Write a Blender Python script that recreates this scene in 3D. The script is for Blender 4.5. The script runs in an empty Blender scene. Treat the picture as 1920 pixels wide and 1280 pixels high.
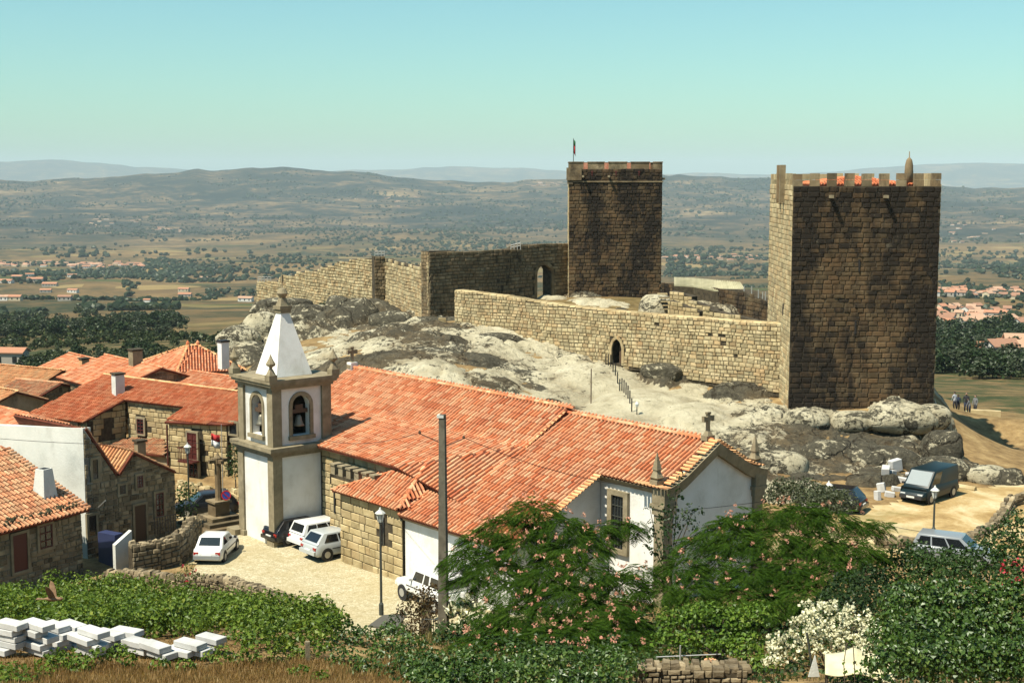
import bpy, math, random
import numpy as np
from mathutils import Matrix, Vector
R = math.radians
rng = np.random.default_rng(7); random.seed(7)
scene = bpy.context.scene
COL = scene.collection
# ------------------------------------------------------------------ camera, sky, sun, exposure
PITCH, CAMZ, FPX = R(6.73), 21.0, 2667.0
cam_d = bpy.data.cameras.new('camera'); cam = bpy.data.objects.new('camera', cam_d); COL.objects.link(cam)
cam.location = (0, 0, CAMZ); cam.rotation_euler = (R(90) - PITCH, 0, 0)
cam_d.sensor_width = 36; cam_d.lens = 50; cam_d.clip_start = .5; cam_d.clip_end = 90000
scene.camera = cam
SUN = np.array([-.404, -.310, .860])                       # towards the sun
SUN_EL = math.asin(SUN[2]); SUN_AZ = math.atan2(SUN[0], SUN[1])   # azimuth from +Y towards +X
world = bpy.data.worlds.new('World'); scene.world = world; world.use_nodes = True
nt = world.node_tree; nt.nodes.clear()
sky = nt.nodes.new('ShaderNodeTexSky'); sky.sky_type = 'NISHITA'; sky.sun_disc = False
sky.sun_elevation = SUN_EL; sky.sun_rotation = SUN_AZ; sky.altitude = 700; sky.air_density = 1.2; sky.dust_density = 1.0; sky.ozone_density = 1.0
tint = nt.nodes.new('ShaderNodeMix'); tint.data_type = 'RGBA'; tint.blend_type = 'MULTIPLY'; tint.inputs[0].default_value = 1
tint.inputs[7].default_value = (.66, 1.04, 1.0, 1)        # film stock: cyan green sky
bg = nt.nodes.new('ShaderNodeBackground'); bg.inputs[1].default_value = .079
wo = nt.nodes.new('ShaderNodeOutputWorld')
nt.links.new(sky.outputs[0], tint.inputs[6]); nt.links.new(tint.outputs[2], bg.inputs[0]); nt.links.new(bg.outputs[0], wo.inputs[0])
sd = bpy.data.lights.new('sun', 'SUN'); sd.energy = 5.0; sd.angle = R(.5); sd.color = (1, .92, .76)
so = bpy.data.objects.new('sun', sd); COL.objects.link(so)
so.rotation_euler = Vector(SUN).to_track_quat('Z', 'Y').to_euler(); so.location = (-200, -150, 400)
vs = scene.view_settings; vs.view_transform = 'Standard'; vs.look = 'None'; vs.exposure = .68; vs.gamma = 1; vs.use_curve_mapping = False
cy = scene.cycles; cy.max_bounces = 5; cy.diffuse_bounces = 1; cy.glossy_bounces = 2; cy.transmission_bounces = 3; cy.volume_bounces = 0; cy.transparent_max_bounces = 6
cy.caustics_reflective = False; cy.caustics_refractive = False; cy.sample_clamp_indirect = 4
# ------------------------------------------------------------------ geometry of the view (used to measure places)
CP, SP = math.cos(PITCH), math.sin(PITCH)
def ray(px, py):
    a = (px - 960) / FPX; b = (640 - py) / FPX
    return np.array([a, CP + b * SP, -SP + b * CP])
EYE = np.array([0, 0, CAMZ])
def at(px, py, y): r = ray(px, py); return EYE + r * (y / r[1])
def onz(px, py, z): r = ray(px, py); return EYE + r * ((z - CAMZ) / r[2])
def onpl(px, py, p, n): r = ray(px, py); return EYE + r * (np.dot(np.asarray(p) - EYE, n) / np.dot(r, n))
# ------------------------------------------------------------------ objects
def prop(o, label=None, cat=None, group=None, kind=None):
    if label: o['label'] = label
    if cat: o['category'] = cat
    if group: o['group'] = group
    if kind: o['kind'] = kind
    return o
def thing(name, label, cat, loc=(0, 0, 0), group=None):
    o = bpy.data.objects.new(name, None); COL.objects.link(o); o.location = [float(v) for v in loc]; o.empty_display_size = .2
    return prop(o, label, cat, group)
def kids(o): return [c for c in bpy.data.objects if c.parent is o]
def copy_tree(o, parent=None):
    c = o.copy(); COL.objects.link(c)
    if parent is not None: c.parent = parent
    for ch in list(o.children): copy_tree(ch, c)
    return c
def origin(o):
    v = np.zeros(3)
    while o is not None: v = v + np.array(o.location); o = o.parent
    return v
def np_mesh(name, V, faces, mats, smooth=False, midx=None):
    """faces: list of int arrays (n,k)"""
    me = bpy.data.meshes.new(name)
    V = np.asarray(V, dtype=np.float32)
    faces = [np.asarray(f, dtype=np.int32) for f in faces if len(f)]
    nl = sum(f.size for f in faces); nf = sum(len(f) for f in faces)
    me.vertices.add(len(V)); me.vertices.foreach_set('co', V.ravel())
    me.loops.add(nl); me.loops.foreach_set('vertex_index', np.concatenate([f.ravel() for f in faces]))
    tot = np.concatenate([np.full(len(f), f.shape[1], np.int32) for f in faces])
    st = np.concatenate([[0], np.cumsum(tot)[:-1]]).astype(np.int32)
    me.polygons.add(nf); me.polygons.foreach_set('loop_start', st); me.polygons.foreach_set('loop_total', tot)
    if midx is not None: me.polygons.foreach_set('material_index', np.asarray(midx, np.int32))
    for m in (mats if isinstance(mats, (list, tuple)) else [mats]): me.materials.append(m)
    me.polygons.foreach_set('use_smooth', np.full(nf, bool(smooth)))
    me.update(calc_edges=True); me.validate()
    return me
def link(name, me, parent=None, mat4=None):
    o = bpy.data.objects.new(name, me); COL.objects.link(o)
    if parent is not None: o.parent = parent
    if mat4 is not None: o.matrix_basis = mat4
    return o
class MB:
    def __init__(s): s.v = []; s.n = 0; s.f = {}
    def add(s, V, F):
        V = np.asarray(V, float).reshape(-1, 3)
        for f in F: s.f.setdefault(len(f), []).append([i + s.n for i in f])
        s.v.append(V); s.n += len(V); return s
    def hexa(s, P):                                         # 8 points: 4 bottom, 4 top
        return s.add(P, [(3, 2, 1, 0), (4, 5, 6, 7), (0, 1, 5, 4), (1, 2, 6, 5), (2, 3, 7, 6), (3, 0, 4, 7)])
    def box(s, c, d, ax=None, ay=None):                     # centre, full size, optional x axis (3d) / y axis
        c = np.asarray(c, float); ax = np.array([1, 0, 0.]) if ax is None else np.asarray(ax, float)
        if len(ax) == 2: ax = np.array([ax[0], ax[1], 0])
        ax = ax / np.linalg.norm(ax)
        if ay is None: ay = np.cross([0, 0, 1], ax); ay = np.array([0, 1., 0]) if np.linalg.norm(ay) < 1e-6 else ay
        ay = np.asarray(ay, float); ay = ay - ax * (ay @ ax); ay /= np.linalg.norm(ay); az = np.cross(ax, ay)
        h = np.asarray(d, float) / 2
        P = [c + ax * (sx * h[0]) + ay * (sy * h[1]) + az * (sz * h[2]) for sz in (-1, 1) for sx, sy in ((-1, -1), (1, -1), (1, 1), (-1, 1))]
        return s.hexa(P)
    def frus(s, c, d0, d1, h, ax=(1, 0)):                   # square frustum, base centre
        ax = np.array([ax[0], ax[1], 0.]); ax /= np.linalg.norm(ax); ay = np.array([-ax[1], ax[0], 0]); c = np.asarray(c, float)
        P = [c + ax * (sx * d / 2) + ay * (sy * d / 2) + np.array([0, 0, z]) for d, z in ((d0, 0), (d1, h)) for sx, sy in ((-1, -1), (1, -1), (1, 1), (-1, 1))]
        return s.hexa(P)
    def poly(s, pts, up, t):                                # prism: polygon swept by vector -up*t
        pts = np.asarray(pts, float); k = len(pts); up = np.asarray(up, float)
        V = np.concatenate([pts, pts - up * t])
        return s.add(V, [tuple(range(k)), tuple(range(2 * k - 1, k - 1, -1))] + [(i, k + i, k + (i + 1) % k, (i + 1) % k) for i in range(k)])
    def tube(s, path, r, k=6, r1=None, cap=True):
        path = np.asarray(path, float); m = len(path); r1 = r if r1 is None else r1
        rad = np.linspace(r, r1, m) if np.isscalar(r) else np.asarray(r)
        T = np.gradient(path, axis=0); V = []; ref = np.array([.13, .2, 1.]) 
        if abs(T[0] @ ref) > .93 * np.linalg.norm(T[0]) * np.linalg.norm(ref): ref = np.array([1., .1, 0])
        for i in range(m):
            t = T[i] / (np.linalg.norm(T[i]) + 1e-9); a = np.cross(t, ref); a /= np.linalg.norm(a) + 1e-9; b = np.cross(t, a)
            for j in range(k):
                q = 2 * math.pi * j / k; V.append(path[i] + rad[i] * (a * math.cos(q) + b * math.sin(q)))
        F = [(i * k + j, i * k + (j + 1) % k, (i + 1) * k + (j + 1) % k, (i + 1) * k + j) for i in range(m - 1) for j in range(k)]
        if cap: F += [tuple(range(k - 1, -1, -1)), tuple(range((m - 1) * k, m * k))]
        return s.add(V, F)
    def lathe(s, prof, c=(0, 0, 0), k=12, sq=False):        # prof [(r,z)]
        c = np.asarray(c, float); V = []; off = math.pi / 4 if sq else 0
        for r, z in prof:
            for j in range(k):
                q = 2 * math.pi * j / k + off; V.append(c + [r * math.cos(q), r * math.sin(q), z])
        m = len(prof)
        F = [(i * k + j, i * k + (j + 1) % k, (i + 1) * k + (j + 1) % k, (i + 1) * k + j) for i in range(m - 1) for j in range(k)]
        F += [tuple(range(k - 1, -1, -1)), tuple(range((m - 1) * k, m * k))]
        return s.add(V, F)
    def build(s, name, mat, parent=None, smooth=False, kind=None):
        V = np.concatenate(s.v)
        if parent is not None: V = V - origin(parent)
        me = np_mesh(name, V, [np.array(f) for f in s.f.values()], mat, smooth)
        o = link(name, me, parent)
        if kind: o['kind'] = kind
        return o
# ------------------------------------------------------------------ noise on the python side
def _h(ix, iy, s):
    n = (ix.astype(np.int64) * 374761393 + iy.astype(np.int64) * 668265263 + s * 974711) & 0xffffffff
    n = ((n ^ (n >> 13)) * 1274126177) & 0xffffffff
    return ((n ^ (n >> 16)) & 0xffff) / 65535.0
def vnoise(x, y, s=0):
    x = np.asarray(x, float); y = np.asarray(y, float); ix = np.floor(x); iy = np.floor(y); fx = x - ix; fy = y - iy
    fx = fx * fx * (3 - 2 * fx); fy = fy * fy * (3 - 2 * fy)
    a = _h(ix, iy, s); b = _h(ix + 1, iy, s); c = _h(ix, iy + 1, s); d = _h(ix + 1, iy + 1, s)
    return (a + (b - a) * fx) * (1 - fy) + (c + (d - c) * fx) * fy
def fbm(x, y, s=0, o=4, g=.5):
    t = 0; A = 1; N = 0
    for i in range(o): t = t + A * vnoise(x * 2 ** i + 17.3 * i, y * 2 ** i - 9.1 * i, s + i); N += A; A *= g
    return t / N - .5
# ------------------------------------------------------------------ materials
def lin(h):                                                 # '#rrggbb' -> linear
    c = [int(h[i:i + 2], 16) / 255 for i in (1, 3, 5)]
    return tuple((v / 12.92 if v <= .04045 else ((v + .055) / 1.055) ** 2.4) for v in c)
class NT:
    def __init__(s, name):
        s.m = bpy.data.materials.new(name); s.m.use_nodes = True; s.t = s.m.node_tree; s.t.nodes.clear()
        s.out = s.n('ShaderNodeOutputMaterial')
    def n(s, typ, **kw):
        o = s.t.nodes.new(typ)
        for k, v in kw.items(): setattr(o, k, v)
        return o
    def l(s, a, b): s.t.links.new(a, b)
    def val(s, sock, x):
        if hasattr(x, 'is_linked') or hasattr(x, 'links'): s.l(x, sock)
        else:
            try: sock.default_value = x
            except Exception: sock.default_value = tuple(x) + (1,)
    def warp(s, vec, scale, amt):
        o = s.n('ShaderNodeTexNoise'); s.l(vec, o.inputs['Vector']); o.inputs['Scale'].default_value = scale; o.inputs['Detail'].default_value = 4
        a = s.n('ShaderNodeVectorMath', operation='MULTIPLY'); s.l(o.outputs['Color'], a.inputs[0]); a.inputs[1].default_value = (amt,) * 3; b = s.n('ShaderNodeVectorMath', operation='ADD'); s.l(vec, b.inputs[0]); s.l(a.outputs[0], b.inputs[1]); return b.outputs[0]
    def math(s, op, a, b=0., clamp=False):
        o = s.n('ShaderNodeMath', operation=op, use_clamp=clamp); s.val(o.inputs[0], a); s.val(o.inputs[1], b); return o.outputs[0]
    def mix(s, f, a, b, mode='MIX'):
        o = s.n('ShaderNodeMix', data_type='RGBA', blend_type=mode); s.val(o.inputs[0], f); s.val(o.inputs[6], a); s.val(o.inputs[7], b); return o.outputs[2]
    def pos(s, scale=(1, 1, 1), obj=False, rot=(0, 0, 0)):
        g = s.n('ShaderNodeTexCoord').outputs['Object'] if obj else s.n('ShaderNodeNewGeometry').outputs['Position']
        m = s.n('ShaderNodeMapping'); m.inputs['Scale'].default_value = scale; m.inputs['Rotation'].default_value = rot; s.l(g, m.inputs['Vector']); return m.outputs[0]
    def noise(s, vec, scale=1., detail=4, rough=.6, dist=0.):
        o = s.n('ShaderNodeTexNoise'); s.l(vec, o.inputs['Vector']); o.inputs['Scale'].default_value = scale; o.inputs['Detail'].default_value = detail
        o.inputs['Roughness'].default_value = rough; o.inputs['Distortion'].default_value = dist; return o.outputs[0]
    def vor(s, vec, scale=1., feature='F1', out='Distance', rnd=1.):
        o = s.n('ShaderNodeTexVoronoi', feature=feature); s.l(vec, o.inputs['Vector']); o.inputs['Scale'].default_value = scale; o.inputs['Randomness'].default_value = rnd; return o.outputs[out]
    def ramp(s, f, stops, mode='LINEAR'):
        o = s.n('ShaderNodeValToRGB'); s.l(f, o.inputs[0]); r = o.color_ramp; r.interpolation = mode
        while len(r.elements) < len(stops): r.elements.new(.5)
        for e, (p, c) in zip(r.elements, stops): e.position = p; e.color = (tuple(c) + (1,)) if hasattr(c, '__len__') else (c, c, c, 1)
        return o.outputs[0]
    def rnd(s):                                             # one number per piece, whether an object or an island of a mesh
        a = s.n('ShaderNodeObjectInfo').outputs['Random']; b = s.n('ShaderNodeNewGeometry').outputs['Random Per Island']
        return s.math('FRACT', s.math('ADD', a, b))
    def bump(s, h, dist=.02, strength=1.):
        o = s.n('ShaderNodeBump'); s.l(h, o.inputs['Height']); o.inputs['Distance'].default_value = dist; o.inputs['Strength'].default_value = strength; return o.outputs[0]
    def pbr(s, col, rough=.85, normal=None, metal=0., spec=.3, coat=0.):
        p = s.n('ShaderNodeBsdfPrincipled'); s.val(p.inputs['Base Color'], col); s.val(p.inputs['Roughness'], rough); s.val(p.inputs['Metallic'], metal)
        p.inputs['Specular IOR Level'].default_value = spec; p.inputs['Coat Weight'].default_value = coat
        if normal is not None: s.l(normal, p.inputs['Normal'])
        s.l(p.outputs[0], s.out.inputs['Surface']); return s.m
def surface(name, stops, scale=1., vary=0., rough=.85, bump=0., bscale=8., stain=None, obj=False, spec=.25, hue=None, sc3=(1, 1, 1)):
    """procedural surface: noise ramp x per-piece brightness, optional hue shift towards a second colour, optional stains"""
    t = NT(name); v = t.pos(sc3, obj); nz = t.noise(v, scale, 5, .62); c = t.ramp(nz, stops)
    if hue is not None or vary: r = t.rnd()
    if hue is not None:
        r2 = t.math('FRACT', t.math('MULTIPLY', r, 7.31)); c = t.mix(t.math('MULTIPLY', t.math('POWER', r2, hue[2]), hue[1]), c, hue[0])
    if vary:
        k = t.math('ADD', t.math('MULTIPLY', r, vary * 2), 1 - vary); g = t.n('ShaderNodeCombineColor'); [t.l(k, g.inputs[i]) for i in range(3)]
        c = t.mix(1., c, g.outputs[0], 'MULTIPLY')
    if stain:
        for (sc, ss, lo, hi, amt, sv) in stain:
            f = t.noise(t.pos(sv), ss, 8, .74, .4); f = t.math('ADD', f, t.math('MULTIPLY', t.math('SUBTRACT', r, .5), .13)) if vary else f; f = t.ramp(f, [(lo, 0.), (hi, 1.)]); c = t.mix(t.math('MULTIPLY', f, amt), c, sc)
    nm = t.bump(t.noise(t.pos((1, 1, 1), obj), bscale, 6, .7), bump) if bump else None
    return t.pbr(c, rough, nm, spec=spec)
def leaf_mat(name, dark, light, extra=None, trans=.28, gloss=.02):
    t = NT(name); r = t.math('ADD', t.math('MULTIPLY', t.rnd(), .62), t.math('MULTIPLY', t.math('SUBTRACT', t.noise(t.pos(), .9, 4, .65), .30), .95)); c = t.ramp(r, [(0.05, dark), (.72, light), (1, extra or light)])
    d = t.n('ShaderNodeBsdfDiffuse'); t.l(c, d.inputs[0]); tr = t.n('ShaderNodeBsdfTranslucent'); t.l(t.mix(1., c, (1.2, 1.15, .5), 'MULTIPLY'), tr.inputs[0])
    m = t.n('ShaderNodeMixShader'); m.inputs[0].default_value = trans; t.l(d.outputs[0], m.inputs[1]); t.l(tr.outputs[0], m.inputs[2])
    gl = t.n('ShaderNodeBsdfGlossy'); gl.inputs['Roughness'].default_value = .45; gl.inputs[0].default_value = (.8, .85, .8, 1)
    m2 = t.n('ShaderNodeMixShader'); m2.inputs[0].default_value = gloss; t.l(m.outputs[0], m2.inputs[1]); t.l(gl.outputs[0], m2.inputs[2])
    t.l(m2.outputs[0], t.out.inputs['Surface']); return t.m
def plain(name, col, rough=.6, metal=0., spec=.4, coat=0., vary=.12, scale=3.):
    t = NT(name); f = t.noise(t.pos((1, 1, 1), True), scale, 4); c = t.mix(t.math('MULTIPLY', f, vary * 2), col, tuple(v * .6 for v in col))
    return t.pbr(c, rough, None, metal, spec, coat)
# ------------------------------------------------------------------ terrain heights
_cp = [(-70, 0, 19.3), (-30, 0, 19.3), (0, 0, 19.3), (30, 0, 19.3), (70, 0, 19.3), (-30, -60, 24), (30, -60, 24)]
for y, z in ((15, 14.2), (30, 9.2), (36, 7.5), (40, 6.35), (44, 5.55), (50, 4.5)):
    for x in (-60, -22, -8, 6, 20, 50): _cp.append((x, y, z))
_cp += [(-30, 58, 2.0), (-18, 58, 2.2), (-10, 58, 1.9), (-1, 58, 1.5), (8, 57, 2.2), (18, 58, 2.0), (30, 58, 2.0), (50, 58, 2.2)]
_cp += [(-40, 70, -.2), (-21, 71, .1), (-21, 66, .6), (-9, 66, .1), (-9, 61, .6), (-3, 66, .1), (3, 66, .5), (10, 66, 1.0), (20, 66, .8), (32, 68, .6), (50, 70, .8)]
_cp += [(-30, 80, -.8), (-15, 76, 0), (-15, 84, 0), (-9, 74, 0), (-3, 70, .2), (-14, 92, -.2), (-22, 86, -.3), (-20, 100, -.8), (-30, 104, -1.6), (-45, 100, -2.5), (-40, 125, -2.2), (-60, 125, -5), (-60, 150, -7), (-45, 150, -3.5), (-70, 180, -10), (-40, 190, -6)]
_cp += [(15, 74, .6), (25, 76, .9), (35, 78, .8), (27, 86, .9), (35, 88, .7), (50, 90, .6), (60, 80, .7), (5, 80, 1.0), (0, 86, 1.2), (-6, 92, 1.6)]
for px, py, d in ((1150, 694, 120), (1000, 640, 126), (853, 607, 132), (1290, 700, 118), (1437, 726, 114), (1478, 770, 106), (1740, 762, 106), (1600, 775, 105), (1230, 790, 105), (1120, 760, 110), (1400, 850, 95.6), (1480, 930, 87), (1560, 880, 93), (1650, 905, 90), (1065, 556, 150), (1235, 560, 150), (805, 603, 140), (720, 570, 158), (480, 580, 190), (620, 655, 128), (700, 640, 124), (480, 660, 134), (1780, 800, 104), (1810, 774, 132), (1745, 730, 118), (1900, 850, 103), (1900, 800, 122), (1850, 905, 92), (900, 700, 112), (800, 690, 110)):
    _cp.append(tuple(at(px, py, d)))
_cp += [(32.6, 108.5, 3.2), (35.5, 110, 1.3), (38.5, 111.5, -.3), (41.5, 113, -1.2), (34, 114, 3.0), (38, 118, -.4), (42, 121, -1.6)]
_cp += [(60, 130, -1.5), (75, 105, 0), (70, 170, -11), (50, 165, -8), (60, 210, -18), (20, 165, 5.5), (10, 175, 6), (-10, 175, 4), (30, 150, 3), (20, 200, -3), (-10, 205, 0), (-35, 220, -7), (30, 225, -12), (32, 128, 3.4), (24, 135, 4.6)]
_cp = np.array(_cp, float)
def _kern(a, b): return np.sqrt(((a[:, None, :] - b[None, :, :]) ** 2).sum(2) + 4.0)
_A = _kern(_cp[:, :2], _cp[:, :2]); _n = len(_cp)
_M = np.block([[_A, np.ones((_n, 1)), _cp[:, :2]], [np.ones((1, _n)), np.zeros((1, 3))], [_cp[:, :2].T, np.zeros((2, 3))]])
_wt = np.linalg.solve(_M, np.concatenate([_cp[:, 2], np.zeros(3)]))
def near_z(x, y):
    P = np.stack([x.ravel(), y.ravel()], 1); out = np.empty(len(P))
    for i in range(0, len(P), 20000):
        Q = P[i:i + 20000]; out[i:i + 20000] = _kern(Q, _cp[:, :2]) @ _wt[:_n] + _wt[_n] + Q @ _wt[_n + 1:]
    return out.reshape(x.shape)
_r = np.array([0, 150, 200, 250, 350, 450, 600, 750, 1000, 1300, 2000, 3000, 4300, 5500, 6800, 8000, 9500, 11000, 14000, 20000, 23000, 26000, 30000, 40000.])
_d = np.array([22, 22, 28, 36, 46.5, 54, 66, 78, 98, 116, 150, 191, 216, 214, 190, 135, 0, 110, 320, 320, 200, 0, 150, 320.])
_px1 = np.array([-900, -300, 0, 200, 350, 480, 600, 700, 800, 1000, 1240, 1440, 1600, 1760, 1920, 2300, 2900])
_py1 = np.array([340, 338, 334, 329, 323, 316, 322, 329, 334, 334, 329, 334, 338, 343, 346, 340, 335])
_px2 = np.array([-900, -200, 0, 100, 200, 300, 400, 600, 700, 850, 1000, 1100, 1300, 1450, 1600, 1700, 1800, 1920, 2300, 2900])
_py2 = np.array([310, 306, 302, 303, 306, 313, 322, 324, 318, 311, 314, 322, 324, 324, 320, 311, 304, 306, 300, 310])
def ground(x, y):
    x = np.asarray(x, float); y = np.asarray(y, float); r = np.hypot(x, y); az = np.arctan2(x, y)
    px = 960 + FPX * np.tan(np.clip(az, -.85, .85))
    lr = np.log(np.maximum(r, 1)); drop = np.interp(lr, np.log(np.maximum(_r, 1)), _d)
    rise1 = 9500 * (325 - np.interp(px, _px1, _py1)) / FPX + 9500 * .012 * fbm(px / 130., r * 0 + 3.3, 5, 4)
    k1 = np.exp(-((r - 9500) / 1500.) ** 2); rise2 = 26000 * (325 - np.interp(px, _px2, _py2)) / FPX + 26000 * .004 * fbm(px / 90., r * 0 + 1.1, 9, 4)
    k2 = np.exp(-((r - 26000) / 1800.) ** 2)
    v = CAMZ - drop + rise1 * k1 + rise2 * k2
    amp = np.interp(lr, np.log([150, 300, 700, 2000, 5000, 7500, 9000, 40000.]), [0, 3.5, 14, 44, 100, 110, 30, 60])
    wl = np.interp(lr, np.log([150, 700, 3000, 9000]), [60, 200, 700, 1600])
    sc = np.where(r < 700, 110., np.where(r < 3000, 420., 1500.))
    nz = (fbm(x / 110., y / 110., 11, 3) * np.clip((900 - r) / 500, 0, 1) + fbm(x / 420., y / 420., 12, 4) * np.clip((r - 300) / 500, 0, 1) * np.clip((4500 - r) / 2500, 0, 1) + fbm(x / 1700., y / 1700., 13, 5) * np.clip((r - 2500) / 2000, 0, 1))
    v = v + amp * nz
    near = near_z(np.clip(x, -90, 110), np.clip(y, -60, 240)) + .25 * fbm(x / 5., y / 5., 3, 4)
    t = np.clip((r - 150) / 110., 0, 1); t = t * t * (3 - 2 * t)
    return near * (1 - t) + v * t
def gz(x, y): return float(ground(np.array([x]), np.array([y]))[0])
def hit(px, py):                                            # where the line of sight meets the ground
    rr = ray(px, py); ys = np.concatenate([np.arange(30, 300, 1.), np.geomspace(300, 30000, 900)])
    P = EYE[None] + rr[None] * (ys / rr[1])[:, None]; b = P[:, 2] - ground(P[:, 0], P[:, 1]); i = np.argmax(b < 0)
    return P[i]
# ------------------------------------------------------------------ the ground sheet
az = np.concatenate([np.arange(-180, -60, 8), np.arange(-60, -23, 2.), np.arange(-23, 23.01, .15), np.arange(25, 61, 2.), np.arange(68, 180, 8)])
rr = np.concatenate([np.arange(1, 25, 3.), np.arange(25, 140, .6), np.arange(140, 400, 3.), np.geomspace(400, 36000, 300)])
RA, AA = np.meshgrid(rr, np.radians(az), indexing='ij')
X = RA * np.sin(AA); Y = RA * np.cos(AA); Z = ground(X, Y)
V = np.stack([X, Y, Z], 2).reshape(-1, 3); nr, na = X.shape
I = np.arange(nr * na).reshape(nr, na); J = np.roll(I, -1, 1)
F = np.stack([I[:-1].ravel(), I[1:].ravel(), J[1:].ravel(), J[:-1].ravel()], 1)[:, ::-1]
cen = np.concatenate([V, [[0, 0, V[:na, 2].mean()]]])
capf = np.stack([I[0], J[0], np.full(na, nr * na)], 1)[:, ::-1]
def terrain_material():
    t = NT('valley_and_dry_grass'); g = t.n('ShaderNodeNewGeometry').outputs['Position']; p = t.pos((1, 1, 0))
    ln = t.n('ShaderNodeVectorMath', operation='LENGTH'); t.l(p, ln.inputs[0]); r = ln.outputs['Value']
    big = t.noise(p, 1 / 1200., 8, .74, .9); mid = t.noise(p, 1 / 280., 7, .76, .5); sm = t.noise(p, 1 / 45., 6, .8); fine = t.noise(p, .6, 6, .7)
    mix1 = t.math('ADD', t.math('MULTIPLY', big, .34), t.math('ADD', t.math('MULTIPLY', mid, .38), t.math('MULTIPLY', sm, .28)))
    farc = t.ramp(mix1, [(.40, (.014, .022, .011)), (.455, (.040, .043, .019)), (.48, (.082, .062, .028)), (.54, (.155, .100, .042)), (.62, (.22, .155, .07))])
    farc2 = t.ramp(mix1, [(.43, (.006, .011, .010)), (.495, (.016, .021, .015)), (.515, (.062, .047, .029)), (.55, (.135, .088, .042)), (.60, (.28, .205, .105))])
    fr = t.ramp(t.math('MULTIPLY', r, 1 / 9000.), [(.48, 0.), (.68, 1.)]); c = t.mix(fr, farc, farc2)
    # cultivated plots
    pv = t.pos((1, 1.6, 0), rot=(0, 0, .3)); cell = t.vor(pv, 1 / 75., out='Color', rnd=.9)
    sep = t.n('ShaderNodeSeparateColor'); t.l(cell, sep.inputs[0])
    fieldc = t.ramp(sep.outputs[0], [(0, (.26, .19, .08)), (.35, (.17, .135, .05)), (.6, (.05, .07, .022)), (.8, (.12, .08, .038)), (1, (.36, .29, .13))], 'CONSTANT')
    on = t.math('MULTIPLY', t.math('GREATER_THAN', sep.outputs[1], .84), t.ramp(t.math('MULTIPLY', r, 1 / 9000.), [(.05, 0.), (.09, 1.), (.48, 1.), (.56, 0.)]))
    c = t.mix(t.math('MULTIPLY', on, .75), c, fieldc)
    # scrub on the near slope
    scrub = t.ramp(t.noise(p, .09, 6, .72, .5), [(.34, (.022, .034, .013)), (.46, (.055, .062, .024)), (.54, (.12, .085, .038)), (.66, (.24, .17, .078))])
    c = t.mix(t.ramp(t.math('MULTIPLY', r, 1 / 1000.), [(.35, 0.), (.9, 1.)]), scrub, c)
    dry = t.ramp(fine, [(.3, (.10, .062, .03)), (.5, (.24, .16, .072)), (.7, (.38, .275, .13))])
    c = t.mix(t.ramp(t.math('MULTIPLY', r, 1 / 1000.), [(.125, 0.), (.17, 1.)]), dry, c)
    nm = t.bump(t.noise(t.pos(), 2.5, 7, .75), .08)
    return t.pbr(c, .95, nm, spec=.1)
terrain = link('ground', np_mesh('ground', cen, [F, capf], terrain_material(), True)); terrain['kind'] = 'structure'
# ------------------------------------------------------------------ air: thin summer haze
hz = MB().box((0, 0, (-420 + 420) / 2), (90000, 90000, 840)); ht = NT('haze_air'); pv = ht.n('ShaderNodeVolumePrincipled')
pv.inputs['Color'].default_value = (.76, .92, .97, 1); pv.inputs['Density'].default_value = 4.9e-5; pv.inputs['Anisotropy'].default_value = -.1
ht.l(pv.outputs[0], ht.out.inputs['Volume']); hz.build('haze', ht.m, kind='stuff')
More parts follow.
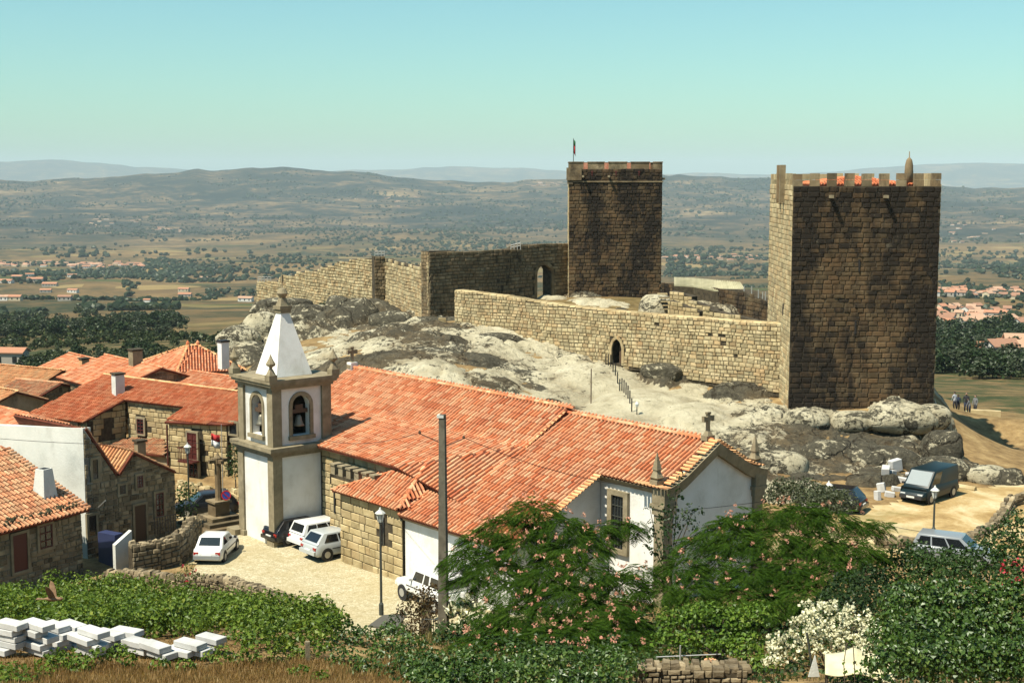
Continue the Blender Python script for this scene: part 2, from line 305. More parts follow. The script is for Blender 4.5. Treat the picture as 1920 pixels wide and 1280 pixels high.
# ------------------------------------------------------------------ granite outcrop below the castle
DOMES = []
for px, py, d, rx, ry, dr, li in ((800, 630, 123, 7.5, 9, 4.5, .75), (930, 634, 126, 3.6, 2.6, 1.5, .9), (1090, 682, 117, 6, 6, 1.6, .1), (1200, 735, 109, 6, 8, 2.2, .0), (1010, 715, 113, 7, 7, 2.2, .25), (1300, 758, 105, 5, 7, 2.4, .12),
        (1235, 690, 116.5, 2.6, 1.6, 1.1, .85), (1385, 716, 111.5, 3.8, 2.2, 1.5, .75), (1420, 800, 100, 4, 5, 2.0, .35), (1440, 765, 105, 2.2, 2, 1.2, .3), (1545, 768, 103, 2.6, 2, 2.0, .3), (1615, 778, 102.5, 1.9, 1.8, 1.6, .3), (1690, 757, 103, 3.0, 2.3, 2.6, .35), (1748, 757, 104, 1.9, 1.8, 2.8, .2),
        (1560, 845, 96.5, 5, 4, 2.2, .6), (1650, 850, 96, 4.6, 3.4, 2.4, .7), (1745, 825, 98.5, 1.8, 3.0, 2.6, .7), (1785, 855, 96, 1.9, 2.2, 2.0, .6), (1465, 868, 93.5, 4, 4, 2.0, .35), (1560, 900, 91, 3.6, 2.4, 2.0, .8), (1640, 893, 90, 2.4, 1.8, 1.8, .85), (1850, 868, 93, 2.8, 2.0, 1.6, .55), (1735, 870, 92.5, 3.2, 2, 1.6, .6), (1440, 905, 88, 2.6, 3, 1.6, .05),
        (745, 605, 129, 4, 3.5, 2.4, .6), (690, 622, 126, 3, 3, 1.8, .6), (575, 596, 139, 4.5, 3, 2.4, .5), (470, 640, 131, 4.5, 3, 2.6, .45), (540, 572, 150, 6, 4, 2.6, .6), (640, 575, 143, 4, 3, 3.0, .7), (700, 560, 150, 4, 3, 2, .6), (860, 660, 117, 6, 5, 2.2, .8), (740, 655, 116, 6, 6, 3.0, .8), (1110, 560, 146, 6, 4, 1.2, .1), (1030, 553, 149, 3, 2, .8, .1), (1180, 567, 147, 4, 3, 1, .2), (1335, 570, 130, 4, 3, 1.8, .4), (1400, 600, 122, 4, 3, 1.5, .5), (1300, 565, 134, 4, 4, 1.5, .3)):
    p = at(px, py, d); DOMES.append((p[0], p[1], p[2] + (.3 if 1430 < px < 1700 else 0), rx * (1.15 if px > 1430 else 1), ry, dr, li, random.uniform(-.5, .5)))
GS = .24; gx = np.arange(-34, 46, GS); gy = np.arange(80, 162, GS * 1.2)
GX, GY = np.meshgrid(gx, gy, indexing='ij'); base = near_z(GX, GY)
for i in range(420):
    x = random.uniform(-30, 45); y = random.uniform(84, 158)
    if y < 84 + max(0, (14 - x)) * .75 and x < 14 or (x > 32.5 and y > 97) or y < 91 + max(0, x - 14) * .1: continue
    if not (1 if random.random() < .85 else 0): continue
    z = gz(x, y) + random.uniform(.1, .75) * (1 if random.random() < .6 else .4); s = random.uniform(.8, 3.2)
    DOMES.append((x, y, z, s * random.uniform(.8, 1.7), s * random.uniform(.6, 1.2), s * random.uniform(.35, .7), random.choice((.05, .15, .3, .6, .8)), random.uniform(-.8, .3)))
ROCKPOLY = [tuple(at(*q)[:2]) for q in ((430, 655, 136), (560, 610, 146), (720, 575, 156), (853, 606, 134), (1010, 640, 127), (1150, 690, 121), (1300, 706, 118), (1437, 735, 114.5), (1478, 768, 107.5), (1745, 755, 107.5), (1775, 785, 103), (1815, 850, 97), (1890, 895, 92), (1760, 895, 91.5), (1690, 905, 90.5), (1640, 925, 88.5), (1560, 935, 86.5), (1460, 960, 85), (1420, 930, 87), (1340, 900, 88), (1150, 880, 90), (950, 800, 97), (700, 740, 107), (520, 720, 118))]
def poly_mask(poly, X, Y, soft=2.0):
    d = np.full(X.shape, 1e9); ins = np.zeros(X.shape, bool); n = len(poly)
    for k in range(n):
        (x0, y0), (x1, y1) = poly[k - 1], poly[k]; ex, ey = x1 - x0, y1 - y0; t = np.clip(((X - x0) * ex + (Y - y0) * ey) / (ex * ex + ey * ey), 0, 1); d = np.minimum(d, np.hypot(X - x0 - t * ex, Y - y0 - t * ey)); c = ((y0 > Y) != (y1 > Y)) & (X < ex * (Y - y0) / (ey + 1e-12) + x0); ins ^= c
    return np.clip(np.where(ins, d, -d) / soft + .5, 0, 1)
RM = poly_mask(ROCKPOLY, GX, GY, 2.2)
wx = GX + 1.8 * fbm(GX / 3, GY / 3, 21, 3); wy = GY + 1.8 * fbm(GX / 3, GY / 3, 22, 3)
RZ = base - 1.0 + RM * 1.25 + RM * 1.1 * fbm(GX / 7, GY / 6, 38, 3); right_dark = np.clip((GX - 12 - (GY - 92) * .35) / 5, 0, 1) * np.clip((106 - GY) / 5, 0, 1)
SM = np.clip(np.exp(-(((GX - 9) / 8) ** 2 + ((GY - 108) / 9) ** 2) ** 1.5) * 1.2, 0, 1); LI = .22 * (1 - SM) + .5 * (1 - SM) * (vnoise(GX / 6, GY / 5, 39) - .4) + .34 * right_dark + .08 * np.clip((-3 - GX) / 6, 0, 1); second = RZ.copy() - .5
for (x, y, z, rx, ry, dr, li, a) in DOMES:
    dx = wx - x; dy = wy - y; ca, sa = math.cos(a), math.sin(a)
    q = ((dx * ca + dy * sa) / rx) ** 2 + ((-dx * sa + dy * ca) / ry) ** 2
    h = z - dr * np.where(x > 16, 1.25 * q ** 1.7, q ** 1.15); m = (q < 2.2) & (h > RZ)
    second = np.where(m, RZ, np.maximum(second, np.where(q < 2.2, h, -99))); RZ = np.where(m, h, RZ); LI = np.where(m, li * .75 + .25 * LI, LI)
def cracks(sx, sy, sd, k): return np.clip(1 - np.abs(fbm(wx / sx + .25 * wy / sy, wy / sy - .2 * wx / sx, sd, 4)) * k, 0, 1)
q = RZ / .75 + .9 * fbm(wx / 5, wy / 5, 44, 3); fq = q - np.floor(q); ter = (np.floor(q) + fq ** 5 - .9 * fbm(wx / 5, wy / 5, 44, 3)) * .75
rug = (1 - SM) * np.clip(.15 + .75 * right_dark + .5 * (vnoise(GX / 8, GY / 8, 45) - .45), 0, .8); RZ = RZ * (1 - rug) + ter * rug
CK = np.maximum(cracks(5.5, 4.0, 31, 30), .7 * cracks(2.6, 2.0, 32, 22))
CK2 = cracks(1.1, .8, 37, 16)
RS = 1 - .75 * SM; RZ = RZ - .42 * CK * RS - .12 * CK2 * RS + .30 * RS * fbm(GX / 1.9, GY / 1.9, 33, 5) * (1 + 1.3 * rug) + .5 * RS * np.abs(fbm(wx / 3.5, wy / 2.2, 36, 4)) + .22 * RS * fbm(GX / .7, GY / .7, 46, 3) * (.4 + rug)
edge = np.minimum.reduce([GX + 34, 46 - GX, GY - 80, 162 - GY]); RZ = np.where(edge < 1.5, base - 1.5, RZ)
ok = RZ > base - .25
seam = np.clip(np.maximum(np.clip(1 - (RZ - second) * 1.6, 0, 1) * .9, CK * .8) + .8 * (1 - RM) * (vnoise(GX / 2.5, GY / 2.5, 71) - .2), 0, 1)
V = np.stack([GX, GY, RZ], 2).reshape(-1, 3); n0, n1 = GX.shape; I = np.arange(n0 * n1).reshape(n0, n1)
okf = ok[:-1, :-1] | ok[1:, :-1] | ok[1:, 1:] | ok[:-1, 1:]
F = np.stack([I[:-1, :-1][okf], I[1:, :-1][okf], I[1:, 1:][okf], I[:-1, 1:][okf]], 1)
def rock_material():
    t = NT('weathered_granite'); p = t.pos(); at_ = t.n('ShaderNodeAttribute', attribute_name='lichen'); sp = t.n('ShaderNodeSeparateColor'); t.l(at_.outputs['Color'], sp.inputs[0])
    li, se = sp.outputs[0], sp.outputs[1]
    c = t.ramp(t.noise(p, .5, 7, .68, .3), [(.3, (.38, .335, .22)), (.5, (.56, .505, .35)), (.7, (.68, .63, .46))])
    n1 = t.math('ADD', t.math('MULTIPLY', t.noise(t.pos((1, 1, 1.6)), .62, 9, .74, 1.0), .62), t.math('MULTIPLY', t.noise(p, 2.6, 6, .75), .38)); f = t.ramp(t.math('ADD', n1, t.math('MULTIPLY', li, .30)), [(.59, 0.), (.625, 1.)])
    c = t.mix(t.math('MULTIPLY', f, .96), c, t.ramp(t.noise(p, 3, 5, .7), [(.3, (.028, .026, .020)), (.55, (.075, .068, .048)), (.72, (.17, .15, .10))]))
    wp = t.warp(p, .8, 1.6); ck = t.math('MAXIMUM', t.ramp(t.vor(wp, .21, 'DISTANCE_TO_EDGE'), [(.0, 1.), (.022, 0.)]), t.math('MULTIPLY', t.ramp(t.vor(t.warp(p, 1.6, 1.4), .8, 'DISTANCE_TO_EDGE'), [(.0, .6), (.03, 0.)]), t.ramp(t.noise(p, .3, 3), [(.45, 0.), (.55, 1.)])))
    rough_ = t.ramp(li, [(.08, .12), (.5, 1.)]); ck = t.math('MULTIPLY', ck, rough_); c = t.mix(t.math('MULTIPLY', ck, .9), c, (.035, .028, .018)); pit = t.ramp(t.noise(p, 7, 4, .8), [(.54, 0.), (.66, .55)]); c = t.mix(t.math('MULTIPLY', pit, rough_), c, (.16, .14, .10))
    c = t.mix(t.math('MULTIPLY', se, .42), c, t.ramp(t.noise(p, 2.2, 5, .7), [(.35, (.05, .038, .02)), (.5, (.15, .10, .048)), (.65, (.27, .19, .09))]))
    return t.pbr(c, .9, t.bump(t.math('SUBTRACT', t.noise(p, 3.0, 8, .75), t.math('MULTIPLY', ck, .5)), .35), spec=.15)
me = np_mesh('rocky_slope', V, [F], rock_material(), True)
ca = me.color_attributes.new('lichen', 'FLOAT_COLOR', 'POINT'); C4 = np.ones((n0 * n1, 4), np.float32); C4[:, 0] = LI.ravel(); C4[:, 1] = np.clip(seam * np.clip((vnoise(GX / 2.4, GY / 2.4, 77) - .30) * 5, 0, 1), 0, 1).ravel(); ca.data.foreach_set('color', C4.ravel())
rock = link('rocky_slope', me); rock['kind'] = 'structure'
_rockgrid = (gx, gy, np.where(ok, RZ, -99))
def top_z(x, y):                                            # ground or rock, whichever is higher
    i = int(round((x - gx[0]) / GS)); j = int(round((y - gy[0]) / (GS * 1.2))); z = gz(x, y)
    return max(z, _rockgrid[2][i, j]) if 0 <= i < len(gx) and 0 <= j < len(gy) else z
ROCK = bpy.data.materials['weathered_granite']
# ------------------------------------------------------------------ masonry and tiles: real pieces
def _stone_templates(k=6):
    out = []
    for i in range(k):
        r = np.random.default_rng(100 + i); V = []
        for y, ins in ((0, 0.), (.62, .015), (1., .085)):
            for sx, sz in ((-1, -1), (1, -1), (1, 1), (-1, 1)):
                j = r.uniform(-.03, .03, 3) * (y > 0)
                V.append((sx * (.5 - ins) + j[0], y + j[1] * 3 * (y > .9), sz * (.5 - ins * 1.2) + j[2]))
        V.append((r.uniform(-.1, .1), 1 + r.uniform(.0, .14), r.uniform(-.1, .1)))
        V = np.array(V); F4 = [(a + j, a + (j + 1) % 4, a + 4 + (j + 1) % 4, a + 4 + j) for a in (0, 4) for j in range(4)]
        F3 = [(8 + j, 8 + (j + 1) % 4, 12) for j in range(4)]
        out.append((V, np.array(F4), np.array(F3)))
    return out
STONES = _stone_templates()
def _tile_template():
    V = []
    for y, w, h in ((0, .5, 1.), (1, .42, .8)):
        for j in range(5):
            a = math.pi * j / 4; V.append((-math.cos(a) * w, y, math.sin(a) * h))
    for j in range(5):
        a = math.pi * j / 4; V.append((-math.cos(a) * .36, .0, math.sin(a) * .74))
    F = [(j, j + 1, 6 + j, 5 + j) for j in range(4)] + [(10 + j, 11 + j, 1 + j, j) for j in range(4)]
    return np.array(V), np.array(F), np.zeros((0, 3), int)
TILE = _tile_template()
_meshcache = {}
class Pieces:
    """collects many alike pieces (matrix 3x3 columns + place); the largest in view become objects, the rest one part of kind stuff"""
    def __init__(s, templates, name, mat, key): s.T = templates; s.name = name; s.mat = mat; s.key = key; s.M = []; s.P = []
    def add(s, cx, cy, cz, p): s.M.append((cx, cy, cz)); s.P.append(p)
    def emit(s, parent, limit=300, rest=None):
        if not s.P: return
        M = np.array(s.M); P = np.array(s.P); n = len(P); d = np.linalg.norm(P - EYE, axis=1)
        vdir = (P - EYE) / d[:, None]; nrm = np.cross(M[:, 2], M[:, 0]); nrm = np.where((np.abs(nrm).sum(1) > 1e-9)[:, None], nrm, M[:, 1])
        out = M[:, 1] / (np.linalg.norm(M[:, 1], axis=1)[:, None] + 1e-9) if s.key == 'stone' else M[:, 2] / (np.linalg.norm(M[:, 2], axis=1)[:, None] + 1e-9)
        a = np.linalg.norm(M[:, 0], axis=1) * np.linalg.norm(M[:, 2] if s.key == 'stone' else M[:, 1], axis=1)
        inview = (np.abs(P[:, 0] / np.maximum(P[:, 1], 1)) < .37) & ((CAMZ - P[:, 2]) / np.maximum(P[:, 1], 1) < .36)
        score = a * np.maximum(-(vdir * out).sum(1), -.01) / d ** 2 * inview
        order = np.argsort(-score); which = rng.integers(0, len(s.T), n); org = origin(parent)
        first = [i for i in order[:limit] if score[i] > 0]; fs = set(first)
        for i in first:
            k = (s.key, which[i], s.mat.name)
            if k not in _meshcache:
                V, F4, F3 = s.T[which[i]]; _meshcache[k] = np_mesh(s.name, V, [F4, F3], s.mat)
            m = Matrix(np.column_stack([M[i].T, P[i] - org]).tolist() + [[0, 0, 0, 1]])
            link(s.name, _meshcache[k], parent, m)
        idx = np.array([i for i in range(n) if i not in fs], int)
        if len(idx):
            Vs, F4s, F3s, o = [], [], [], 0
            for k, (V, F4, F3) in enumerate(s.T):
                ii = idx[which[idx] == k]
                if not len(ii): continue
                W = np.einsum('vk,nkc->nvc', V, M[ii]) + (P[ii] - org)[:, None]; nv = len(V)
                off = (np.arange(len(ii)) * nv)[:, None, None] + o
                F4s.append((F4[None] + off).reshape(-1, 4))
                if len(F3): F3s.append((F3[None] + off).reshape(-1, 3))
                Vs.append(W.reshape(-1, 3)); o += nv * len(ii)
            fl = [np.concatenate(F4s)] + ([np.concatenate(F3s)] if F3s else [])
            q = link(rest or s.name + '_field', np_mesh(rest or s.name, np.concatenate(Vs), fl, s.mat), parent); q['kind'] = 'stuff'
def lam(f): return f if callable(f) else (lambda s, f=f: f + 0 * s)
def prof(pts):
    a = np.array(pts, float); return lambda s: np.interp(s, a[:, 0], a[:, 1])
def wall_face(pc, core, P0, P1, zb, zt, ch, sw, thick=.5, hole=None, holez=None, proud=.1, gap=.03, rough=.2, seed=0, ashlar=False):
    """stones laid in courses on the side of P0->P1 that faces right; core = MB that gets the body behind them"""
    r = np.random.default_rng(seed + int(abs(P0[0] * 13 + P1[1] * 7)))
    P0 = np.asarray(P0[:2], float); P1 = np.asarray(P1[:2], float); L = np.linalg.norm(P1 - P0); d = (P1 - P0) / L; nrm = np.array([d[1], -d[0]])
    zb, zt = lam(zb), lam(zt); ss = np.linspace(0, L, max(8, int(L / .5))); zmin = zb(ss).min(); zmax = zt(ss).max()
    D3 = np.array([d[0], d[1], 0]); N3 = np.array([nrm[0], nrm[1], 0]); z = zmin
    if pc is not None:
        while z < zmax:
            h = ch * (1 + r.uniform(-rough, rough) * .8); s = -r.uniform(0, sw)
            while s < L:
                w = sw * (1 + r.uniform(-.45, .6)); s0 = max(s, 0); s1 = min(s + w, L); s += w
                if s1 - s0 < .25 * sw: continue
                sc = (s0 + s1) / 2; zc = z + h / 2 + (0 if ashlar else math.sin(s0 * .9 + z) * .04)
                if zc > zt(np.array(sc)) or zc < zb(np.array(sc)) - .3 * h: continue
                if hole is not None and hole(sc, zc, (s1 - s0) / 2 * .6, h * .35): continue
                dp = proud * (1 + r.uniform(-.45, .45)); tl = r.uniform(-.02, .02) * (0 if ashlar else 1)
                ax = D3 * math.cos(tl) + np.array([0, 0, 1]) * math.sin(tl); up = np.array([0, 0, 1]) * math.cos(tl) - D3 * math.sin(tl)
                p = P0 + d * sc
                pc.add(ax * (s1 - s0 - gap), N3 * (dp + .03), up * (h - gap), np.array([p[0], p[1], zc]) - N3 * .03)
            z += h
    if core is not None:
        cuts = list(np.linspace(0, L, max(2, int(L / 1.0))));
        if holez is not None: cuts = sorted(set([round(c, 3) for c in cuts + list(np.arange(holez[0], holez[1] + .01, .12))]))
        for a, b in zip(cuts[:-1], cuts[1:]):
            m = (a + b) / 2; spans = [(zb(np.array(a)) - .3, zb(np.array(b)) - .3, zt(np.array(a)), zt(np.array(b)))]
            if holez is not None and holez[0] < m < holez[1]:
                zl, zh = holez[2](m); spans = [(spans[0][0], spans[0][1], zl, zl), (zh, zh, spans[0][2], spans[0][3])]
            for (l0, l1, h0, h1) in spans:
                if h0 - l0 < .02: continue
                A = P0 + d * a; B = P0 + d * b; Ai = A - nrm * thick; Bi = B - nrm * thick
                core.hexa([(A[0], A[1], l0), (B[0], B[1], l1), (Bi[0], Bi[1], l1), (Ai[0], Ai[1], l0), (A[0], A[1], h0), (B[0], B[1], h1), (Bi[0], Bi[1], h1), (Ai[0], Ai[1], h0)])
    return P0, d, nrm
def inside(poly, x, y):
    c = False; n = len(poly); j = n - 1
    for i in range(n):
        xi, yi = poly[i]; xj, yj = poly[j]
        if (yi > y) != (yj > y) and x < (xj - xi) * (y - yi) / (yj - yi + 1e-12) + xi: c = not c
        j = i
    return c
def roof_plane(pc, deck, pts, pitch=.27, tl=.48, thick=.12, h=.11, jitter=1., width=.58, tilt=.04, updir=None):
    """planar roof: pts in 3d; covers every column of tiles inside the outline"""
    pts = np.array(pts, float); c = pts.mean(0); n = np.zeros(3)
    for i in range(len(pts)): n += np.cross(pts[i] - c, pts[(i + 1) % len(pts)] - c)
    n /= np.linalg.norm(n); n = n if n[2] > 0 else -n
    up = np.array([0, 0, 1.]) if updir is None else np.asarray(updir, float); up = up - n * (n @ up); up /= np.linalg.norm(up); ax = np.cross(up, n)
    a = (pts - c) @ ax; b = (pts - c) @ up; poly = list(zip(a, b))
    if ((np.roll(a, -1) - a) * (np.roll(b, -1) + b)).sum() > 0: order = list(range(len(pts)))[::-1]
    else: order = list(range(len(pts)))
    deck.poly([pts[i] for i in order], n, thick)
    k0 = math.floor(a.min() / pitch); k1 = math.ceil(a.max() / pitch)
    for k in range(k0, k1 + 1):
        x = (k + .5) * pitch; y = b.min() - .02
        rows = int((b.max() - b.min()) / tl) + 1
        for q in range(rows):
            yy = b.min() - .02 + q * tl
            if not inside(poly, x, yy + tl * .35): continue
            j = random.uniform(-1, 1) * jitter; dz = random.uniform(-.006, .006) * jitter
            axx = ax * math.cos(j * .025) + up * math.sin(j * .025); upp = up * math.cos(j * .025) - ax * math.sin(j * .025)
            pc.add(axx * pitch * width, (upp - n * tilt) * tl * 1.12, n * h, c + ax * x + up * yy + n * (.022 + dz))
    return c, ax, up, n
def ridge_row(pc, A, B, step=.38, w=.26, h=.11, over=.0):
    A = np.array(A, float); B = np.array(B, float); L = np.linalg.norm(B - A); y = (B - A) / L; x = np.cross(y, [0, 0, 1]); x /= np.linalg.norm(x); z = np.cross(x, y)
    for i in range(int(L / step) + 1):
        pc.add(x * w * random.uniform(.95, 1.05), (y - z * .06) * step * 1.1, z * h, A + y * i * step + z * (.035 + over))
def verge_row(pc, A, B, out, step=.21, ln=.5, h=.08):
    """short tiles laid across a gable edge, their open ends pointing along 'out'"""
    A = np.array(A, float); B = np.array(B, float); L = np.linalg.norm(B - A); x = (B - A) / L; o = np.array([out[0], out[1], 0.]); o = o - x * (o @ x); o /= np.linalg.norm(o); n = np.cross(x, -o); n = n if n[2] > 0 else -n
    for i in range(int(L / step)):
        pc.add(x * step * .8, -o * ln - n * .03, n * h, A + x * (i + .5) * step + o * .12 + n * .05)
MAT = {}
gr = [(.30, (.27, .215, .12)), (.5, (.40, .33, .19)), (.72, (.52, .44, .27))]
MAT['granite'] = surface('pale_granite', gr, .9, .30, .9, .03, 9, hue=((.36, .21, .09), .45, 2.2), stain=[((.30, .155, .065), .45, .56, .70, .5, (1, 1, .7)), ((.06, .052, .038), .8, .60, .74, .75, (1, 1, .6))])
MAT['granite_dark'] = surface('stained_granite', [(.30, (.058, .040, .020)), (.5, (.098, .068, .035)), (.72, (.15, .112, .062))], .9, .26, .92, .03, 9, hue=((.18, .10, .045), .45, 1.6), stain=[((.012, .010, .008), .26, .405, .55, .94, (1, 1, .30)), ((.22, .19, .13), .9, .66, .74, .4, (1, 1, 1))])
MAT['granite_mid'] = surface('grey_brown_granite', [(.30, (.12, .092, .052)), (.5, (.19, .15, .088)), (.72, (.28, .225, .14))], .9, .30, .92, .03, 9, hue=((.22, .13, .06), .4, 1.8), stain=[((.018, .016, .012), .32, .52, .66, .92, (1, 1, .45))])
MAT['granite_warm'] = surface('warm_granite', [(.30, (.30, .225, .11)), (.5, (.42, .335, .18)), (.72, (.52, .43, .255))], .9, .24, .9, .03, 9, hue=((.34, .20, .09), .3, 2.4), stain=[((.10, .08, .05), .5, .62, .78, .55, (1, 1, .6))])
MAT['core'] = surface('joint_earth', [(.35, (.035, .028, .018)), (.65, (.085, .068, .042))], 3, 0, .95)
MAT['dressed'] = surface('dressed_granite', [(.3, (.18, .148, .09)), (.55, (.26, .218, .138)), (.75, (.35, .30, .20))], 1.6, 0, .88, .02, 12, stain=[((.07, .06, .045), 1.1, .56, .72, .7, (1, 1, .5))])
MAT['rubble'] = surface('rubble_stone', [(.3, (.17, .13, .075)), (.5, (.27, .215, .13)), (.72, (.38, .31, .20))], 1.4, .42, .92, .04, 8, hue=((.08, .062, .04), .75, 1.6), stain=[((.04, .034, .025), .7, .56, .70, .7, (1, 1, .7))])
MAT['mortar'] = surface('old_mortar', [(.3, (.20, .16, .10)), (.6, (.33, .27, .18))], 1.2, 0, .95, .03, 8, stain=[((.06, .05, .035), .6, .56, .72, .7, (1, 1, .5))])
MAT['white'] = surface('white_limewash', [(.3, (.60, .58, .52)), (.5, (.72, .71, .66)), (.7, (.78, .77, .73))], .7, 0, .9, .015, 10, stain=[((.40, .36, .28), .9, .57, .76, .65, (1.6, 1.6, .28)), ((.30, .26, .19), .35, .60, .74, .4, (1, 1, .8))])
MAT['grey_render'] = surface('old_white_render', [(.3, (.46, .47, .43)), (.5, (.60, .61, .56)), (.7, (.66, .66, .61))], .5, 0, .92, .02, 8, stain=[((.30, .29, .25), .35, .52, .72, .6, (1, 1, .6))])
tl_ = [(.3, (.40, .105, .042)), (.5, (.55, .165, .066)), (.7, (.64, .235, .105))]
MAT['tile'] = surface('clay_tile', tl_, .8, .13, .82, 0, hue=((.70, .43, .25), .7, 1.2), stain=[((.26, .07, .04), .25, .55, .75, .5, (1, 1, 1))])
MAT['tile_red'] = surface('red_clay_tile', [(.3, (.38, .088, .036)), (.5, (.50, .128, .050)), (.7, (.58, .185, .078))], .8, .15, .82, 0, hue=((.66, .36, .19), .55, 1.6), stain=[((.24, .06, .035), .3, .52, .75, .5, (1, 1, 1))])
MAT['tile_old'] = surface('weathered_clay_tile', [(.3, (.33, .125, .062)), (.5, (.50, .205, .10)), (.7, (.58, .30, .155))], .8, .30, .88, 0, hue=((.50, .38, .22), .6, 1.5), stain=[((.09, .07, .045), .8, .54, .70, .8, (1, 1, 1))])
MAT['tile_yellow'] = surface('sunbleached_clay_tile', [(.3, (.52, .20, .085)), (.5, (.64, .30, .13)), (.7, (.70, .40, .19))], .8, .2, .85, 0, hue=((.6, .45, .25), .5, 1.8))
MAT['deck'] = surface('tile_channel', [(.35, (.085, .022, .012)), (.65, (.16, .045, .022))], 2, 0, .9)
MAT['glass'] = plain('dark_window_glass', (.015, .018, .02), .08, 0, .6, vary=.1)
MAT['black'] = plain('blackened_iron', (.018, .017, .016), .6)
MAT['iron'] = plain('painted_iron', (.055, .06, .05), .5)
MAT['wood_red'] = plain('oxblood_paint', (.085, .018, .014), .55)
MAT['wood'] = plain('old_wood', (.085, .05, .028), .8)
MAT['bronze'] = plain('bell_bronze', (.22, .20, .15), .45, .5)
MAT['steel'] = plain('galvanised_steel', (.5, .5, .47), .4, .4)
def P3(templates_key, mat):
    return Pieces(STONES, 'stone', MAT[mat], 'stone') if templates_key == 'stone' else Pieces([TILE], templates_key, MAT[mat], templates_key)
# ------------------------------------------------------------------ the parish church
UA = R(50); U = np.array([math.cos(UA), -math.sin(UA)]); NN = np.array([U[1], -U[0]]); O2 = np.array([-13.39, 78.33])
U3 = np.array([U[0], U[1], 0]); N3c = np.array([NN[0], NN[1], 0])
def W(s, t, z): q = O2 + U * s + NN * t; return np.array([q[0], q[1], z])
ch = thing('church', 'white and stone parish church with long orange tiled roofs and square bell tower', 'church', W(8, -6, 0))
st = P3('stone', 'granite_warm'); tiles = P3('roof_tile', 'tile'); rid = P3('ridge_tile', 'tile'); ver = P3('verge_tile', 'tile_yellow')
deck = MB(); core = MB(); white = MB(); cor = MB()
# volumes: nave, chancel, lean-to annex (white), stone sacristy, older stone block with merlons
def vol(mb, s0, s1, t0, t1, z0, zf):                        # zf(s,t) heights at the four corners
    c = [(s0, t0), (s1, t0), (s1, t1), (s0, t1)]
    mb.hexa([W(s, t, z0) for s, t in c] + [W(s, t, zf(s, t)) for s, t in c])
def gab(mb, s0, s1, t0, t1, ze0, ze1, tr, zr, z0=-1):       # gabled block, ridge along s
    pr = [(t0, z0), (t0, ze0), (tr, zr), (t1, ze1), (t1, z0)]
    a = [W(s0, t, z) for t, z in pr]; mb.poly(a, -U3, s1 - s0)
TR = -10.15
def nave_z(t): return np.interp(-t, [2.0, 7.1, -TR], [5.36, 6.85, 8.60])
def dz(t): return 3.25 - .5 * t
core.poly([W(-7.2, t, z) for t, z in ((-3.2, -1), (-3.2, nave_z(-3.2) - .2), (-7.1, 6.66), (TR, 8.4), (-17.1, 5.4), (-17.1, -1))], -U3, 16.4)
core.poly([W(9.2, t, z) for t, z in ((-5.5, -1), (-5.5, 5.4), (-7.1, 6.5), (TR, 8.4), (-17.1, 5.4), (-17.1, -1))], -U3, 4.0)
gab(white, 13.2, 23.75, -6.95, -13.35, dz(-6.95) - .16, dz(-6.95) - .16, TR, 8.33 - .16, -1)
white.hexa([W(10.6, -6.9, -1), W(19.3, -6.9, -1), W(19.3, -1.45, -1), W(10.6, -1.45, -1), W(10.6, -6.9, dz(-6.9) - .17), W(19.3, -6.9, dz(-6.9) - .17), W(19.3, -1.45, dz(-1.45) - .17), W(10.6, -1.45, dz(-1.45) - .17)])
# nave roof (front: eave, break, ridge; back slope)
e = -2.72
roof_plane(tiles, deck, [W(-7.5, e, nave_z(e)), W(8, e, nave_z(e)), W(8, -7.1, 6.85), W(-7.5, -7.1, 6.85)], .29)
roof_plane(tiles, deck, [W(8, e, nave_z(e)), W(13.4, -7.1, 6.85), W(8, -7.1, 6.85)], .29, updir=-N3c)
roof_plane(tiles, deck, [W(8, e, nave_z(e)), W(13.4, e, dz(e) + .05), W(13.4, -7.1, 6.85)], .29, updir=-N3c)
roof_plane(tiles, deck, [W(-7.5, -7.1, 6.85), W(13.4, -7.1, 6.85), W(13.4, TR, 8.60), W(-7.5, TR, 8.60)], .29)
roof_plane(tiles, deck, [W(-7.5, TR, 8.60), W(13.4, TR, 8.60), W(13.4, -17.6, 5.5), W(-7.5, -17.6, 5.5)])
ridge_row(rid, W(-7.5, TR, 8.66), W(13.45, TR, 8.66))
deck.hexa([W(13.25, -7.1, 6.6), W(13.42, -7.1, 6.6), W(13.42, TR, 8.1), W(13.25, TR, 8.1), W(13.25, -7.1, 6.84), W(13.42, -7.1, 6.84), W(13.42, TR, 8.59), W(13.25, TR, 8.59)])
verge_row(ver, W(13.42, -7.1, 6.82), W(13.42, TR, 8.57), U, .3, .2, .06)
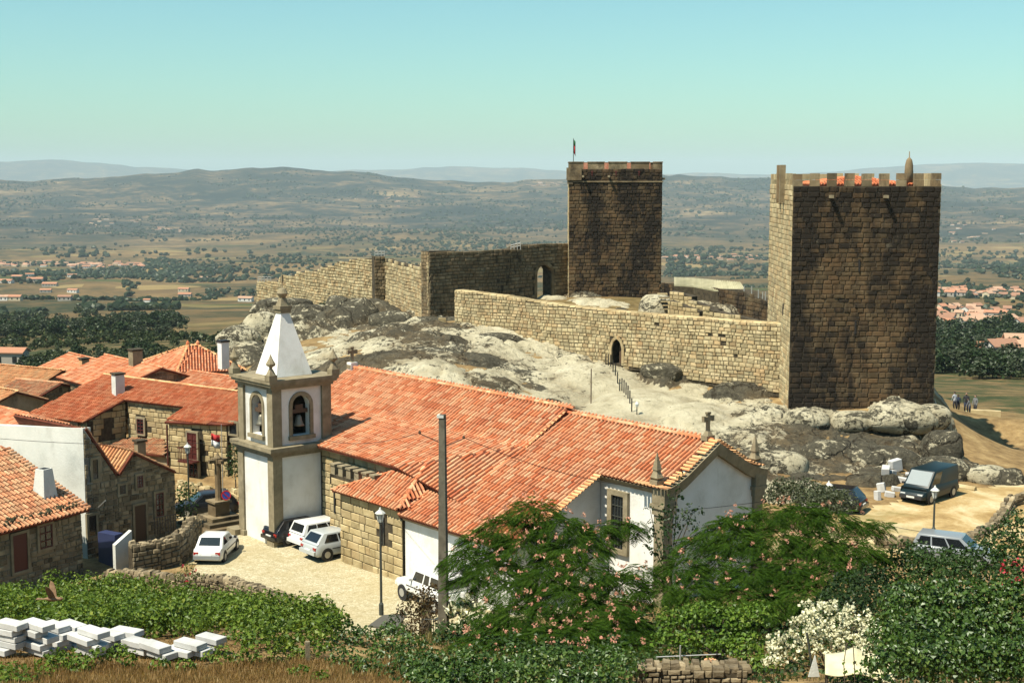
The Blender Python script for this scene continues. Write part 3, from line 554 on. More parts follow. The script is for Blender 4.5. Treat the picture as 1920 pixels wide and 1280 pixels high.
# chancel and annex: one plane
roof_plane(tiles, deck, [W(10.62, -1.0, dz(-1)), W(19.55, -1.0, dz(-1)), W(19.55, -6.62, dz(-6.62)), W(23.6, -6.62, dz(-6.62)), W(23.6, TR, 8.33), W(13.4, TR, 8.33), W(10.62, -6, dz(-6))])
roof_plane(tiles, deck, [W(13.4, TR, 8.33), W(23.6, TR, 8.33), W(23.6, -13.7, 6.56), W(13.4, -13.7, 6.56)])
ridge_row(rid, W(13.4, TR, 8.38), W(23.5, TR, 8.38))
verge_row(ver, W(19.72, -1.0, dz(-1)), W(19.72, -6.6, dz(-6.6)), U, .23, .55)
for sgn in (-1, 1):                                         # swept gable edge of the end wall
    pts = [(TR, 8.36), (TR - sgn * 1.1, 7.72), (TR - sgn * 2.2, 7.08), (TR - sgn * 2.9, 6.78), (TR - sgn * 3.55, 6.62)]
    for (t0, z0), (t1, z1) in zip(pts[:-1], pts[1:]): verge_row(ver, W(23.95, t0, z0 + .05), W(23.95, t1, z1 + .05), U, .23, .6)
    for (t0, z0), (t1, z1) in zip(pts[:-1], pts[1:]):        # stone cornice beneath
        cor.hexa([W(23.55, t0, z0 - .62), W(24.0, t0, z0 - .62), W(24.0, t1, z1 - .62), W(23.55, t1, z1 - .62), W(23.55, t0, z0 - .04), W(24.12, t0, z0 - .04), W(24.12, t1, z1 - .04), W(23.55, t1, z1 - .04)])
verge_row(ver, W(22.2, -6.3, 6.62), W(24.3, -6.3, 6.62), NN, .23, .5)
# eaves cornices
cor.build('gable_cornice', MAT['dressed'], ch); cor = MB()
for s0, s1, t, z in ((19.35, 23.5, -6.9, dz(-6.9)), (10.65, 19.3, -1.4, dz(-1.4))):
    cor.hexa([W(s0, t - .1, z - .5), W(s1, t - .1, z - .5), W(s1, t + .08, z - .5), W(s0, t + .08, z - .5), W(s0, t - .1, z - .14), W(s1, t - .1, z - .14), W(s1, t + .26, z - .24), W(s0, t + .26, z - .24)]); cor.build('eaves_cornice', MAT['dressed'], ch); cor = MB()
# corner pilasters with capitals
for t in (-6.85, -13.25):
    cor2 = MB()
    cor2.box(W(23.6, t, 2.3), (.62, .62, 6.6), U3); cor2.box(W(23.6, t, 5.72), (.92, .92, .18), U3); cor2.box(W(23.6, t, 5.45), (.76, .76, .3), U3); cor2.box(W(23.65, t, 6.2), (.8, .8, .75), U3); cor2.build('corner_pilaster', MAT['dressed'], ch)
# stone sacristy with hipped roof
SA = dict(s0=4.75, s1=10.35, t0=-1.35)
for (a, b, zb, zt) in ((W(4.75, -1.35, 0), W(10.5, -1.35, 0), -.4, 3.9), (W(4.75, -3.3, 0), W(4.75, -1.35, 0), -.4, 3.9)):
    wall_face(st, core, a, b, zb, zt, .40, .72, 1.0, proud=.05, gap=.025, rough=.25, ashlar=True, hole=(lambda s, z, w, h: 3.75 - w < s < 4.2 + w and 1.75 - h < z < 3.25 + h) if zt == 3.9 and a[0] < b[0] and abs(a[1] - b[1]) > 3 and np.linalg.norm(a - b) > 4 else None)
win = MB().box(W(3.97 + 4.75, -1.35, 2.5), (.42, .12, 1.5), U3).build('window', MAT['glass'], ch); MB().box(W(3.97 + 4.75, -1.27, 2.5), (.05, .04, 1.5), U3).build('frame', MAT['wood'], win)
ap = W(9.3, -3.9, 5.95); bk = W(9.3, -6.6, 5.95)
roof_plane(tiles, deck, [W(4.45, -1.0, 3.97), W(10.6, -1.0, 4.0), ap])
roof_plane(tiles, deck, [W(10.75, -1.0, 4.02), W(10.75, -5.2, 4.9), bk, ap], pitch=.24)
roof_plane(tiles, deck, [W(4.45, -1.0, 3.97), ap, W(4.45, -3.9, 4.2)])
ridge_row(rid, W(10.65, -1.0, 4.05), ap, .36); ridge_row(rid, ap, bk, .36); ridge_row(rid, W(4.4, -1.0, 4.0), ap, .36, .16, .06)
# old stone block with little merlons, and the nave's long wall
wall_face(st, core, W(2.55, -2.1, 0), W(6.6, -2.1, 0), -.4, 4.45, .38, .62, .9, proud=.05, ashlar=True, gap=.025)
wall_face(st, core, W(2.55, -3.2, 0), W(2.55, -2.1, 0), -.4, 4.45, .38, .62, .4, proud=.05, ashlar=True, gap=.025)
wall_face(st, None, W(.05, -3.2, 0), W(9.3, -3.2, 0), -.4, nave_z(-3.2) - .2, .38, .70, proud=.05, ashlar=True, gap=.025)
for k in range(6):
    m = MB(); c = W(2.85 + k * .78, -2.35, 4.45); m.box(c + [0, 0, .25], (.42, .5, .5), U3); m.box(c + [0, 0, .55], (.5, .6, .1), U3); m.build('merlon', MAT['dressed'], ch)
MB().box(W(3.1, -2.06, 2.9), (.14, .1, 1.2), U3).build('arrow_slit', MAT['black'], ch)
# chancel window with stone surround
wf = MB(); zc, sc = 4.35, 20.6
for ds, w, zz, h in ((-.55, .3, 0, 2.6), (.55, .3, 0, 2.6), (0, 1.4, 1.42, .24), (0, 1.4, -1.42, .24)): wf.box(W(sc + ds, -6.9, zc + zz), (w, .26, h), U3)
wf = wf.build('window', MAT['dressed'], ch); MB().box(W(sc, -6.93, zc), (.8, .1, 2.6), U3).build('pane', MAT['glass'], wf)
gl = MB(); [gl.box(W(sc + d, -6.86, zc), (.04, .04, 2.6), U3) for d in (-.2, 0, .2)]; [gl.box(W(sc, -6.855, zc + d), (.8, .04, .04), U3) for d in (-.8, -.27, .27, .8)]; gl.build('bars', MAT['iron'], wf)
deck.build('roof_deck', MAT['deck'], ch); core.build('nave_wall', MAT['core'], ch); white.build('white_wall', MAT['white'], ch)
# bell tower
A = 4.0
def tb(mb, inset, z0, z1, cs=-A / 2, ct=-A / 2, side=None): mb.box(W(cs, ct, (z0 + z1) / 2), ((side or A) - 2 * inset, (side or A) - 2 * inset, z1 - z0), U3)
tw = MB(); tb(tw, .12, -1, 5.2); o_tw = None
up = MB()                                                    # belfry: two walls with arched openings, two solid at the back
def arch_wall(mb, a, b, z0, z1, ow, zs, zr, th=.45, seg=10):
    """wall from a to b with a round arched hole ow wide, sill zs, spring zr"""
    a, b = np.array(a), np.array(b); L = np.linalg.norm(b - a); d = (b - a) / L; n = np.array([d[1], -d[0], 0]); m = L / 2; r = ow / 2
    def slab(s0, s1, l0, l1, h0, h1):
        p = [a + d * s0, a + d * s1]; q = [p[0] - n * th, p[1] - n * th]
        def z(v, k): return np.array([v[0], v[1], k])
        mb.hexa([z(p[0], l0), z(p[1], l1), z(q[1], l1), z(q[0], l0), z(p[0], h0), z(p[1], h1), z(q[1], h1), z(q[0], h0)])
    slab(0, m - r, z0, z0, z1, z1); slab(m + r, L, z0, z0, z1, z1); slab(m - r, m + r, z0, z0, zs, zs)
    xs = np.linspace(-r, r, seg + 1)
    for x0, x1 in zip(xs[:-1], xs[1:]):
        slab(m + x0, m + x1, zr + math.sqrt(max(r * r - x0 * x0, 0)), zr + math.sqrt(max(r * r - x1 * x1, 0)), z1, z1)
BI = .22; b0, b1 = 5.75, 9.05
cs_ = [W(-A + BI, -BI, 0), W(-BI, -BI, 0), W(-BI, -A + BI, 0), W(-A + BI, -A + BI, 0)]
for i in range(2): arch_wall(up, cs_[i], cs_[i + 1], b0, b1, 1.15, 6.25, 7.95)
up.box(W(-A + BI + .2, -A / 2, (b0 + b1) / 2), (.4, A - 2 * BI, b1 - b0), U3); up.box(W(-A / 2, -A + BI + .2, (b0 + b1) / 2), (A - 2 * BI - .9, .4, b1 - b0), U3)  # solid rear walls added to shut light out of the belfry
inl = MB(); inl.box(W(-A + BI + .45, -A / 2, 7.4), (.08, A - 1.4, 3.2), U3); inl.box(W(-A / 2 + .1, -A + BI + .45, 7.4), (A - 1.5, .08, 3.2), U3); inl.box(W(-A / 2, -A / 2, 6.0), (A - 1.4, A - 1.4, .08), U3); inl.build('belfry_shade_lining', MAT['core'], ch)  # added dark lining puts the belfry's inner shade into its colour
up.build('belfry', MAT['white'], ch); tw.build('tower_wall', MAT['white'], ch)
trim = MB()
for s, t in ((0, 0), (-A, 0), (0, -A), (-A, -A)):
    k = .60; ss = -k / 2 if s == 0 else -A + k / 2; tt = -k / 2 if t == 0 else -A + k / 2
    trim.box(W(ss, tt, 2.1), (k, k, 6.2), U3); trim.box(W(ss * 1 + (-.06 if s == 0 else .06), tt + (-.06 if t == 0 else .06), (b0 + b1) / 2), (k, k, b1 - b0), U3)
    trim.box(W(ss, tt, .05), (k + .2, k + .2, .7), U3)
for z0, z1, ex in ((5.15, 5.35, .06), (5.35, 5.5, .22), (5.5, 5.74, .32), (9.0, 9.2, .04), (9.2, 9.36, .2), (9.36, 9.55, .28)): tb(trim, -ex, z0, z1)
tb(trim, .3, b0 - .02, b0 + .2)
trim.build('stone_trim', MAT['dressed'], ch)
def arch_ring(a, b, z0, ow, zs, zr, w=.22, pr=.06):
    a, b = np.array(a), np.array(b); L = np.linalg.norm(b - a); d = (b - a) / L; n = np.array([d[1], -d[0], 0]); m = a + d * L / 2; r = ow / 2; mb = MB()
    pts = [(-r, zs)] + [(r * math.cos(q), zr + r * math.sin(q)) for q in np.linspace(math.pi, 0, 11)] + [(r, zs)]
    out = [(-r - w, zs)] + [((r + w) * math.cos(q), zr + (r + w) * math.sin(q)) for q in np.linspace(math.pi, 0, 11)] + [(r + w, zs)]
    for i in range(len(pts) - 1):
        P = []
        for off in (-.05, pr):
            P += [m + d * x + n * off + np.array([0, 0, z]) for x, z in (pts[i], pts[i + 1], out[i + 1], out[i])]
        mb.hexa(P)
    mb.box(m + np.array([0, 0, zs - .12]), (ow + 2 * w + .1, .4, .22), d)
    return mb
for i in range(2):
    arch_ring(cs_[i], cs_[i + 1], b0, 1.15, 6.25, 7.95).build('arch_surround', MAT['dressed'], ch)
bellp = [(.0, .62), (.10, .60), (.17, .5), (.2, .3), (.25, .12), (.34, 0), (.30, 0)]
for i in range(2):
    m = (cs_[i] + cs_[i + 1]) / 2 + (-N3c if i == 0 else -U3) * .25
    bl = MB().lathe([(r, 6.75 + z) for r, z in bellp[::-1]], m, 14).build('bell', MAT['bronze'], ch, True)
    hb = MB().box(m + [0, 0, 7.6], (1.1, .16, .22), U3 if i == 0 else N3c); hb.box(m + [0, 0, 7.82], (.5, .14, .3), U3 if i == 0 else N3c); hb.build('headstock', MAT['wood'], bl)
sp = MB().frus(W(-A / 2, -A / 2, 9.56), 2.35, .5, 3.6, U).build('spire', MAT['white'], ch)
fin = MB(); tpx = W(-A / 2, -A / 2, 0)
fin.box(tpx + [0, 0, 13.2], (.66, .66, .22), U3); fin.box(tpx + [0, 0, 13.4], (.8, .8, .2), U3); fin.frus(tpx + [0, 0, 13.5], .56, .3, .45, U); fin.lathe([(.01, 13.9), (.2, 13.97), (.32, 14.2), (.2, 14.45), (.01, 14.52)], tpx, 12)
fin.tube([tpx + [0, 0, 14.4], tpx + [0, 0, 15.2]], .03, 5); fin.box(tpx + [0, 0, 15.05], (.12, .1, .4), U3); fin.build('spire_finial', MAT['dressed'], ch)
def pinnacle(base, sc=1., kind='ball'):
    m = MB(); m.box(base + np.array([0, 0, .2 * sc]), (.62 * sc, .62 * sc, .4 * sc), U3)
    if kind == 'ball': m.frus(base + np.array([0, 0, .4 * sc]), .5 * sc, .2 * sc, .42 * sc, U); m.lathe([(.1 * sc, .8 * sc), (.12 * sc, .95 * sc), (.3 * sc, 1.05 * sc), (.33 * sc, 1.18 * sc), (.2 * sc, 1.4 * sc), (.09 * sc, 1.62 * sc), (.01, 1.85 * sc)], base, 8)
    else: m.frus(base + np.array([0, 0, .4 * sc]), .4 * sc, .62 * sc, .16 * sc, U); m.frus(base + np.array([0, 0, .56 * sc]), .56 * sc, .32 * sc, .34 * sc, U); m.box(base + np.array([0, 0, .96 * sc]), (.34 * sc, .34 * sc, .12 * sc), U3); m.frus(base + np.array([0, 0, 1.02 * sc]), .42 * sc, .02, 1.05 * sc, U)
    return m.build('pinnacle', MAT['dressed'], ch)
for s, t in ((.05, .05), (-A - .05, .05), (.05, -A - .05), (-A - .05, -A - .05)): pinnacle(W(s, t, 9.55) - 0 * U3, .82)
for t in (-6.6, -13.5): pinnacle(W(23.4, t, 6.62), .78, 'spike')
def cross(base, sc=1.):
    m = MB(); b = np.array(base); m.box(b + [0, 0, .15 * sc], (.7 * sc, .5 * sc, .3 * sc), N3c); m.frus(b + [0, 0, .3 * sc], .45 * sc, .2 * sc, .3 * sc, U); m.box(b + [0, 0, 1.05 * sc], (.2 * sc, .18 * sc, 1.1 * sc), N3c)
    m.box(b + [0, 0, 1.3 * sc], (.72 * sc, .17 * sc, .24 * sc), N3c)
    for sg in (-1, 1): m.box(b + N3c * .38 * sc * sg + [0, 0, 1.3 * sc], (.14 * sc, .2 * sc, .34 * sc), N3c)
    m.box(b + [0, 0, 1.64 * sc], (.32 * sc, .2 * sc, .12 * sc), N3c); return m.build('gable_cross', MAT['dressed'], ch)
cross(W(-7.2, TR, 8.6), .82); cross(W(23.3, TR, 8.35), .8)
MB().box(W(-7.2, TR, 8.75), (.5, .5, .5), U3).build('cross_pedestal', MAT['white'], ch)
# footing stones of the tower
for s, t, w in ((-4.2, .1, 1.0),): MB().box(W(s, t, .2), (w, .7, .45), U3).build('footing_stone', MAT['dressed'], ch)
st.emit(ch, 300); tiles.emit(ch, 300); rid.emit(ch, 160); ver.emit(ch, 160)
# ------------------------------------------------------------------ the castle
def battlement(parent, mb_name, a, b, z, n, w, h, th, mat='granite', skip=()):
    """n merlons from a to b, each a part with its own stones of the wall behind it"""
    a = np.array(a[:2]); b = np.array(b[:2]); L = np.linalg.norm(b - a); d = (b - a) / L; nn = np.array([d[1], -d[0]])
    for k in range(n):
        if k in skip: continue
        s = w / 2 + (L - w) * (k / max(n - 1, 1)); c = a + d * s - nn * th / 2; hh = h * random.uniform(.94, 1.04)
        m = MB(); rows = max(2, round(hh / .42))
        for q in range(rows):
            j = random.uniform(-.02, .02); m.box((c[0] + j, c[1], z + hh * (q + .5) / rows), (w * random.uniform(.96, 1.02), th * random.uniform(.95, 1.02), hh / rows - .015), d)
        m.build('merlon', MAT[mat], parent)
# ---- great square tower on the right
K = at(1478, 765, 106); fx = np.array([.9995, -.03]); fy = np.array([.03, .9995]); TW, TD, ZT = 10.85, 11.2, 20.05
rt = thing('castle_tower', 'large right hand square castle tower of stained granite with toothed battlements', 'castle tower', (K[0] + 5, K[1] + 5, K[2]))
def kt(a, b): q = K[:2] + fx * a + fy * b; return np.array([q[0], q[1], 0])
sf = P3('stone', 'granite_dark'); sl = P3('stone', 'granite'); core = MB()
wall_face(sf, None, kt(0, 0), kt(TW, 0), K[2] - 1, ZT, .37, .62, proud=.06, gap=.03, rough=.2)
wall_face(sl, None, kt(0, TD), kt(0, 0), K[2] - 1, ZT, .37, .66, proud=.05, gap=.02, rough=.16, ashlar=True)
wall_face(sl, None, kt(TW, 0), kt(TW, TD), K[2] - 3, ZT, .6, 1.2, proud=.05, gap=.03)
core.hexa([(*kt(x, y)[:2], z) for z in (K[2] - 5, ZT) for x, y in ((0, 0), (TW, 0), (TW, TD), (0, TD))]); core.build('tower_core', MAT['core'], rt)
sf.emit(rt, 300); sl.emit(rt, 200, 'side_stones')
battlement(rt, 'm', kt(0, 0), kt(TW, 0), ZT, 9, .68, .95, .42, 'granite_mid'); battlement(rt, 'm', kt(0, TD), kt(0, 0), ZT, 8, .70, .95, .42, 'granite', (7,))
battlement(rt, 'm', kt(TW, 0), kt(TW, TD), ZT, 8, .70, .95, .42, 'granite_warm', (0,)); battlement(rt, 'm', kt(TW, TD), kt(0, TD), ZT, 9, .76, .95, .42, 'granite_warm', (0, 8))
rf = P3('roof_tile', 'tile_red'); dk = MB(); c1 = [kt(1.5, 1.5), kt(TW - 1.5, 1.5), kt(TW - 1.5, TD - 1.5), kt(1.5, TD - 1.5)]; apx = kt(TW / 2, TD / 2) + [0, 0, ZT + .72]
for i in range(4): roof_plane(rf, dk, [c1[i] + [0, 0, ZT + .1], c1[(i + 1) % 4] + [0, 0, ZT + .1], apx], .24, .4)
dk.build('roof_deck', MAT['deck'], rt); rf.emit(rt, 200)
bx = MB()                                                   # box machicolation on the left face
for yy in (3.9, 5.3): bx.box(kt(-.2, yy) + [0, 0, ZT + .15], (.42, .42, 2.9), fx)
bx.box(kt(-.16, 4.6) + [0, 0, ZT + .1], (.22, 1.3, 1.5), fx); bx.build('machicolation', MAT['granite_mid'], rt)
for sx in (2.75, 6.75):
    m = MB().box(kt(sx, -.35) + [0, 0, ZT - .75], (.24, .85, .22), fx).build('water_spout', MAT['dressed'], rt)
for sx, zz, h in ((5.0, 14.2, .9), (4.85, 9.6, 1.0)): MB().box(kt(sx, -.06) + [0, 0, zz], (.12, .12, h), fx).build('arrow_slit', MAT['black'], rt)
MB().box(kt(-.06, 3) + [0, 0, 10.6], (.12, .12, .9), fx).build('arrow_slit', MAT['black'], rt)
pn = MB().lathe([(.34, ZT), (.33, ZT + 1.1), (.30, ZT + 1.6), (.22, ZT + 1.95), (.10, ZT + 2.1), (.04, ZT + 2.14), (.03, ZT + 2.6)], kt(TW - 1.9, 2.0), 10).build('round_pinnacle', MAT['granite_mid'], rt, True)
# ---- second tower, farther away, with a flag
K2 = at(1066, 556, 150); T2W, T2D, Z2 = 9.75, 9.2, 21.45
lt = thing('castle_tower', 'farther and smaller square castle tower carrying a flag pole, beside the arched gateway wall', 'castle tower', (K2[0] + 5, K2[1] + 5, K2[2]))
def k2(a, b): q = K2[:2] + fx * a + fy * b; return np.array([q[0], q[1], 0])
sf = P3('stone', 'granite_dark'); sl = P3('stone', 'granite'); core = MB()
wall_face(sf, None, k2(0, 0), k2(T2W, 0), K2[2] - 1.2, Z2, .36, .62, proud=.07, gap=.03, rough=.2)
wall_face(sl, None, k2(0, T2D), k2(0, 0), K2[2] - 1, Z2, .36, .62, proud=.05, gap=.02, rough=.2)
core.hexa([(*k2(x, y)[:2], z) for z in (K2[2] - 4, Z2) for x, y in ((0, 0), (T2W, 0), (T2W, T2D), (0, T2D))]); core.build('tower_core', MAT['core'], lt)
sf.emit(lt, 300); sl.emit(lt, 150, 'side_stones')
def mer2(a, b, segs, th=.45):
    L = np.linalg.norm(b - a); d = (b - a) / L; nn = np.array([d[1], -d[0], 0])
    for s0, s1 in segs:
        c = a + d * (s0 + s1) / 2 * L - nn * th / 2; m = MB(); m.box(c + [0, 0, Z2 + .34], ((s1 - s0) * L, th, .68), d); m.box(c + [0, 0, Z2 + .73], ((s1 - s0) * L + .1, th + .12, .1), d); m.build('merlon', MAT['granite_mid'], lt)
SG = ((0, .155), (.20, .378), (.424, .62), (.664, .86), (.905, 1.0))
mer2(k2(0, 0), k2(T2W, 0), SG); mer2(k2(0, T2D), k2(0, 0), SG[:-1]); mer2(k2(T2W, .5), k2(T2W, T2D), SG); mer2(k2(T2W, T2D), k2(0, T2D), SG)
inn = MB().box(k2(T2W / 2, T2D - 1.2) + [0, 0, Z2 + .25], (T2W - 1.5, .4, .9), fx).build('inner_brick_wall', surface('pink_brick', [(.4, (.45, .17, .10)), (.6, (.58, .27, .17))], 3, 0, .9), lt)
sc_ = MB().box(k2(T2W / 2, -.06) + [0, 0, Z2 - 1.3], (T2W + .2, .2, .14), fx).build('string_course', MAT['granite_mid'], lt)
cb = MB(); cb.box(k2(.55, -.12) + [0, 0, Z2 - .5], (1.5, .3, 1.3), fx); cb.box(k2(-.12, .5) + [0, 0, Z2 - .5], (.3, 1.3, 1.3), fx); cb.box(k2(.1, -.08) + [0, 0, Z2 - 1.35], (.6, .2, .4), fx); cb.build('corner_machicolation', MAT['granite_mid'], lt)
for sx in (1.45, 4.15): MB().box(k2(sx, -.35) + [0, 0, Z2 - .75], (.22, .8, .22), fx).build('water_spout', MAT['dressed'], lt)
MB().box(k2(T2W + .15, .3) + [0, 0, Z2 - 1.0], (.3, .25, .22), fx).build('water_spout', MAT['dressed'], lt)
for sx in (2.4, 4.9, 7.3):
    m = MB().box(k2(sx, -.07) + [0, 0, Z2 - .42], (.09, .08, .55), fx); m.box(k2(sx, -.066) + [0, 0, Z2 - .3], (.26, .08, .09), fx); m.build('cross_slit', MAT['wood_red'], lt)
fp = thing('flagpole', 'thin flag pole with a limp red flag on top of the farther castle tower', 'flagpole', k2(.45, .6) + [0, 0, Z2])
MB().tube([k2(.45, .6) + [0, 0, Z2], k2(.45, .6) + [0, 0, Z2 + 3.2]], .045, 6, .03).build('pole', MAT['iron'], fp)
def limp(c, h, w, cols, parent, seed=0):
    for q, (z0, z1, mat) in enumerate(cols):
        V = []; F = []
        n = 9
        for i in range(n):
            a = i / (n - 1); x = w * (.15 + .85 * math.sin(a * 2.2)) * a; y = .12 * math.sin(a * 9 + seed)
            for zz in (z0, z1): V.append((c[0] + .04 + x * .75, c[1] + y, c[2] + zz * h - a * h * .28 * (1 - zz * .3)))
        for i in range(n - 1): F.append((2 * i, 2 * i + 2, 2 * i + 3, 2 * i + 1))
        m = MB(); m.add(V, F); o = m.build('flag', mat, parent, True); sol = o.modifiers.new('cloth', 'SOLIDIFY'); sol.thickness = .012
fl_r = plain('flag_red', (.45, .03, .03), .8); fl_g = plain('flag_green', (.03, .14, .05), .8); fl_w = plain('flag_white', (.75, .75, .72), .8)
limp(k2(.45, .6) + [0, 0, Z2 + 1.7], 1.4, .26, ((0, .6, fl_r), (.6, 1, fl_g)), fp)
# ---- curtain wall with the pointed postern
E0 = at(853, 605, 132); E1 = kt(0, 4.2); E0[2] = 0
Lc = np.linalg.norm((E1 - E0)[:2]); dcw = (E1 - E0)[:2] / Lc; ncw = np.array([dcw[1], -dcw[0], 0])
def on_cw(px, py): return onpl(px, py, E0, ncw)
def s_of(p): return float((p[:2] - E0[:2]) @ dcw)
tp = [(853, 545), (900, 551), (950, 557), (1000, 566), (1050, 573), (1100, 579), (1160, 585), (1240, 592), (1340, 600), (1437, 607)]
bt = [(853, 606), (950, 622), (1003, 634), (1012, 655), (1060, 668), (1120, 680), (1200, 680), (1260, 692), (1320, 706), (1437, 726)]
ztop = prof([(s_of(on_cw(*p)), on_cw(*p)[2]) for p in tp]); zbot = prof([(s_of(on_cw(*p)), on_cw(*p)[2] - .35) for p in bt])
cw = thing('castle_wall', 'long low curtain wall of pale coursed granite with a small pointed doorway, running to the right tower', 'wall', (*(E0 + (E1 - E0) / 2)[:2], 5))
pd = on_cw(1157, 680); sd_ = s_of(pd); zd = pd[2]
def arch_top(s, r=.52, hs=1.25): x = abs(s - sd_); return zd + hs + math.sqrt(max(0, (r * 1.7) ** 2 - (x + r * .7) ** 2)) if x < r else zd
holes = [(s_of(on_cw(x, y)), on_cw(x, y)[2]) for x, y in ((1378, 667), (1233, 609), (1354, 630), (1334, 627), (1355, 645), (1090, 603))]
st = P3('stone', 'granite'); core = MB()
wall_face(st, core, E0, E1, zbot, ztop, .30, .44, 1.1, hole=lambda s, z, w, h: (abs(s - sd_) < .66 and z < zd + 2.35) or any(abs(s - q) < .2 and abs(z - v) < .16 for q, v in holes), holez=(sd_ - .55, sd_ + .55, lambda m: (zd - .1, arch_top(m))), proud=.07, gap=.03, rough=.22)
# return towards the back at its left end, and the flat coping
wall_face(st, None, E0 + ncw * 0 + np.array([-dcw[1] * 1.1, dcw[0] * 1.1, 0]), E0, zbot(np.array(0.)), ztop(np.array(0.)), .30, .44, proud=.06)
core.build('wall_core', MAT['core'], cw); st.emit(cw, 300)
cop = P3('stone', 'granite_warm'); cop.name = 'coping_stone'
s = 0.
while s < Lc - .2:
    w = random.uniform(.45, .95); p = E0[:2] + dcw * (s + w / 2) - ncw[:2] * .55
    cop.add(np.array([dcw[0], dcw[1], 0]) * (w - .03), np.array([0, 0, .12]), -ncw * 1.15, np.array([p[0], p[1], float(ztop(np.array(s + w / 2))) - .02])); s += w
cop.emit(cw, 150)
ar = MB(); pts = [(sd_ + q, arch_top(sd_ + q)) for q in np.linspace(-.52, .52, 9)]; pts = [(sd_ - .52, zd)] + pts + [(sd_ + .52, zd)]
vs_ = []
for i in range(len(pts) - 1):
    (s0, z0), (s1, z1) = pts[i], pts[i + 1]; cx, cz = sd_, zd + 1.1
    def outp(s, z): v = np.array([s - cx, max(z - cz, 0)]); v = v / (np.linalg.norm(v) + 1e-6) * .26; return (s + v[0], z + v[1])
    o0, o1 = outp(s0, z0), outp(s1, z1); P = []
    for off in (-.06, .12):
        for (a, z) in ((s0, z0), (s1, z1), o1, o0): q = E0[:2] + dcw * a + ncw[:2] * off; P.append((q[0], q[1], z))
    MB().hexa(P).build('arch_stone', MAT['granite'], cw)
q = E0[:2] + dcw * (sd_ + .15) - ncw[:2] * .5; MB().box((q[0], q[1], zd + .9), (.5, .06, 1.9), dcw).build('door_leaf', MAT['wood'], cw)
q = E0[:2] + dcw * sd_ - ncw[:2] * 1.06; MB().box((q[0], q[1], zd + 1.1), (1.2, .06, 2.6), dcw).build('passage_shade_sheet', MAT['black'], cw)  # black sheet painted in for the shade inside the doorway
# ---- tall gateway wall left of the far tower
G0 = at(805, 604, 140); G1 = k2(0, 1.6); G0[2] = 0; dg = (G1 - G0)[:2]; Lg = np.linalg.norm(dg); dg /= Lg; ng = np.array([dg[1], -dg[0], 0])
def on_g(px, py): return onpl(px, py, G0, ng)
def sg_(p): return float((p[:2] - G0[:2]) @ dg)
gt = prof([(sg_(on_g(*p)), on_g(*p)[2]) for p in ((805, 471), (862, 470), (872, 473), (884, 471), (930, 470), (966, 466), (973, 465), (975, 459), (1063, 457))])
gw = thing('castle_wall', 'tall dark castle wall with a round see-through archway next to the far tower', 'wall', (*(G0 + (G1 - G0) / 2)[:2], 7))
pg = on_g(1020, 548); sgd = sg_(pg); zg = pg[2] - 1.0; rg = abs(sg_(on_g(1034, 540)) - sg_(on_g(1007, 540))) / 2; zsp = on_g(1020, 514)[2]
def gtop(s): x = abs(s - sgd); return zsp + math.sqrt(max(0, rg * rg - x * x)) if x < rg else zg
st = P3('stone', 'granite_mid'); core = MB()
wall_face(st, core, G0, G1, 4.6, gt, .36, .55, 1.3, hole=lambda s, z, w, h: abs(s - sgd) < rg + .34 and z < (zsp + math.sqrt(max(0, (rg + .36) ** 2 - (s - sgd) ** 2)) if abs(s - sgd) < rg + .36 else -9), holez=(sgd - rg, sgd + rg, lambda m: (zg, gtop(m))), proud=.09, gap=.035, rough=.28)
wall_face(st, None, G0 - ng * 1.3, G0, 4.6, float(gt(np.array(0.))), .36, .5, proud=.06)
core.build('wall_core', MAT['core'], gw); st.emit(gw, 300)
qs = [(sgd - rg, zg), (sgd - rg, zsp)] + [(sgd - rg * math.cos(a), zsp + rg * math.sin(a)) for a in np.linspace(.3, math.pi - .3, 7)] + [(sgd + rg, zsp), (sgd + rg, zg)]
for (s0, z0), (s1, z1) in zip(qs[:-1], qs[1:]):
    def og(s, z): v = np.array([s - sgd, max(z - zsp, 0)]); v = v / (np.linalg.norm(v) + 1e-6) * .36; return (s + v[0], z + v[1])
    P = []
    for off in (-.3, .1):
        for (a, z) in ((s0, z0), (s1, z1), og(s1, z1), og(s0, z0)): q = G0[:2] + dg * a + ng[:2] * off; P.append((q[0], q[1], z))
    MB().hexa(P).build('arch_stone', MAT['granite_mid'], gw)
# ---- broken wall running back from the corner, lit from the left
H0 = at(722, 566, 158); H1 = G0 - np.array([dg[0], dg[1], 0]) * .02; H0[2] = 0; dh = (H1 - H0)[:2]; Lh = np.linalg.norm(dh); dh /= Lh; nh = np.array([dh[1], -dh[0], 0])
def on_h(px, py): return onpl(px, py, H0, nh)
def sh_(p): return float((p[:2] - H0[:2]) @ dh)
ht_ = [(sh_(on_h(*p)), on_h(*p)[2]) for p in ((722, 484), (728, 492), (732, 486), (738, 494), (744, 490), (750, 497), (757, 494), (764, 500), (768, 494), (774, 503), (779, 497), (785, 503), (790, 494), (797, 486), (804, 471))]
bw = thing('castle_wall', 'sunlit crumbling castle wall with a ragged top stepping up to the dark corner', 'wall', (*(H0 + (H1 - H0) / 2)[:2], 7))
st = P3('stone', 'granite'); core = MB(); wall_face(st, None, H0, H1, 4.4, prof(ht_), .36, .60, 1.0, proud=.1, gap=.04, rough=.3); wall_face(None, core, H0, (H1[:2] - dh * 1.3), 4.4, lambda s: prof(ht_)(s) - .05, .36, .60, 1.0); core.build('wall_core', MAT['core'], bw); st.emit(bw, 300)
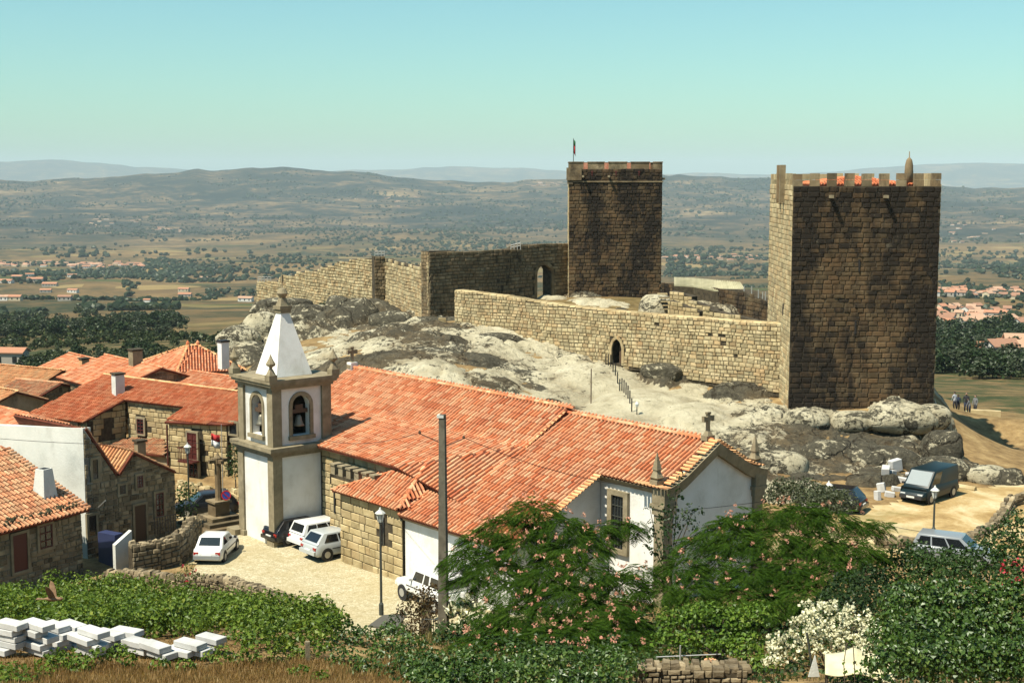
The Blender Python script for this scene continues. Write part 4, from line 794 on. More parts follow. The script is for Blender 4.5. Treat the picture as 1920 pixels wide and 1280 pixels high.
# ---- pillar-like end and the far wall
I0 = at(703, 590, 157); I1 = at(723, 590, 157.4); pw = thing('castle_wall', 'narrow shaded wall end standing between the two pale broken walls', 'wall', (*I0[:2], 6))
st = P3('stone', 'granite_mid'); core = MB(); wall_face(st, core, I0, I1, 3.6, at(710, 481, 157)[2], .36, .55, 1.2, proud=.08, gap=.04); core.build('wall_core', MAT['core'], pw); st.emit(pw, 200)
J1 = at(704, 560, 160); J0 = at(482, 560, 192); J0[2] = J1[2] = 0; dj = (J1 - J0)[:2]; Lj = np.linalg.norm(dj); dj /= Lj; nj = np.array([dj[1], -dj[0], 0])
def on_j(px, py): return onpl(px, py, J0, nj)
def sj_(p): return float((p[:2] - J0[:2]) @ dj)
jt = prof([(sj_(on_j(*p)), on_j(*p)[2]) for p in ((482, 529), (520, 527), (530, 517), (552, 517), (553, 511), (600, 506), (606, 500), (626, 499), (628, 491), (655, 490), (657, 486), (704, 484))])
jb = prof([(sj_(on_j(*p)), on_j(*p)[2]) for p in ((482, 585), (560, 582), (640, 560), (704, 545))])
fw = thing('castle_wall', 'far left castle wall of small pale stones with a stepped top above the dark boulders', 'wall', (*(J0 + (J1 - J0) / 2)[:2], 6))
st = P3('stone', 'granite'); core = MB(); wall_face(st, core, J0, J1, lambda s: jb(s) - 1, jt, .36, .55, 1.0, proud=.12, gap=.05, rough=.35); core.build('wall_core', MAT['core'], fw); st.emit(fw, 300)
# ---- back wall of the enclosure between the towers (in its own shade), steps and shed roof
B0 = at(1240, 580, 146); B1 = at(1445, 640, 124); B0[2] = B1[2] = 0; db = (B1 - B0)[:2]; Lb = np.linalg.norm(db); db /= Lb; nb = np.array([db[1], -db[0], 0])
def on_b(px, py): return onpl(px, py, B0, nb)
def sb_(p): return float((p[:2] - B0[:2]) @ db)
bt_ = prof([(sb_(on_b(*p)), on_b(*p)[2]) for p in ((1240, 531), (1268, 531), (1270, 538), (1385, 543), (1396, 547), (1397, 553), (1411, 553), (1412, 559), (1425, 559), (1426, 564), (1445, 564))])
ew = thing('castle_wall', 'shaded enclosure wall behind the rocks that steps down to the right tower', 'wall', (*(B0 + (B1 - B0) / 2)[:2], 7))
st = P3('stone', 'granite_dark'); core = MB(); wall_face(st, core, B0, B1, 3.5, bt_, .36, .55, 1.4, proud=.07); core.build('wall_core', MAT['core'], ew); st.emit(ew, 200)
for k, px in enumerate((1397, 1411, 1424, 1432, 1437)):
    p = on_b(px, 548 + 4 * k); b0_ = np.array([p[0], p[1] + .5, bt_(np.array(sb_(p))) - .1]); MB().tube([b0_, b0_ + [0, 0, .85]], .05, 5).build('railing_post', MAT['steel'], ew)
shd = thing('shed_roof', 'pale corrugated sheet roof of a low shed inside the castle enclosure', 'shed', at(1330, 540, 137))
yr = [at(1264, 521, 140), at(1300, 522, 139), at(1338, 526, 137.5), at(1389, 530, 134), at(1397, 543, 131), at(1340, 545, 134), at(1300, 537, 136.5), at(1264, 535, 137)]
tin = surface('bleached_sheet', [(.3, (.30, .28, .17)), (.6, (.42, .39, .25))], 1, .1, .6)
for q in ((0, 1, 6, 7), (1, 2, 5, 6), (2, 3, 4, 5)):
    a, b, c, d = [yr[i] for i in q]; m = MB(); n = 16
    for i in range(n):
        f0, f1 = i / n, (i + .55) / n; p = [a + (b - a) * f0, a + (b - a) * f1, d + (c - d) * f1, d + (c - d) * f0]; m.hexa([v for v in p] + [v + [0, 0, .09] for v in p])
    m.hexa([v - [0, 0, .06] for v in (a, b, c, d)] + [v + [0, 0, .01] for v in (a, b, c, d)])
    m.build('roof_sheet', tin, shd)
w_ = MB(); [w_.hexa([(*yr[i][:2], 4), (*yr[j][:2], 4), (*(yr[j][:2] + [0, .3]), 4), (*(yr[i][:2] + [0, .3]), 4), yr[i] - [0, 0, .08], yr[j] - [0, 0, .08], yr[j] + [0, .3, -.08], yr[i] + [0, .3, -.08]]) for i, j in ((7, 6), (6, 5), (5, 4))]; w_.build('wall', MAT['core'], shd)
def low_wall(label, p0, p1, zt, zb, ch=.34, sw=.55, th=.7, mat='granite'):
    t = thing('low_wall', label, 'wall', (p0[0], p0[1], zb)); s = P3('stone', mat); c = MB(); wall_face(s, c, p0, p1, zb, zt, ch, sw, th, proud=.08, gap=.04, rough=.3); c.build('wall_core', MAT['core'], t); s.emit(t, 120); return t
for lab, a, b, top in (('upper ruined wall stub behind the big boulder inside the castle', (1256, 550, 131), (1298, 560, 129), (545, 556)), ('middle stepped ruin wall behind the curtain wall', (1290, 570, 127), (1345, 585, 124.5), (562, 581)), ('lower ruin wall descending towards the right tower', (1318, 585, 122), (1418, 606, 117), (578, 601)), ('short ruin wall beside the cut steps of the boulder', (1253, 575, 128), (1312, 590, 125), (563, 584))):
    p0, p1 = at(*a), at(*b); L = np.linalg.norm((p1 - p0)[:2]); low_wall(lab, p0, p1, prof([(0, at(a[0], top[0], a[2])[2]), (L, at(b[0], top[1], b[2])[2])]), min(p0[2], p1[2]) - 1.2, mat='granite_warm')
# scaffold rails on the wall tops
for lab, px, py, d, n in (('thin steel safety railing on top of the pillar-like wall end', 712, 481, 157.6, 4), ('thin steel railing at the far left end of the castle wall', 496, 527, 190.5, 5), ('tilted steel railing on the step of the gateway wall', 967, 466, 146, 4)):
    t = thing('safety_railing', lab, 'railing', at(px, py, d))
    for k in range(n):
        b = at(px + (k - n / 2) * 6 + 3, py + 2, d); MB().tube([b, b + [.0, 0, .75 if 'tilted' not in lab else .5 + .1 * k]], .04, 5).build('post', MAT['steel'], t)
    for hh in (.4, .7):
        a = at(px - n * 3 + 3, py + 2, d); b = at(px + n * 3 - 3, py + 2, d); MB().tube([a + [0, 0, hh * (1 if 'tilted' not in lab else .65)], b + [0, 0, hh]], .03, 5).build('rail', MAT['steel'], t)
# ------------------------------------------------------------------ the old town
def wallpoly(mb, pts, nrm, th=.4):
    mb.poly([np.array(p, float) for p in pts], np.array([nrm[0], nrm[1], 0]), th)
def opening(parent, c, u, n, w, h, frame=None, bars=(0, 0), door=False, deep=.10, sub='window'):
    """a window or door standing in a wall: stone frame, pane, bars"""
    u3 = np.array([u[0], u[1], 0.]); n3 = np.array([n[0], n[1], 0.]); c = np.array(c, float)
    f = MB(); fw = .14
    for s in (-1, 1): f.box(c + u3 * s * (w / 2 + fw / 2), (fw, .16, h + 2 * fw), u3)
    for s in (-1, 1): f.box(c + np.array([0, 0, s * (h / 2 + fw / 2)]), (w, .16, fw), u3)
    o = f.build('door' if door else 'window', frame or MAT['dressed'], parent)
    MB().box(c + n3 * .0, (w, .06, h), u3).build('leaf' if door else 'pane', MAT['wood'] if door == 1 else MAT['wood_red'] if door == 2 else MAT['glass'], o)
    if bars[0] or bars[1]:
        b = MB()
        for k in range(bars[0]): b.box(c + u3 * w * ((k + 1) / (bars[0] + 1) - .5) + n3 * .045, (.05, .04, h), u3)
        for k in range(bars[1]): b.box(c + np.array([0, 0, h * ((k + 1) / (bars[1] + 1) - .5)]) + n3 * .05, (w, .04, .05), u3)
        for s in (-1, 1): b.box(c + u3 * s * (w / 2 - .03) + n3 * .045, (.07, .04, h), u3); b.box(c + np.array([0, 0, s * (h / 2 - .03)]) + n3 * .047, (w, .04, .06), u3)
        b.build('glazing_bars', MAT['wood_red'], o)
    return o
def chimney(parent, c, w, h, mat='grey_render', cap=True):
    m = MB().box(np.array(c) + [0, 0, h / 2 - .4], (w, w, h + .8), U3).build('chimney', MAT[mat], parent)
    if cap: MB().box(np.array(c) + [0, 0, h + .1], (w + .16, w + .16, .12), U3).build('cap', MAT['core'], m)
def gable_house(label, px, py, d, ang, L, D, slope=.42, roof='tile', wall='mortar', zb=None, pitch=.24, stones=None, n_t=200, over=.3, name='stone_house', ver=True, n_s=120):
    p = at(px, py, d); u = np.array([math.cos(R(ang)), -math.sin(R(ang))]); n = np.array([u[1], -u[0]]); ze = p[2]; zr = ze + slope * D / 2
    if zb is None: zb = gz(p[0], p[1]) - 1.5
    def Q(s, t, z): q = p[:2] + u * s - n * t; return np.array([q[0], q[1], z])
    h = thing(name, label, 'house', Q(L / 2, D / 2, max(zb + 1, ze - 5))); u3 = np.array([u[0], u[1], 0]); 
    b = MB(); b.poly([Q(over, t, z) for t, z in ((over, zb), (over, ze), (D / 2, zr - .16), (D - over, ze), (D - over, zb))], -u3, L - 2 * over); b.build('wall', MAT[wall], h)
    tp_ = P3('roof_tile', roof); dk = MB(); rg = P3('ridge_tile', roof)
    roof_plane(tp_, dk, [Q(0, 0, ze), Q(L, 0, ze), Q(L, D / 2, zr), Q(0, D / 2, zr)], pitch); roof_plane(tp_, dk, [Q(0, D / 2, zr), Q(L, D / 2, zr), Q(L, D, ze), Q(0, D, ze)], pitch * 1.3, .5)
    ridge_row(rg, Q(0, D / 2, zr + .04), Q(L, D / 2, zr + .04)); dk.build('roof_deck', MAT['deck'], h); tp_.emit(h, n_t); rg.emit(h, 40)
    if stones:
        s = P3('stone', stones); a = Q(over, over, 0); bb = Q(L - over, over, 0); cc = Q(L - over, D - over, 0)
        wall_face(s, None, a, bb, zb + .8, ze - .12, .34, .5, proud=.05, rough=.35)
        wall_face(s, None, bb, cc, zb + .8, lambda q: ze - .14 + np.minimum(q + .0, D - 2 * over - q) * slope * .98, .34, .5, proud=.05, rough=.35); s.emit(h, n_s)
    return h, Q, u, n, ze, zr
# --- the long town house with two wings
ua = R(32.7); u1 = np.array([math.cos(ua), -math.sin(ua)]); n1 = np.array([u1[1], -u1[0]]); u13 = np.array([u1[0], u1[1], 0]); n13 = np.array([n1[0], n1[1], 0])
Q1 = at(308, 791, 103); sl1 = .36; PN = np.array([sl1 * n1[0], sl1 * n1[1], 1.])
def rp(px, py): return onpl(px, py, Q1, PN)
th_ = thing('town_house', 'long stone town house with two wings and red tile roof left of the bell tower', 'house', (*rp(300, 745)[:2], -1))
tl = P3('roof_tile', 'tile_red'); dk = MB(); rg = P3('ridge_tile', 'tile_yellow'); core = MB(); st = P3('stone', 'granite_warm')
R0 = rp(195, 703); R1 = rp(475, 739); LW0 = rp(48, 778); LW1 = rp(157, 791); IN = rp(233, 750); ME = rp(345, 763); RW0 = Q1; RW1 = rp(420, 796); RW2 = rp(475, 790)
roof_plane(tl, dk, [LW0, LW1, IN, ME, RW0, RW1, RW2, R1, R0], .24)
ridge_row(rg, R0 + [0, 0, .06], R1 + [0, 0, .06]); bk = -n13 * 6 + [0, 0, -2.2]
roof_plane(tl, dk, [R0, R1, R1 + bk, R0 + bk], .4, .6)
sh = -n13 * .3
def top_at(p): return float(Q1[2] + sl1 * ((Q1[:2] - p[:2]) @ n1)) - .16
def rw(a, b, zb, hole=None, thick=.6):                      # stone wall under the roof plane
    a, b = a + sh, b + sh; za, zb2 = top_at(a), top_at(b); L = np.linalg.norm((b - a)[:2])
    wall_face(st, core, a, b, zb, lambda s: za + (zb2 - za) * s / L, .42, .62, thick, hole, proud=.045, gap=.03, rough=.3)
def hole_for(a, u, items):
    def f(s, z, w, h): return any(abs(s - (np.array(c)[:2] - a[:2]) @ u) < ww / 2 + .1 + w * .5 and abs(z - c[2]) < hh / 2 + .1 + h * .5 for c, ww, hh in items)
    return f
a_r = RW0 + sh; dvec = lambda px, py: onpl(px, py, a_r + n13 * .1, n13)
cD, cL = dvec(361, 836), dvec(364, 884)
rw(RW0 + u13 * .15, RW1, -2.6, hole_for(a_r + u13 * .15, u1, [(cD, .95, 1.9), (cL, .9, 1.4)]))
opening(th_, cD, u1, n1, .95, 1.95, bars=(1, 3), door=2); lw = opening(th_, cL, u1, n1, .85, 1.4, bars=(1, 2))
bal = MB(); cb_ = cD + n13 * .45 - np.array([0, 0, 1.05]); bal.box(cb_, (1.5, .7, .12), u13)
for k in range(9): bal.box(cb_ + u13 * (k - 4) * .17 + n13 * .33 + [0, 0, .5], (.03, .03, .95), u13)
bal.box(cb_ + n13 * .33 + [0, 0, .98], (1.5, .05, .05), u13)
for s in (-1, 1):
    bal.box(cb_ + u13 * s * .73 + [0, 0, .98], (.05, .7, .05), u13)
bal.build('balcony', MAT['wood_red'], th_)
MB().tube([RW0 + u13 * .1 + n13 * -.15 - [0, 0, .2], RW0 + u13 * .1 - n13 * .15 - [0, 0, 4.2]], .07, 6).build('drain_pipe', MAT['wood_red'], th_)
aM = IN + sh; mvec = lambda px, py: onpl(px, py, aM + n13 * .1, n13); cW = mvec(264, 799)
rw(IN, ME, -1.8, hole_for(aM, u1, [(cW, 1.0, 1.5)])); opening(th_, cW, u1, n1, .72, 1.15, bars=(1, 3))
rw(LW0, LW1, -2.6); MB().box(onpl(137, 797, LW0 + sh + n13 * .1, n13), (1.2, .1, .5), u13).build('window', MAT['glass'], th_)
# gable side of the left wing, in shade
a, b = LW1 + sh - u13 * .25, IN + sh - u13 * .25; za, zb2 = top_at(a), top_at(b); Ls = np.linalg.norm((b - a)[:2])
ns = np.array([u1[0], u1[1]]); cS = onpl(198, 801, a + u13 * .1, u13)
wall_face(st, core, a, b, -2.6, lambda s: za + (zb2 - za) * s / Ls, .42, .62, .6, hole_for(a, -n1, [(cS, .85, 1.5)]), proud=.045, gap=.03, rough=.3)
opening(th_, cS, -n1, u1, .62, 1.15, bars=(1, 2))
# right wing's far part, behind the flag pole, and its small window
cX = onpl(438, 803, RW1 + sh * 1.6 + n13 * .1, n13); rw(RW1 + sh, RW2 + sh, -2.6, hole_for(RW1 + sh * 2, u1, [(cX, .9, 1.0)])); opening(th_, cX, u1, n1, .7, .8)
rw(RW0 + u13 * .2 - n13 * 4, RW0 + u13 * .2, -2.6) if False else None
side = MB(); side.hexa([(*(v)[:2], z) for z0 in (0,) for z, v in [(-3, RW0 + sh + u13 * .2), (-3, RW2 + sh), (-3, RW2 - n13 * 9), (-3, RW0 - n13 * 9 + u13 * .2)]] + [(*(v)[:2], top_at(v) - .15) for v in (RW0 + sh + u13 * .2, RW2 + sh, RW2 - n13 * 3, RW0 - n13 * 3 + u13 * .2)]) ; side.build('side_wall', MAT['core'], th_)
cpt = rp(222, 738); chimney(th_, cpt, .75, 1.5, 'grey_render')
dk.build('roof_deck', MAT['deck'], th_); core.build('wall_core', MAT['core'], th_); tl.emit(th_, 300); rg.emit(th_, 80); st.emit(th_, 300)
# lean-to between the wings
lz = mvec(280, 823); PL = np.array([.3 * n1[0], .3 * n1[1], 1.]); lt_ = thing('lean_to', 'low lean-to with a dark old tile roof between the wings of the long town house', 'shed', lz - [0, 0, 3])
tl = P3('roof_tile', 'tile_old'); dk = MB(); pp = [onpl(x, y, lz, PL) for x, y in ((200, 845), (308, 854), (308, 825), (250, 821), (190, 838))]; roof_plane(tl, dk, pp, .24); dk.build('roof_deck', MAT['deck'], lt_); tl.emit(lt_, 200)
b = MB(); b.hexa([(*(pp[0] + sh)[:2], -2.5), (*(pp[1] + sh)[:2], -2.5), (*(pp[1] + sh * 2)[:2], -2.5), (*(pp[0] + sh * 2)[:2], -2.5), pp[0] + sh - [0, 0, .15], pp[1] + sh - [0, 0, .15], pp[1] + sh * 2 - [0, 0, .15], pp[0] + sh * 2 - [0, 0, .15]]); b.build('wall', MAT['mortar'], lt_)
# --- white rendered house and the gabled rubble house in the shaded street
C7 = at(326, 1000, 82); nS = np.array([.78, -.626]); uS = np.array([.626, .78]); nS3 = np.array([nS[0], nS[1], 0]); uS3 = np.array([uS[0], uS[1], 0])
def sp_(px, py): return onpl(px, py, C7, nS3)
def ls(p, o): return float((p[:2] - o[:2]) @ uS)
wh = thing('rendered_house', 'house with a tall blank pale rendered wall facing left and dark rubble side wall', 'house', sp_(180, 1040))
wc = sp_(155, 803); wc2 = sp_(158, 1050); rc = sp_(219, 889); nW = np.array([-uS[0], -uS[1], 0.])
def wp(px, py): return onpl(px, py, wc, nW)
b = MB(); wl = wp(-60, 795); b.hexa([(*wl[:2], -1), (*wc[:2], -1), (*(wc - nW * .5)[:2], -1), (*(wl - nW * .5)[:2], -1), wl, wc, wc - nW * .5, wl - nW * .5]); b.build('rendered_wall', MAT['grey_render'], wh)
L7 = ls(rc, wc); s7 = P3('stone', 'rubble'); core = MB()
cv = [(sp_(177, 879), .4, 1.2), (sp_(172, 985), .55, 1.3)]
wall_face(s7, core, wc - nW * .02, (*rc[:2], 0), -.8, lambda s: wc[2] - .1 + (rc[2] - wc[2]) * s / L7, .27, .36, .5, hole_for(wc, uS, cv), proud=.05, gap=.03, rough=.5)
for c, w, h in cv: opening(wh, c + nS3 * .03, uS, nS, w * .85, h * .9, bars=(0, 0))
core.build('side_wall', MAT['mortar'], wh); s7.emit(wh, 300)
tl = P3('roof_tile', 'tile_old'); dk = MB(); bkv = -nS3 * 7; roof_plane(tl, dk, [wc - nW * .2 + nS3 * .1 + [0, 0, -.02], rc + nS3 * .1, rc + bkv, wc + bkv - nW * .2], .3, .5); dk.build('roof_deck', MAT['deck'], wh); tl.emit(wh, 60)
MB().tube([sp_(180, 950) + nS3 * .2, sp_(180, 950) + nS3 * .9 + [0, 0, .5]], .03, 5).build('bracket', MAT['steel'], wh)
gh = thing('gabled_house', 'rubble stone house with its shaded gable, small windows and dark door towards the square', 'house', sp_(270, 1000))
g0, ga, g1 = sp_(219, 889), sp_(247, 846), sp_(327, 883); La, Lb_ = ls(ga, g0), ls(g1, g0); s7 = P3('stone', 'rubble'); core = MB()
its = [(sp_(261, 902), .45, .75), (sp_(228, 917), .45, .55), (sp_(298, 945), .62, 1.5), (sp_(262, 980), .85, 2.3)]
wall_face(s7, core, (*g0[:2], 0), (*g1[:2], 0), -1.2, prof([(0, g0[2] - .1), (La, ga[2] - .12), (Lb_, g1[2] - .1)]), .27, .36, .5, hole_for(g0, uS, its), proud=.05, gap=.03, rough=.5)
core.build('wall', MAT['mortar'], gh); s7.emit(gh, 300)
for k, (c, w, h) in enumerate(its): opening(gh, c + nS3 * .03, uS, nS, w * .9, h * .92, bars=(0, 0) if k in (1, 3) else (1, 3), door=1 if k == 3 else False)
tl = P3('roof_tile', 'tile_yellow'); dk = MB(); bkv = -nS3 * 9
roof_plane(tl, dk, [g0 + nS3 * .2, ga + nS3 * .2, ga + bkv, g0 + bkv], .3, .5); roof_plane(tl, dk, [ga + nS3 * .2, g1 + nS3 * .2, g1 + bkv, ga + bkv], .3, .5)
dk.build('roof_deck', MAT['deck'], gh); tl.emit(gh, 150); chimney(gh, sp_(287, 862) - nS3 * 1.2, .5, .9, 'dressed')
b = MB(); b.hexa([(*v[:2], -1.5) for v in (g0 - nS3 * .5, g1 - nS3 * .5, g1 + bkv, g0 + bkv)] + [v - [0, 0, .25] for v in (g0 - nS3 * .5, g1 - nS3 * .5, g1 + bkv, g0 + bkv)]); b.build('side_wall', MAT['mortar'], gh)
rl = thing('street_railing', 'low dark iron railing along the shaded gabled house', 'railing', sp_(290, 1000) + nS3 * .9)
for k in range(9):
    p = sp_(272 + k * 5, 990 - k * .9) + nS3 * .9; MB().tube([p - [0, 0, .3], p + [0, 0, .75]], .022, 4).build('bar', MAT['black'], rl)
a, b = sp_(270, 990) + nS3 * .9, sp_(314, 982) + nS3 * .9; MB().tube([a + [0, 0, .75], b + [0, 0, .75]], .025, 5).build('rail', MAT['black'], rl)
# --- tiled house at the lower left
E8 = at(168, 955, 73.7); u8 = np.array([.50, .866]); n8 = np.array([.866, -.50]); u83 = np.array([*u8, 0]); n83 = np.array([*n8, 0]); PN8 = np.array([.43 * n8[0], .43 * n8[1], 1.])
def r8(px, py): return onpl(px, py, E8, PN8)
h8 = thing('tiled_house', 'low rubble house at the lower left with a big weathered tile roof and tapered chimney', 'house', r8(60, 960) - [0, 0, 3])
tl = P3('roof_tile', 'tile_old'); dk = MB(); e0 = E8 - u83 * 12; tpz = E8 - n83 * 6.3 + [0, 0, .43 * 6.3]; roof_plane(tl, dk, [e0, E8, tpz, tpz - u83 * 12], .26, .44, h=.11, tilt=.15)
roof_plane(tl, dk, [tpz, tpz - u83 * 12, tpz - u83 * 12 - n83 * 5 - [0, 0, 2.1], tpz - n83 * 5 - [0, 0, 2.1]], .4, .6); dk.build('roof_deck', MAT['deck'], h8); tl.emit(h8, 300)
vv = P3('verge_tile', 'tile_old'); verge_row(vv, E8 + [0, 0, .03], tpz + [0, 0, .03], u8, .25, .5); vv.emit(h8, 40)
s8 = P3('stone', 'rubble'); core = MB(); w0 = e0 - n83 * .35; w1 = E8 - n83 * .35 - u83 * .3; it8 = [(onpl(84, 1005, w1, n83), .95, 1.3), (onpl(36, 1035, w1, n83), 1.0, 2.0)]
wall_face(s8, core, w0, w1, -.5, E8[2] - .25, .27, .38, .6, hole_for(w0, u8, it8), proud=.05, gap=.03, rough=.5)
wall_face(s8, core, w1, w1 - n83 * 5.5, -.5, lambda s: E8[2] - .2 + .42 * s, .27, .38, .5, proud=.05, gap=.03, rough=.5)
core.build('wall', MAT['mortar'], h8); s8.emit(h8, 300); opening(h8, it8[0][0] + n83 * .04, u8, n8, .85, 1.2, bars=(1, 2)); opening(h8, it8[1][0] + n83 * .04, u8, n8, .9, 1.9, door=2)
c8 = r8(84, 925); m = MB().frus(c8 - [0, 0, .4], .95, .6, 1.75, u8).build('chimney', MAT['grey_render'], h8); MB().box(c8 + [0, 0, 1.3], (.45, .45, .12), u83).build('flue', MAT['black'], m)
moss = MB()
for i in range(150):
    s = random.uniform(.3, 11.5); t = random.gauss(.55, .12); c = E8 - u83 * s * 1 - n83 * t + [0, 0, .43 * t + .09]; r_ = random.uniform(.05, .12); moss.lathe([(r_, 0), (r_ * .8, .05), (.01, .08)], c, 5)
mo = moss.build('moss', plain('roof_moss', (.05, .045, .02), .95), h8, kind='stuff')
# --- houses behind
gable_house('tiled house with a shaded stone gable facing right, left of the hipped roof', 0, 0, 1, 50, 11, 9, zb=-4) if False else None
def behind(label, apexpx, d, ang, L, half, slope, **k):      # from the near end of the ridge
    p = at(*apexpx, d); u = np.array([math.cos(R(ang)), -math.sin(R(ang))]); n = np.array([u[1], -u[0]]); c = p[:2] - u * L + n * half; z = p[2] - slope * half; y = c[1]
    o = np.array([c[0], c[1], z]); 
    # project back to the pixel the builder expects
    q = o - EYE; f_ = q[1] * CP - q[2] * SP; up_ = q[1] * SP + q[2] * CP
    return gable_house(label, 960 + FPX * q[0] / f_, 640 - FPX * up_ / f_, y, ang, L, half * 2, slope, **k)
HA = behind('orange tiled house with a dark shaded gable, in front of the hipped roof', (303, 690), 118, 50, 11.2, 4.6, .35, roof='tile', zb=-4, stones='rubble', n_s=60)
chimney(HA[0], at(254, 668, 121) - [0, 0, .4], .9, .9, 'dressed')
HF = behind('tiled house with a small chimney at the left edge of the roofs', (187, 676), 131, 50, 7, 4.5, .36, roof='tile', zb=-5, n_t=80); chimney(HF[0], at(158, 690, 128), .7, .8, 'tile_yellow')
HG = behind('narrow tiled roof just left of the belfry', (470, 712), 116, 40, 8, 3.2, .34, roof='tile', zb=-3, n_t=60)
HB = behind('sunbleached yellow tiled house with a pale gable edge near the left side', (118, 695), 128, 28, 8.5, 4, .34, roof='tile_yellow', zb=-6, stones='rubble', n_t=100, n_s=60)
HC = behind('half ruined rubble house with broken brown roof near the left side', (116, 719), 121, 28, 5.5, 3, .30, roof='tile_old', zb=-6, wall='mortar', stones='rubble', n_t=80, n_s=120)
HD = behind('small house with tile roof cut by the left edge of the view, higher one', (26, 696), 131, 50, 6, 3.6, .4, roof='tile_yellow', zb=-7, stones='rubble', n_t=60, n_s=60)
HE = behind('low orange roofed house at the left edge below the yellow roof', (32, 734), 116, 38, 7, 3, .36, roof='tile_yellow', zb=-6, n_t=80)
HH = behind('orange tiled house with ridge right above the tall pale rendered wall', (50, 776), 98, 44, 8, 3.2, .36, roof='tile', zb=-3, n_t=120); HI = behind('second low tile roof peeping over the tall pale rendered wall', (60, 786), 95, 52, 4, 3.8, .34, roof='tile', zb=-3, n_t=80)
# hipped roof
hp = thing('hipped_house', 'house with a large hipped orange roof and white chimney behind the town house', 'house', onz(355, 690, 3.4) - [0, 0, 4])
Nc, Lc_, Rc_ = onz(331, 699, 3.4), onz(262, 679, 3.4), onz(462, 695, 3.4); Bc = Lc_ + Rc_ - Nc; ap0 = at(352, 649, (Nc[1] + Bc[1]) / 2); ap1 = ap0 + (Rc_ - Nc) / np.linalg.norm(Rc_ - Nc) * .9
tl = P3('roof_tile', 'tile'); dk = MB(); rg = P3('ridge_tile', 'tile_yellow')
for q in ([Lc_, Nc, ap0], [Nc, Rc_, ap1], [Nc, ap1, ap0], [Rc_, Bc, ap1], [Bc, Lc_, ap0]): roof_plane(tl, dk, q, .26)
for a, b in ((Nc, ap0), (Rc_, ap1), (Lc_, ap0), (ap0, ap1)): ridge_row(rg, a + [0, 0, .05], b + [0, 0, .05])
dk.build('roof_deck', MAT['deck'], hp); tl.emit(hp, 250); rg.emit(hp, 80); ctr = (Nc + Bc) / 2
b = MB(); cs4 = [c + (ctr - c) / np.linalg.norm(ctr - c) * .5 for c in (Nc, Rc_, Bc, Lc_)]; b.hexa([(*c[:2], -4) for c in cs4] + [(*c[:2], 3.3) for c in cs4]); b.build('wall', MAT['grey_render'], hp)
MB().lathe([(.16, 0), (.16, .3), (.02, .5)], ap0 + [0, 0, .05], 8).build('roof_finial', MAT['tile'], hp); MB().lathe([(.16, 0), (.16, .3), (.02, .5)], ap1 + [0, 0, .05], 8).build('roof_finial', MAT['tile'], hp)
cp_ = at(419, 668, Rc_[1] - 1.5); m = MB().box(cp_ + [0, 0, .1], (.75, .75, 2.4), U3).build('chimney', MAT['white'], hp); MB().box(cp_ + [0, 0, 1.38], (.9, .9, .16), U3).build('cap', MAT['black'], m)
# ------------------------------------------------------------------ walls, paving, street furniture
def sheet(name, outline, mat, lift=.05, step=.6, kind='structure', amp=0.):
    o = np.array(outline); x = np.arange(o[:, 0].min(), o[:, 0].max() + step, step); y = np.arange(o[:, 1].min(), o[:, 1].max() + step, step)
    Xg, Yg = np.meshgrid(x, y, indexing='ij'); Zg = ground(Xg, Yg) + lift + amp * fbm(Xg, Yg, 5, 3); n0, n1 = Xg.shape; ins = np.array([[inside(outline, a, b) for b in y] for a in x])
    I = np.arange(n0 * n1).reshape(n0, n1); ok = ins[:-1, :-1] & ins[1:, 1:] & ins[1:, :-1] & ins[:-1, 1:]
    F = np.stack([I[:-1, :-1][ok], I[1:, :-1][ok], I[1:, 1:][ok], I[:-1, 1:][ok]], 1); o = link(name, np_mesh(name, np.stack([Xg, Yg, Zg], 2).reshape(-1, 3), [F], mat, True)); o['kind'] = kind; return o
def cobble_mat():
    t = NT('granite_setts'); p = t.pos((1, 1, 0)); d = t.vor(p, 7.5, 'DISTANCE_TO_EDGE'); cell = t.vor(p, 7.5, out='Color'); s = t.n('ShaderNodeSeparateColor'); t.l(cell, s.inputs[0])
    c = t.ramp(s.outputs[0], [(0, (.40, .35, .22)), (.6, (.50, .44, .29)), (1, (.58, .52, .36))]); c = t.mix(t.ramp(d, [(.0, .8), (.09, 0.)]), c, (.22, .18, .10))
    big = t.ramp(t.noise(p, .35, 6, .7, .5), [(.42, 0.), (.62, .55)]); c = t.mix(big, c, (.36, .29, .15)); c = t.mix(t.ramp(t.noise(p, 2.2, 5, .7), [(.52, 0.), (.68, .55)]), c, (.25, .20, .09))
    return t.pbr(c, .9, t.bump(d, .03), spec=.15)
def dirt_mat():
    t = NT('dry_dirt_road'); p = t.pos((1, 1, 0)); n = t.noise(p, .35, 7, .68, .6); c = t.ramp(n, [(.34, (.26, .17, .07)), (.47, (.40, .28, .125)), (.56, (.50, .39, .21)), (.7, (.60, .50, .32))])
    c = t.mix(t.ramp(t.noise(p, 3.5, 5, .75), [(.5, 0.), (.7, .5)]), c, (.24, .17, .075)); c = t.mix(t.ramp(t.noise(p, .16, 4, .6), [(.56, 0.), (.66, .4)]), c, (.10, .12, .04)); return t.pbr(c, .95, t.bump(t.noise(p, 6, 6, .75), .05), spec=.1)
g2 = lambda px, py, z=0.: tuple(onz(px, py, z)[:2])
sheet('cobbled_square', [g2(330, 930), g2(470, 960), g2(640, 985), g2(700, 1020), (3, 70.5), (6, 66), (1, 63.5), (-3.5, 59.5), (-8.2, 59.8), (-9.4, 62.5), g2(535, 1150), g2(490, 1108), g2(400, 1088), g2(345, 1080), g2(372, 1000), g2(320, 975)], cobble_mat(), .06, .5)
sheet('dirt_road', [(14, 79), (20, 83), (27, 88.5), (34, 92.5), (46, 98), (60, 104), (60, 92), (45, 84), (38, 77), (30, 73.8), (20, 73), (14, 74)], dirt_mat(), .12, .6)
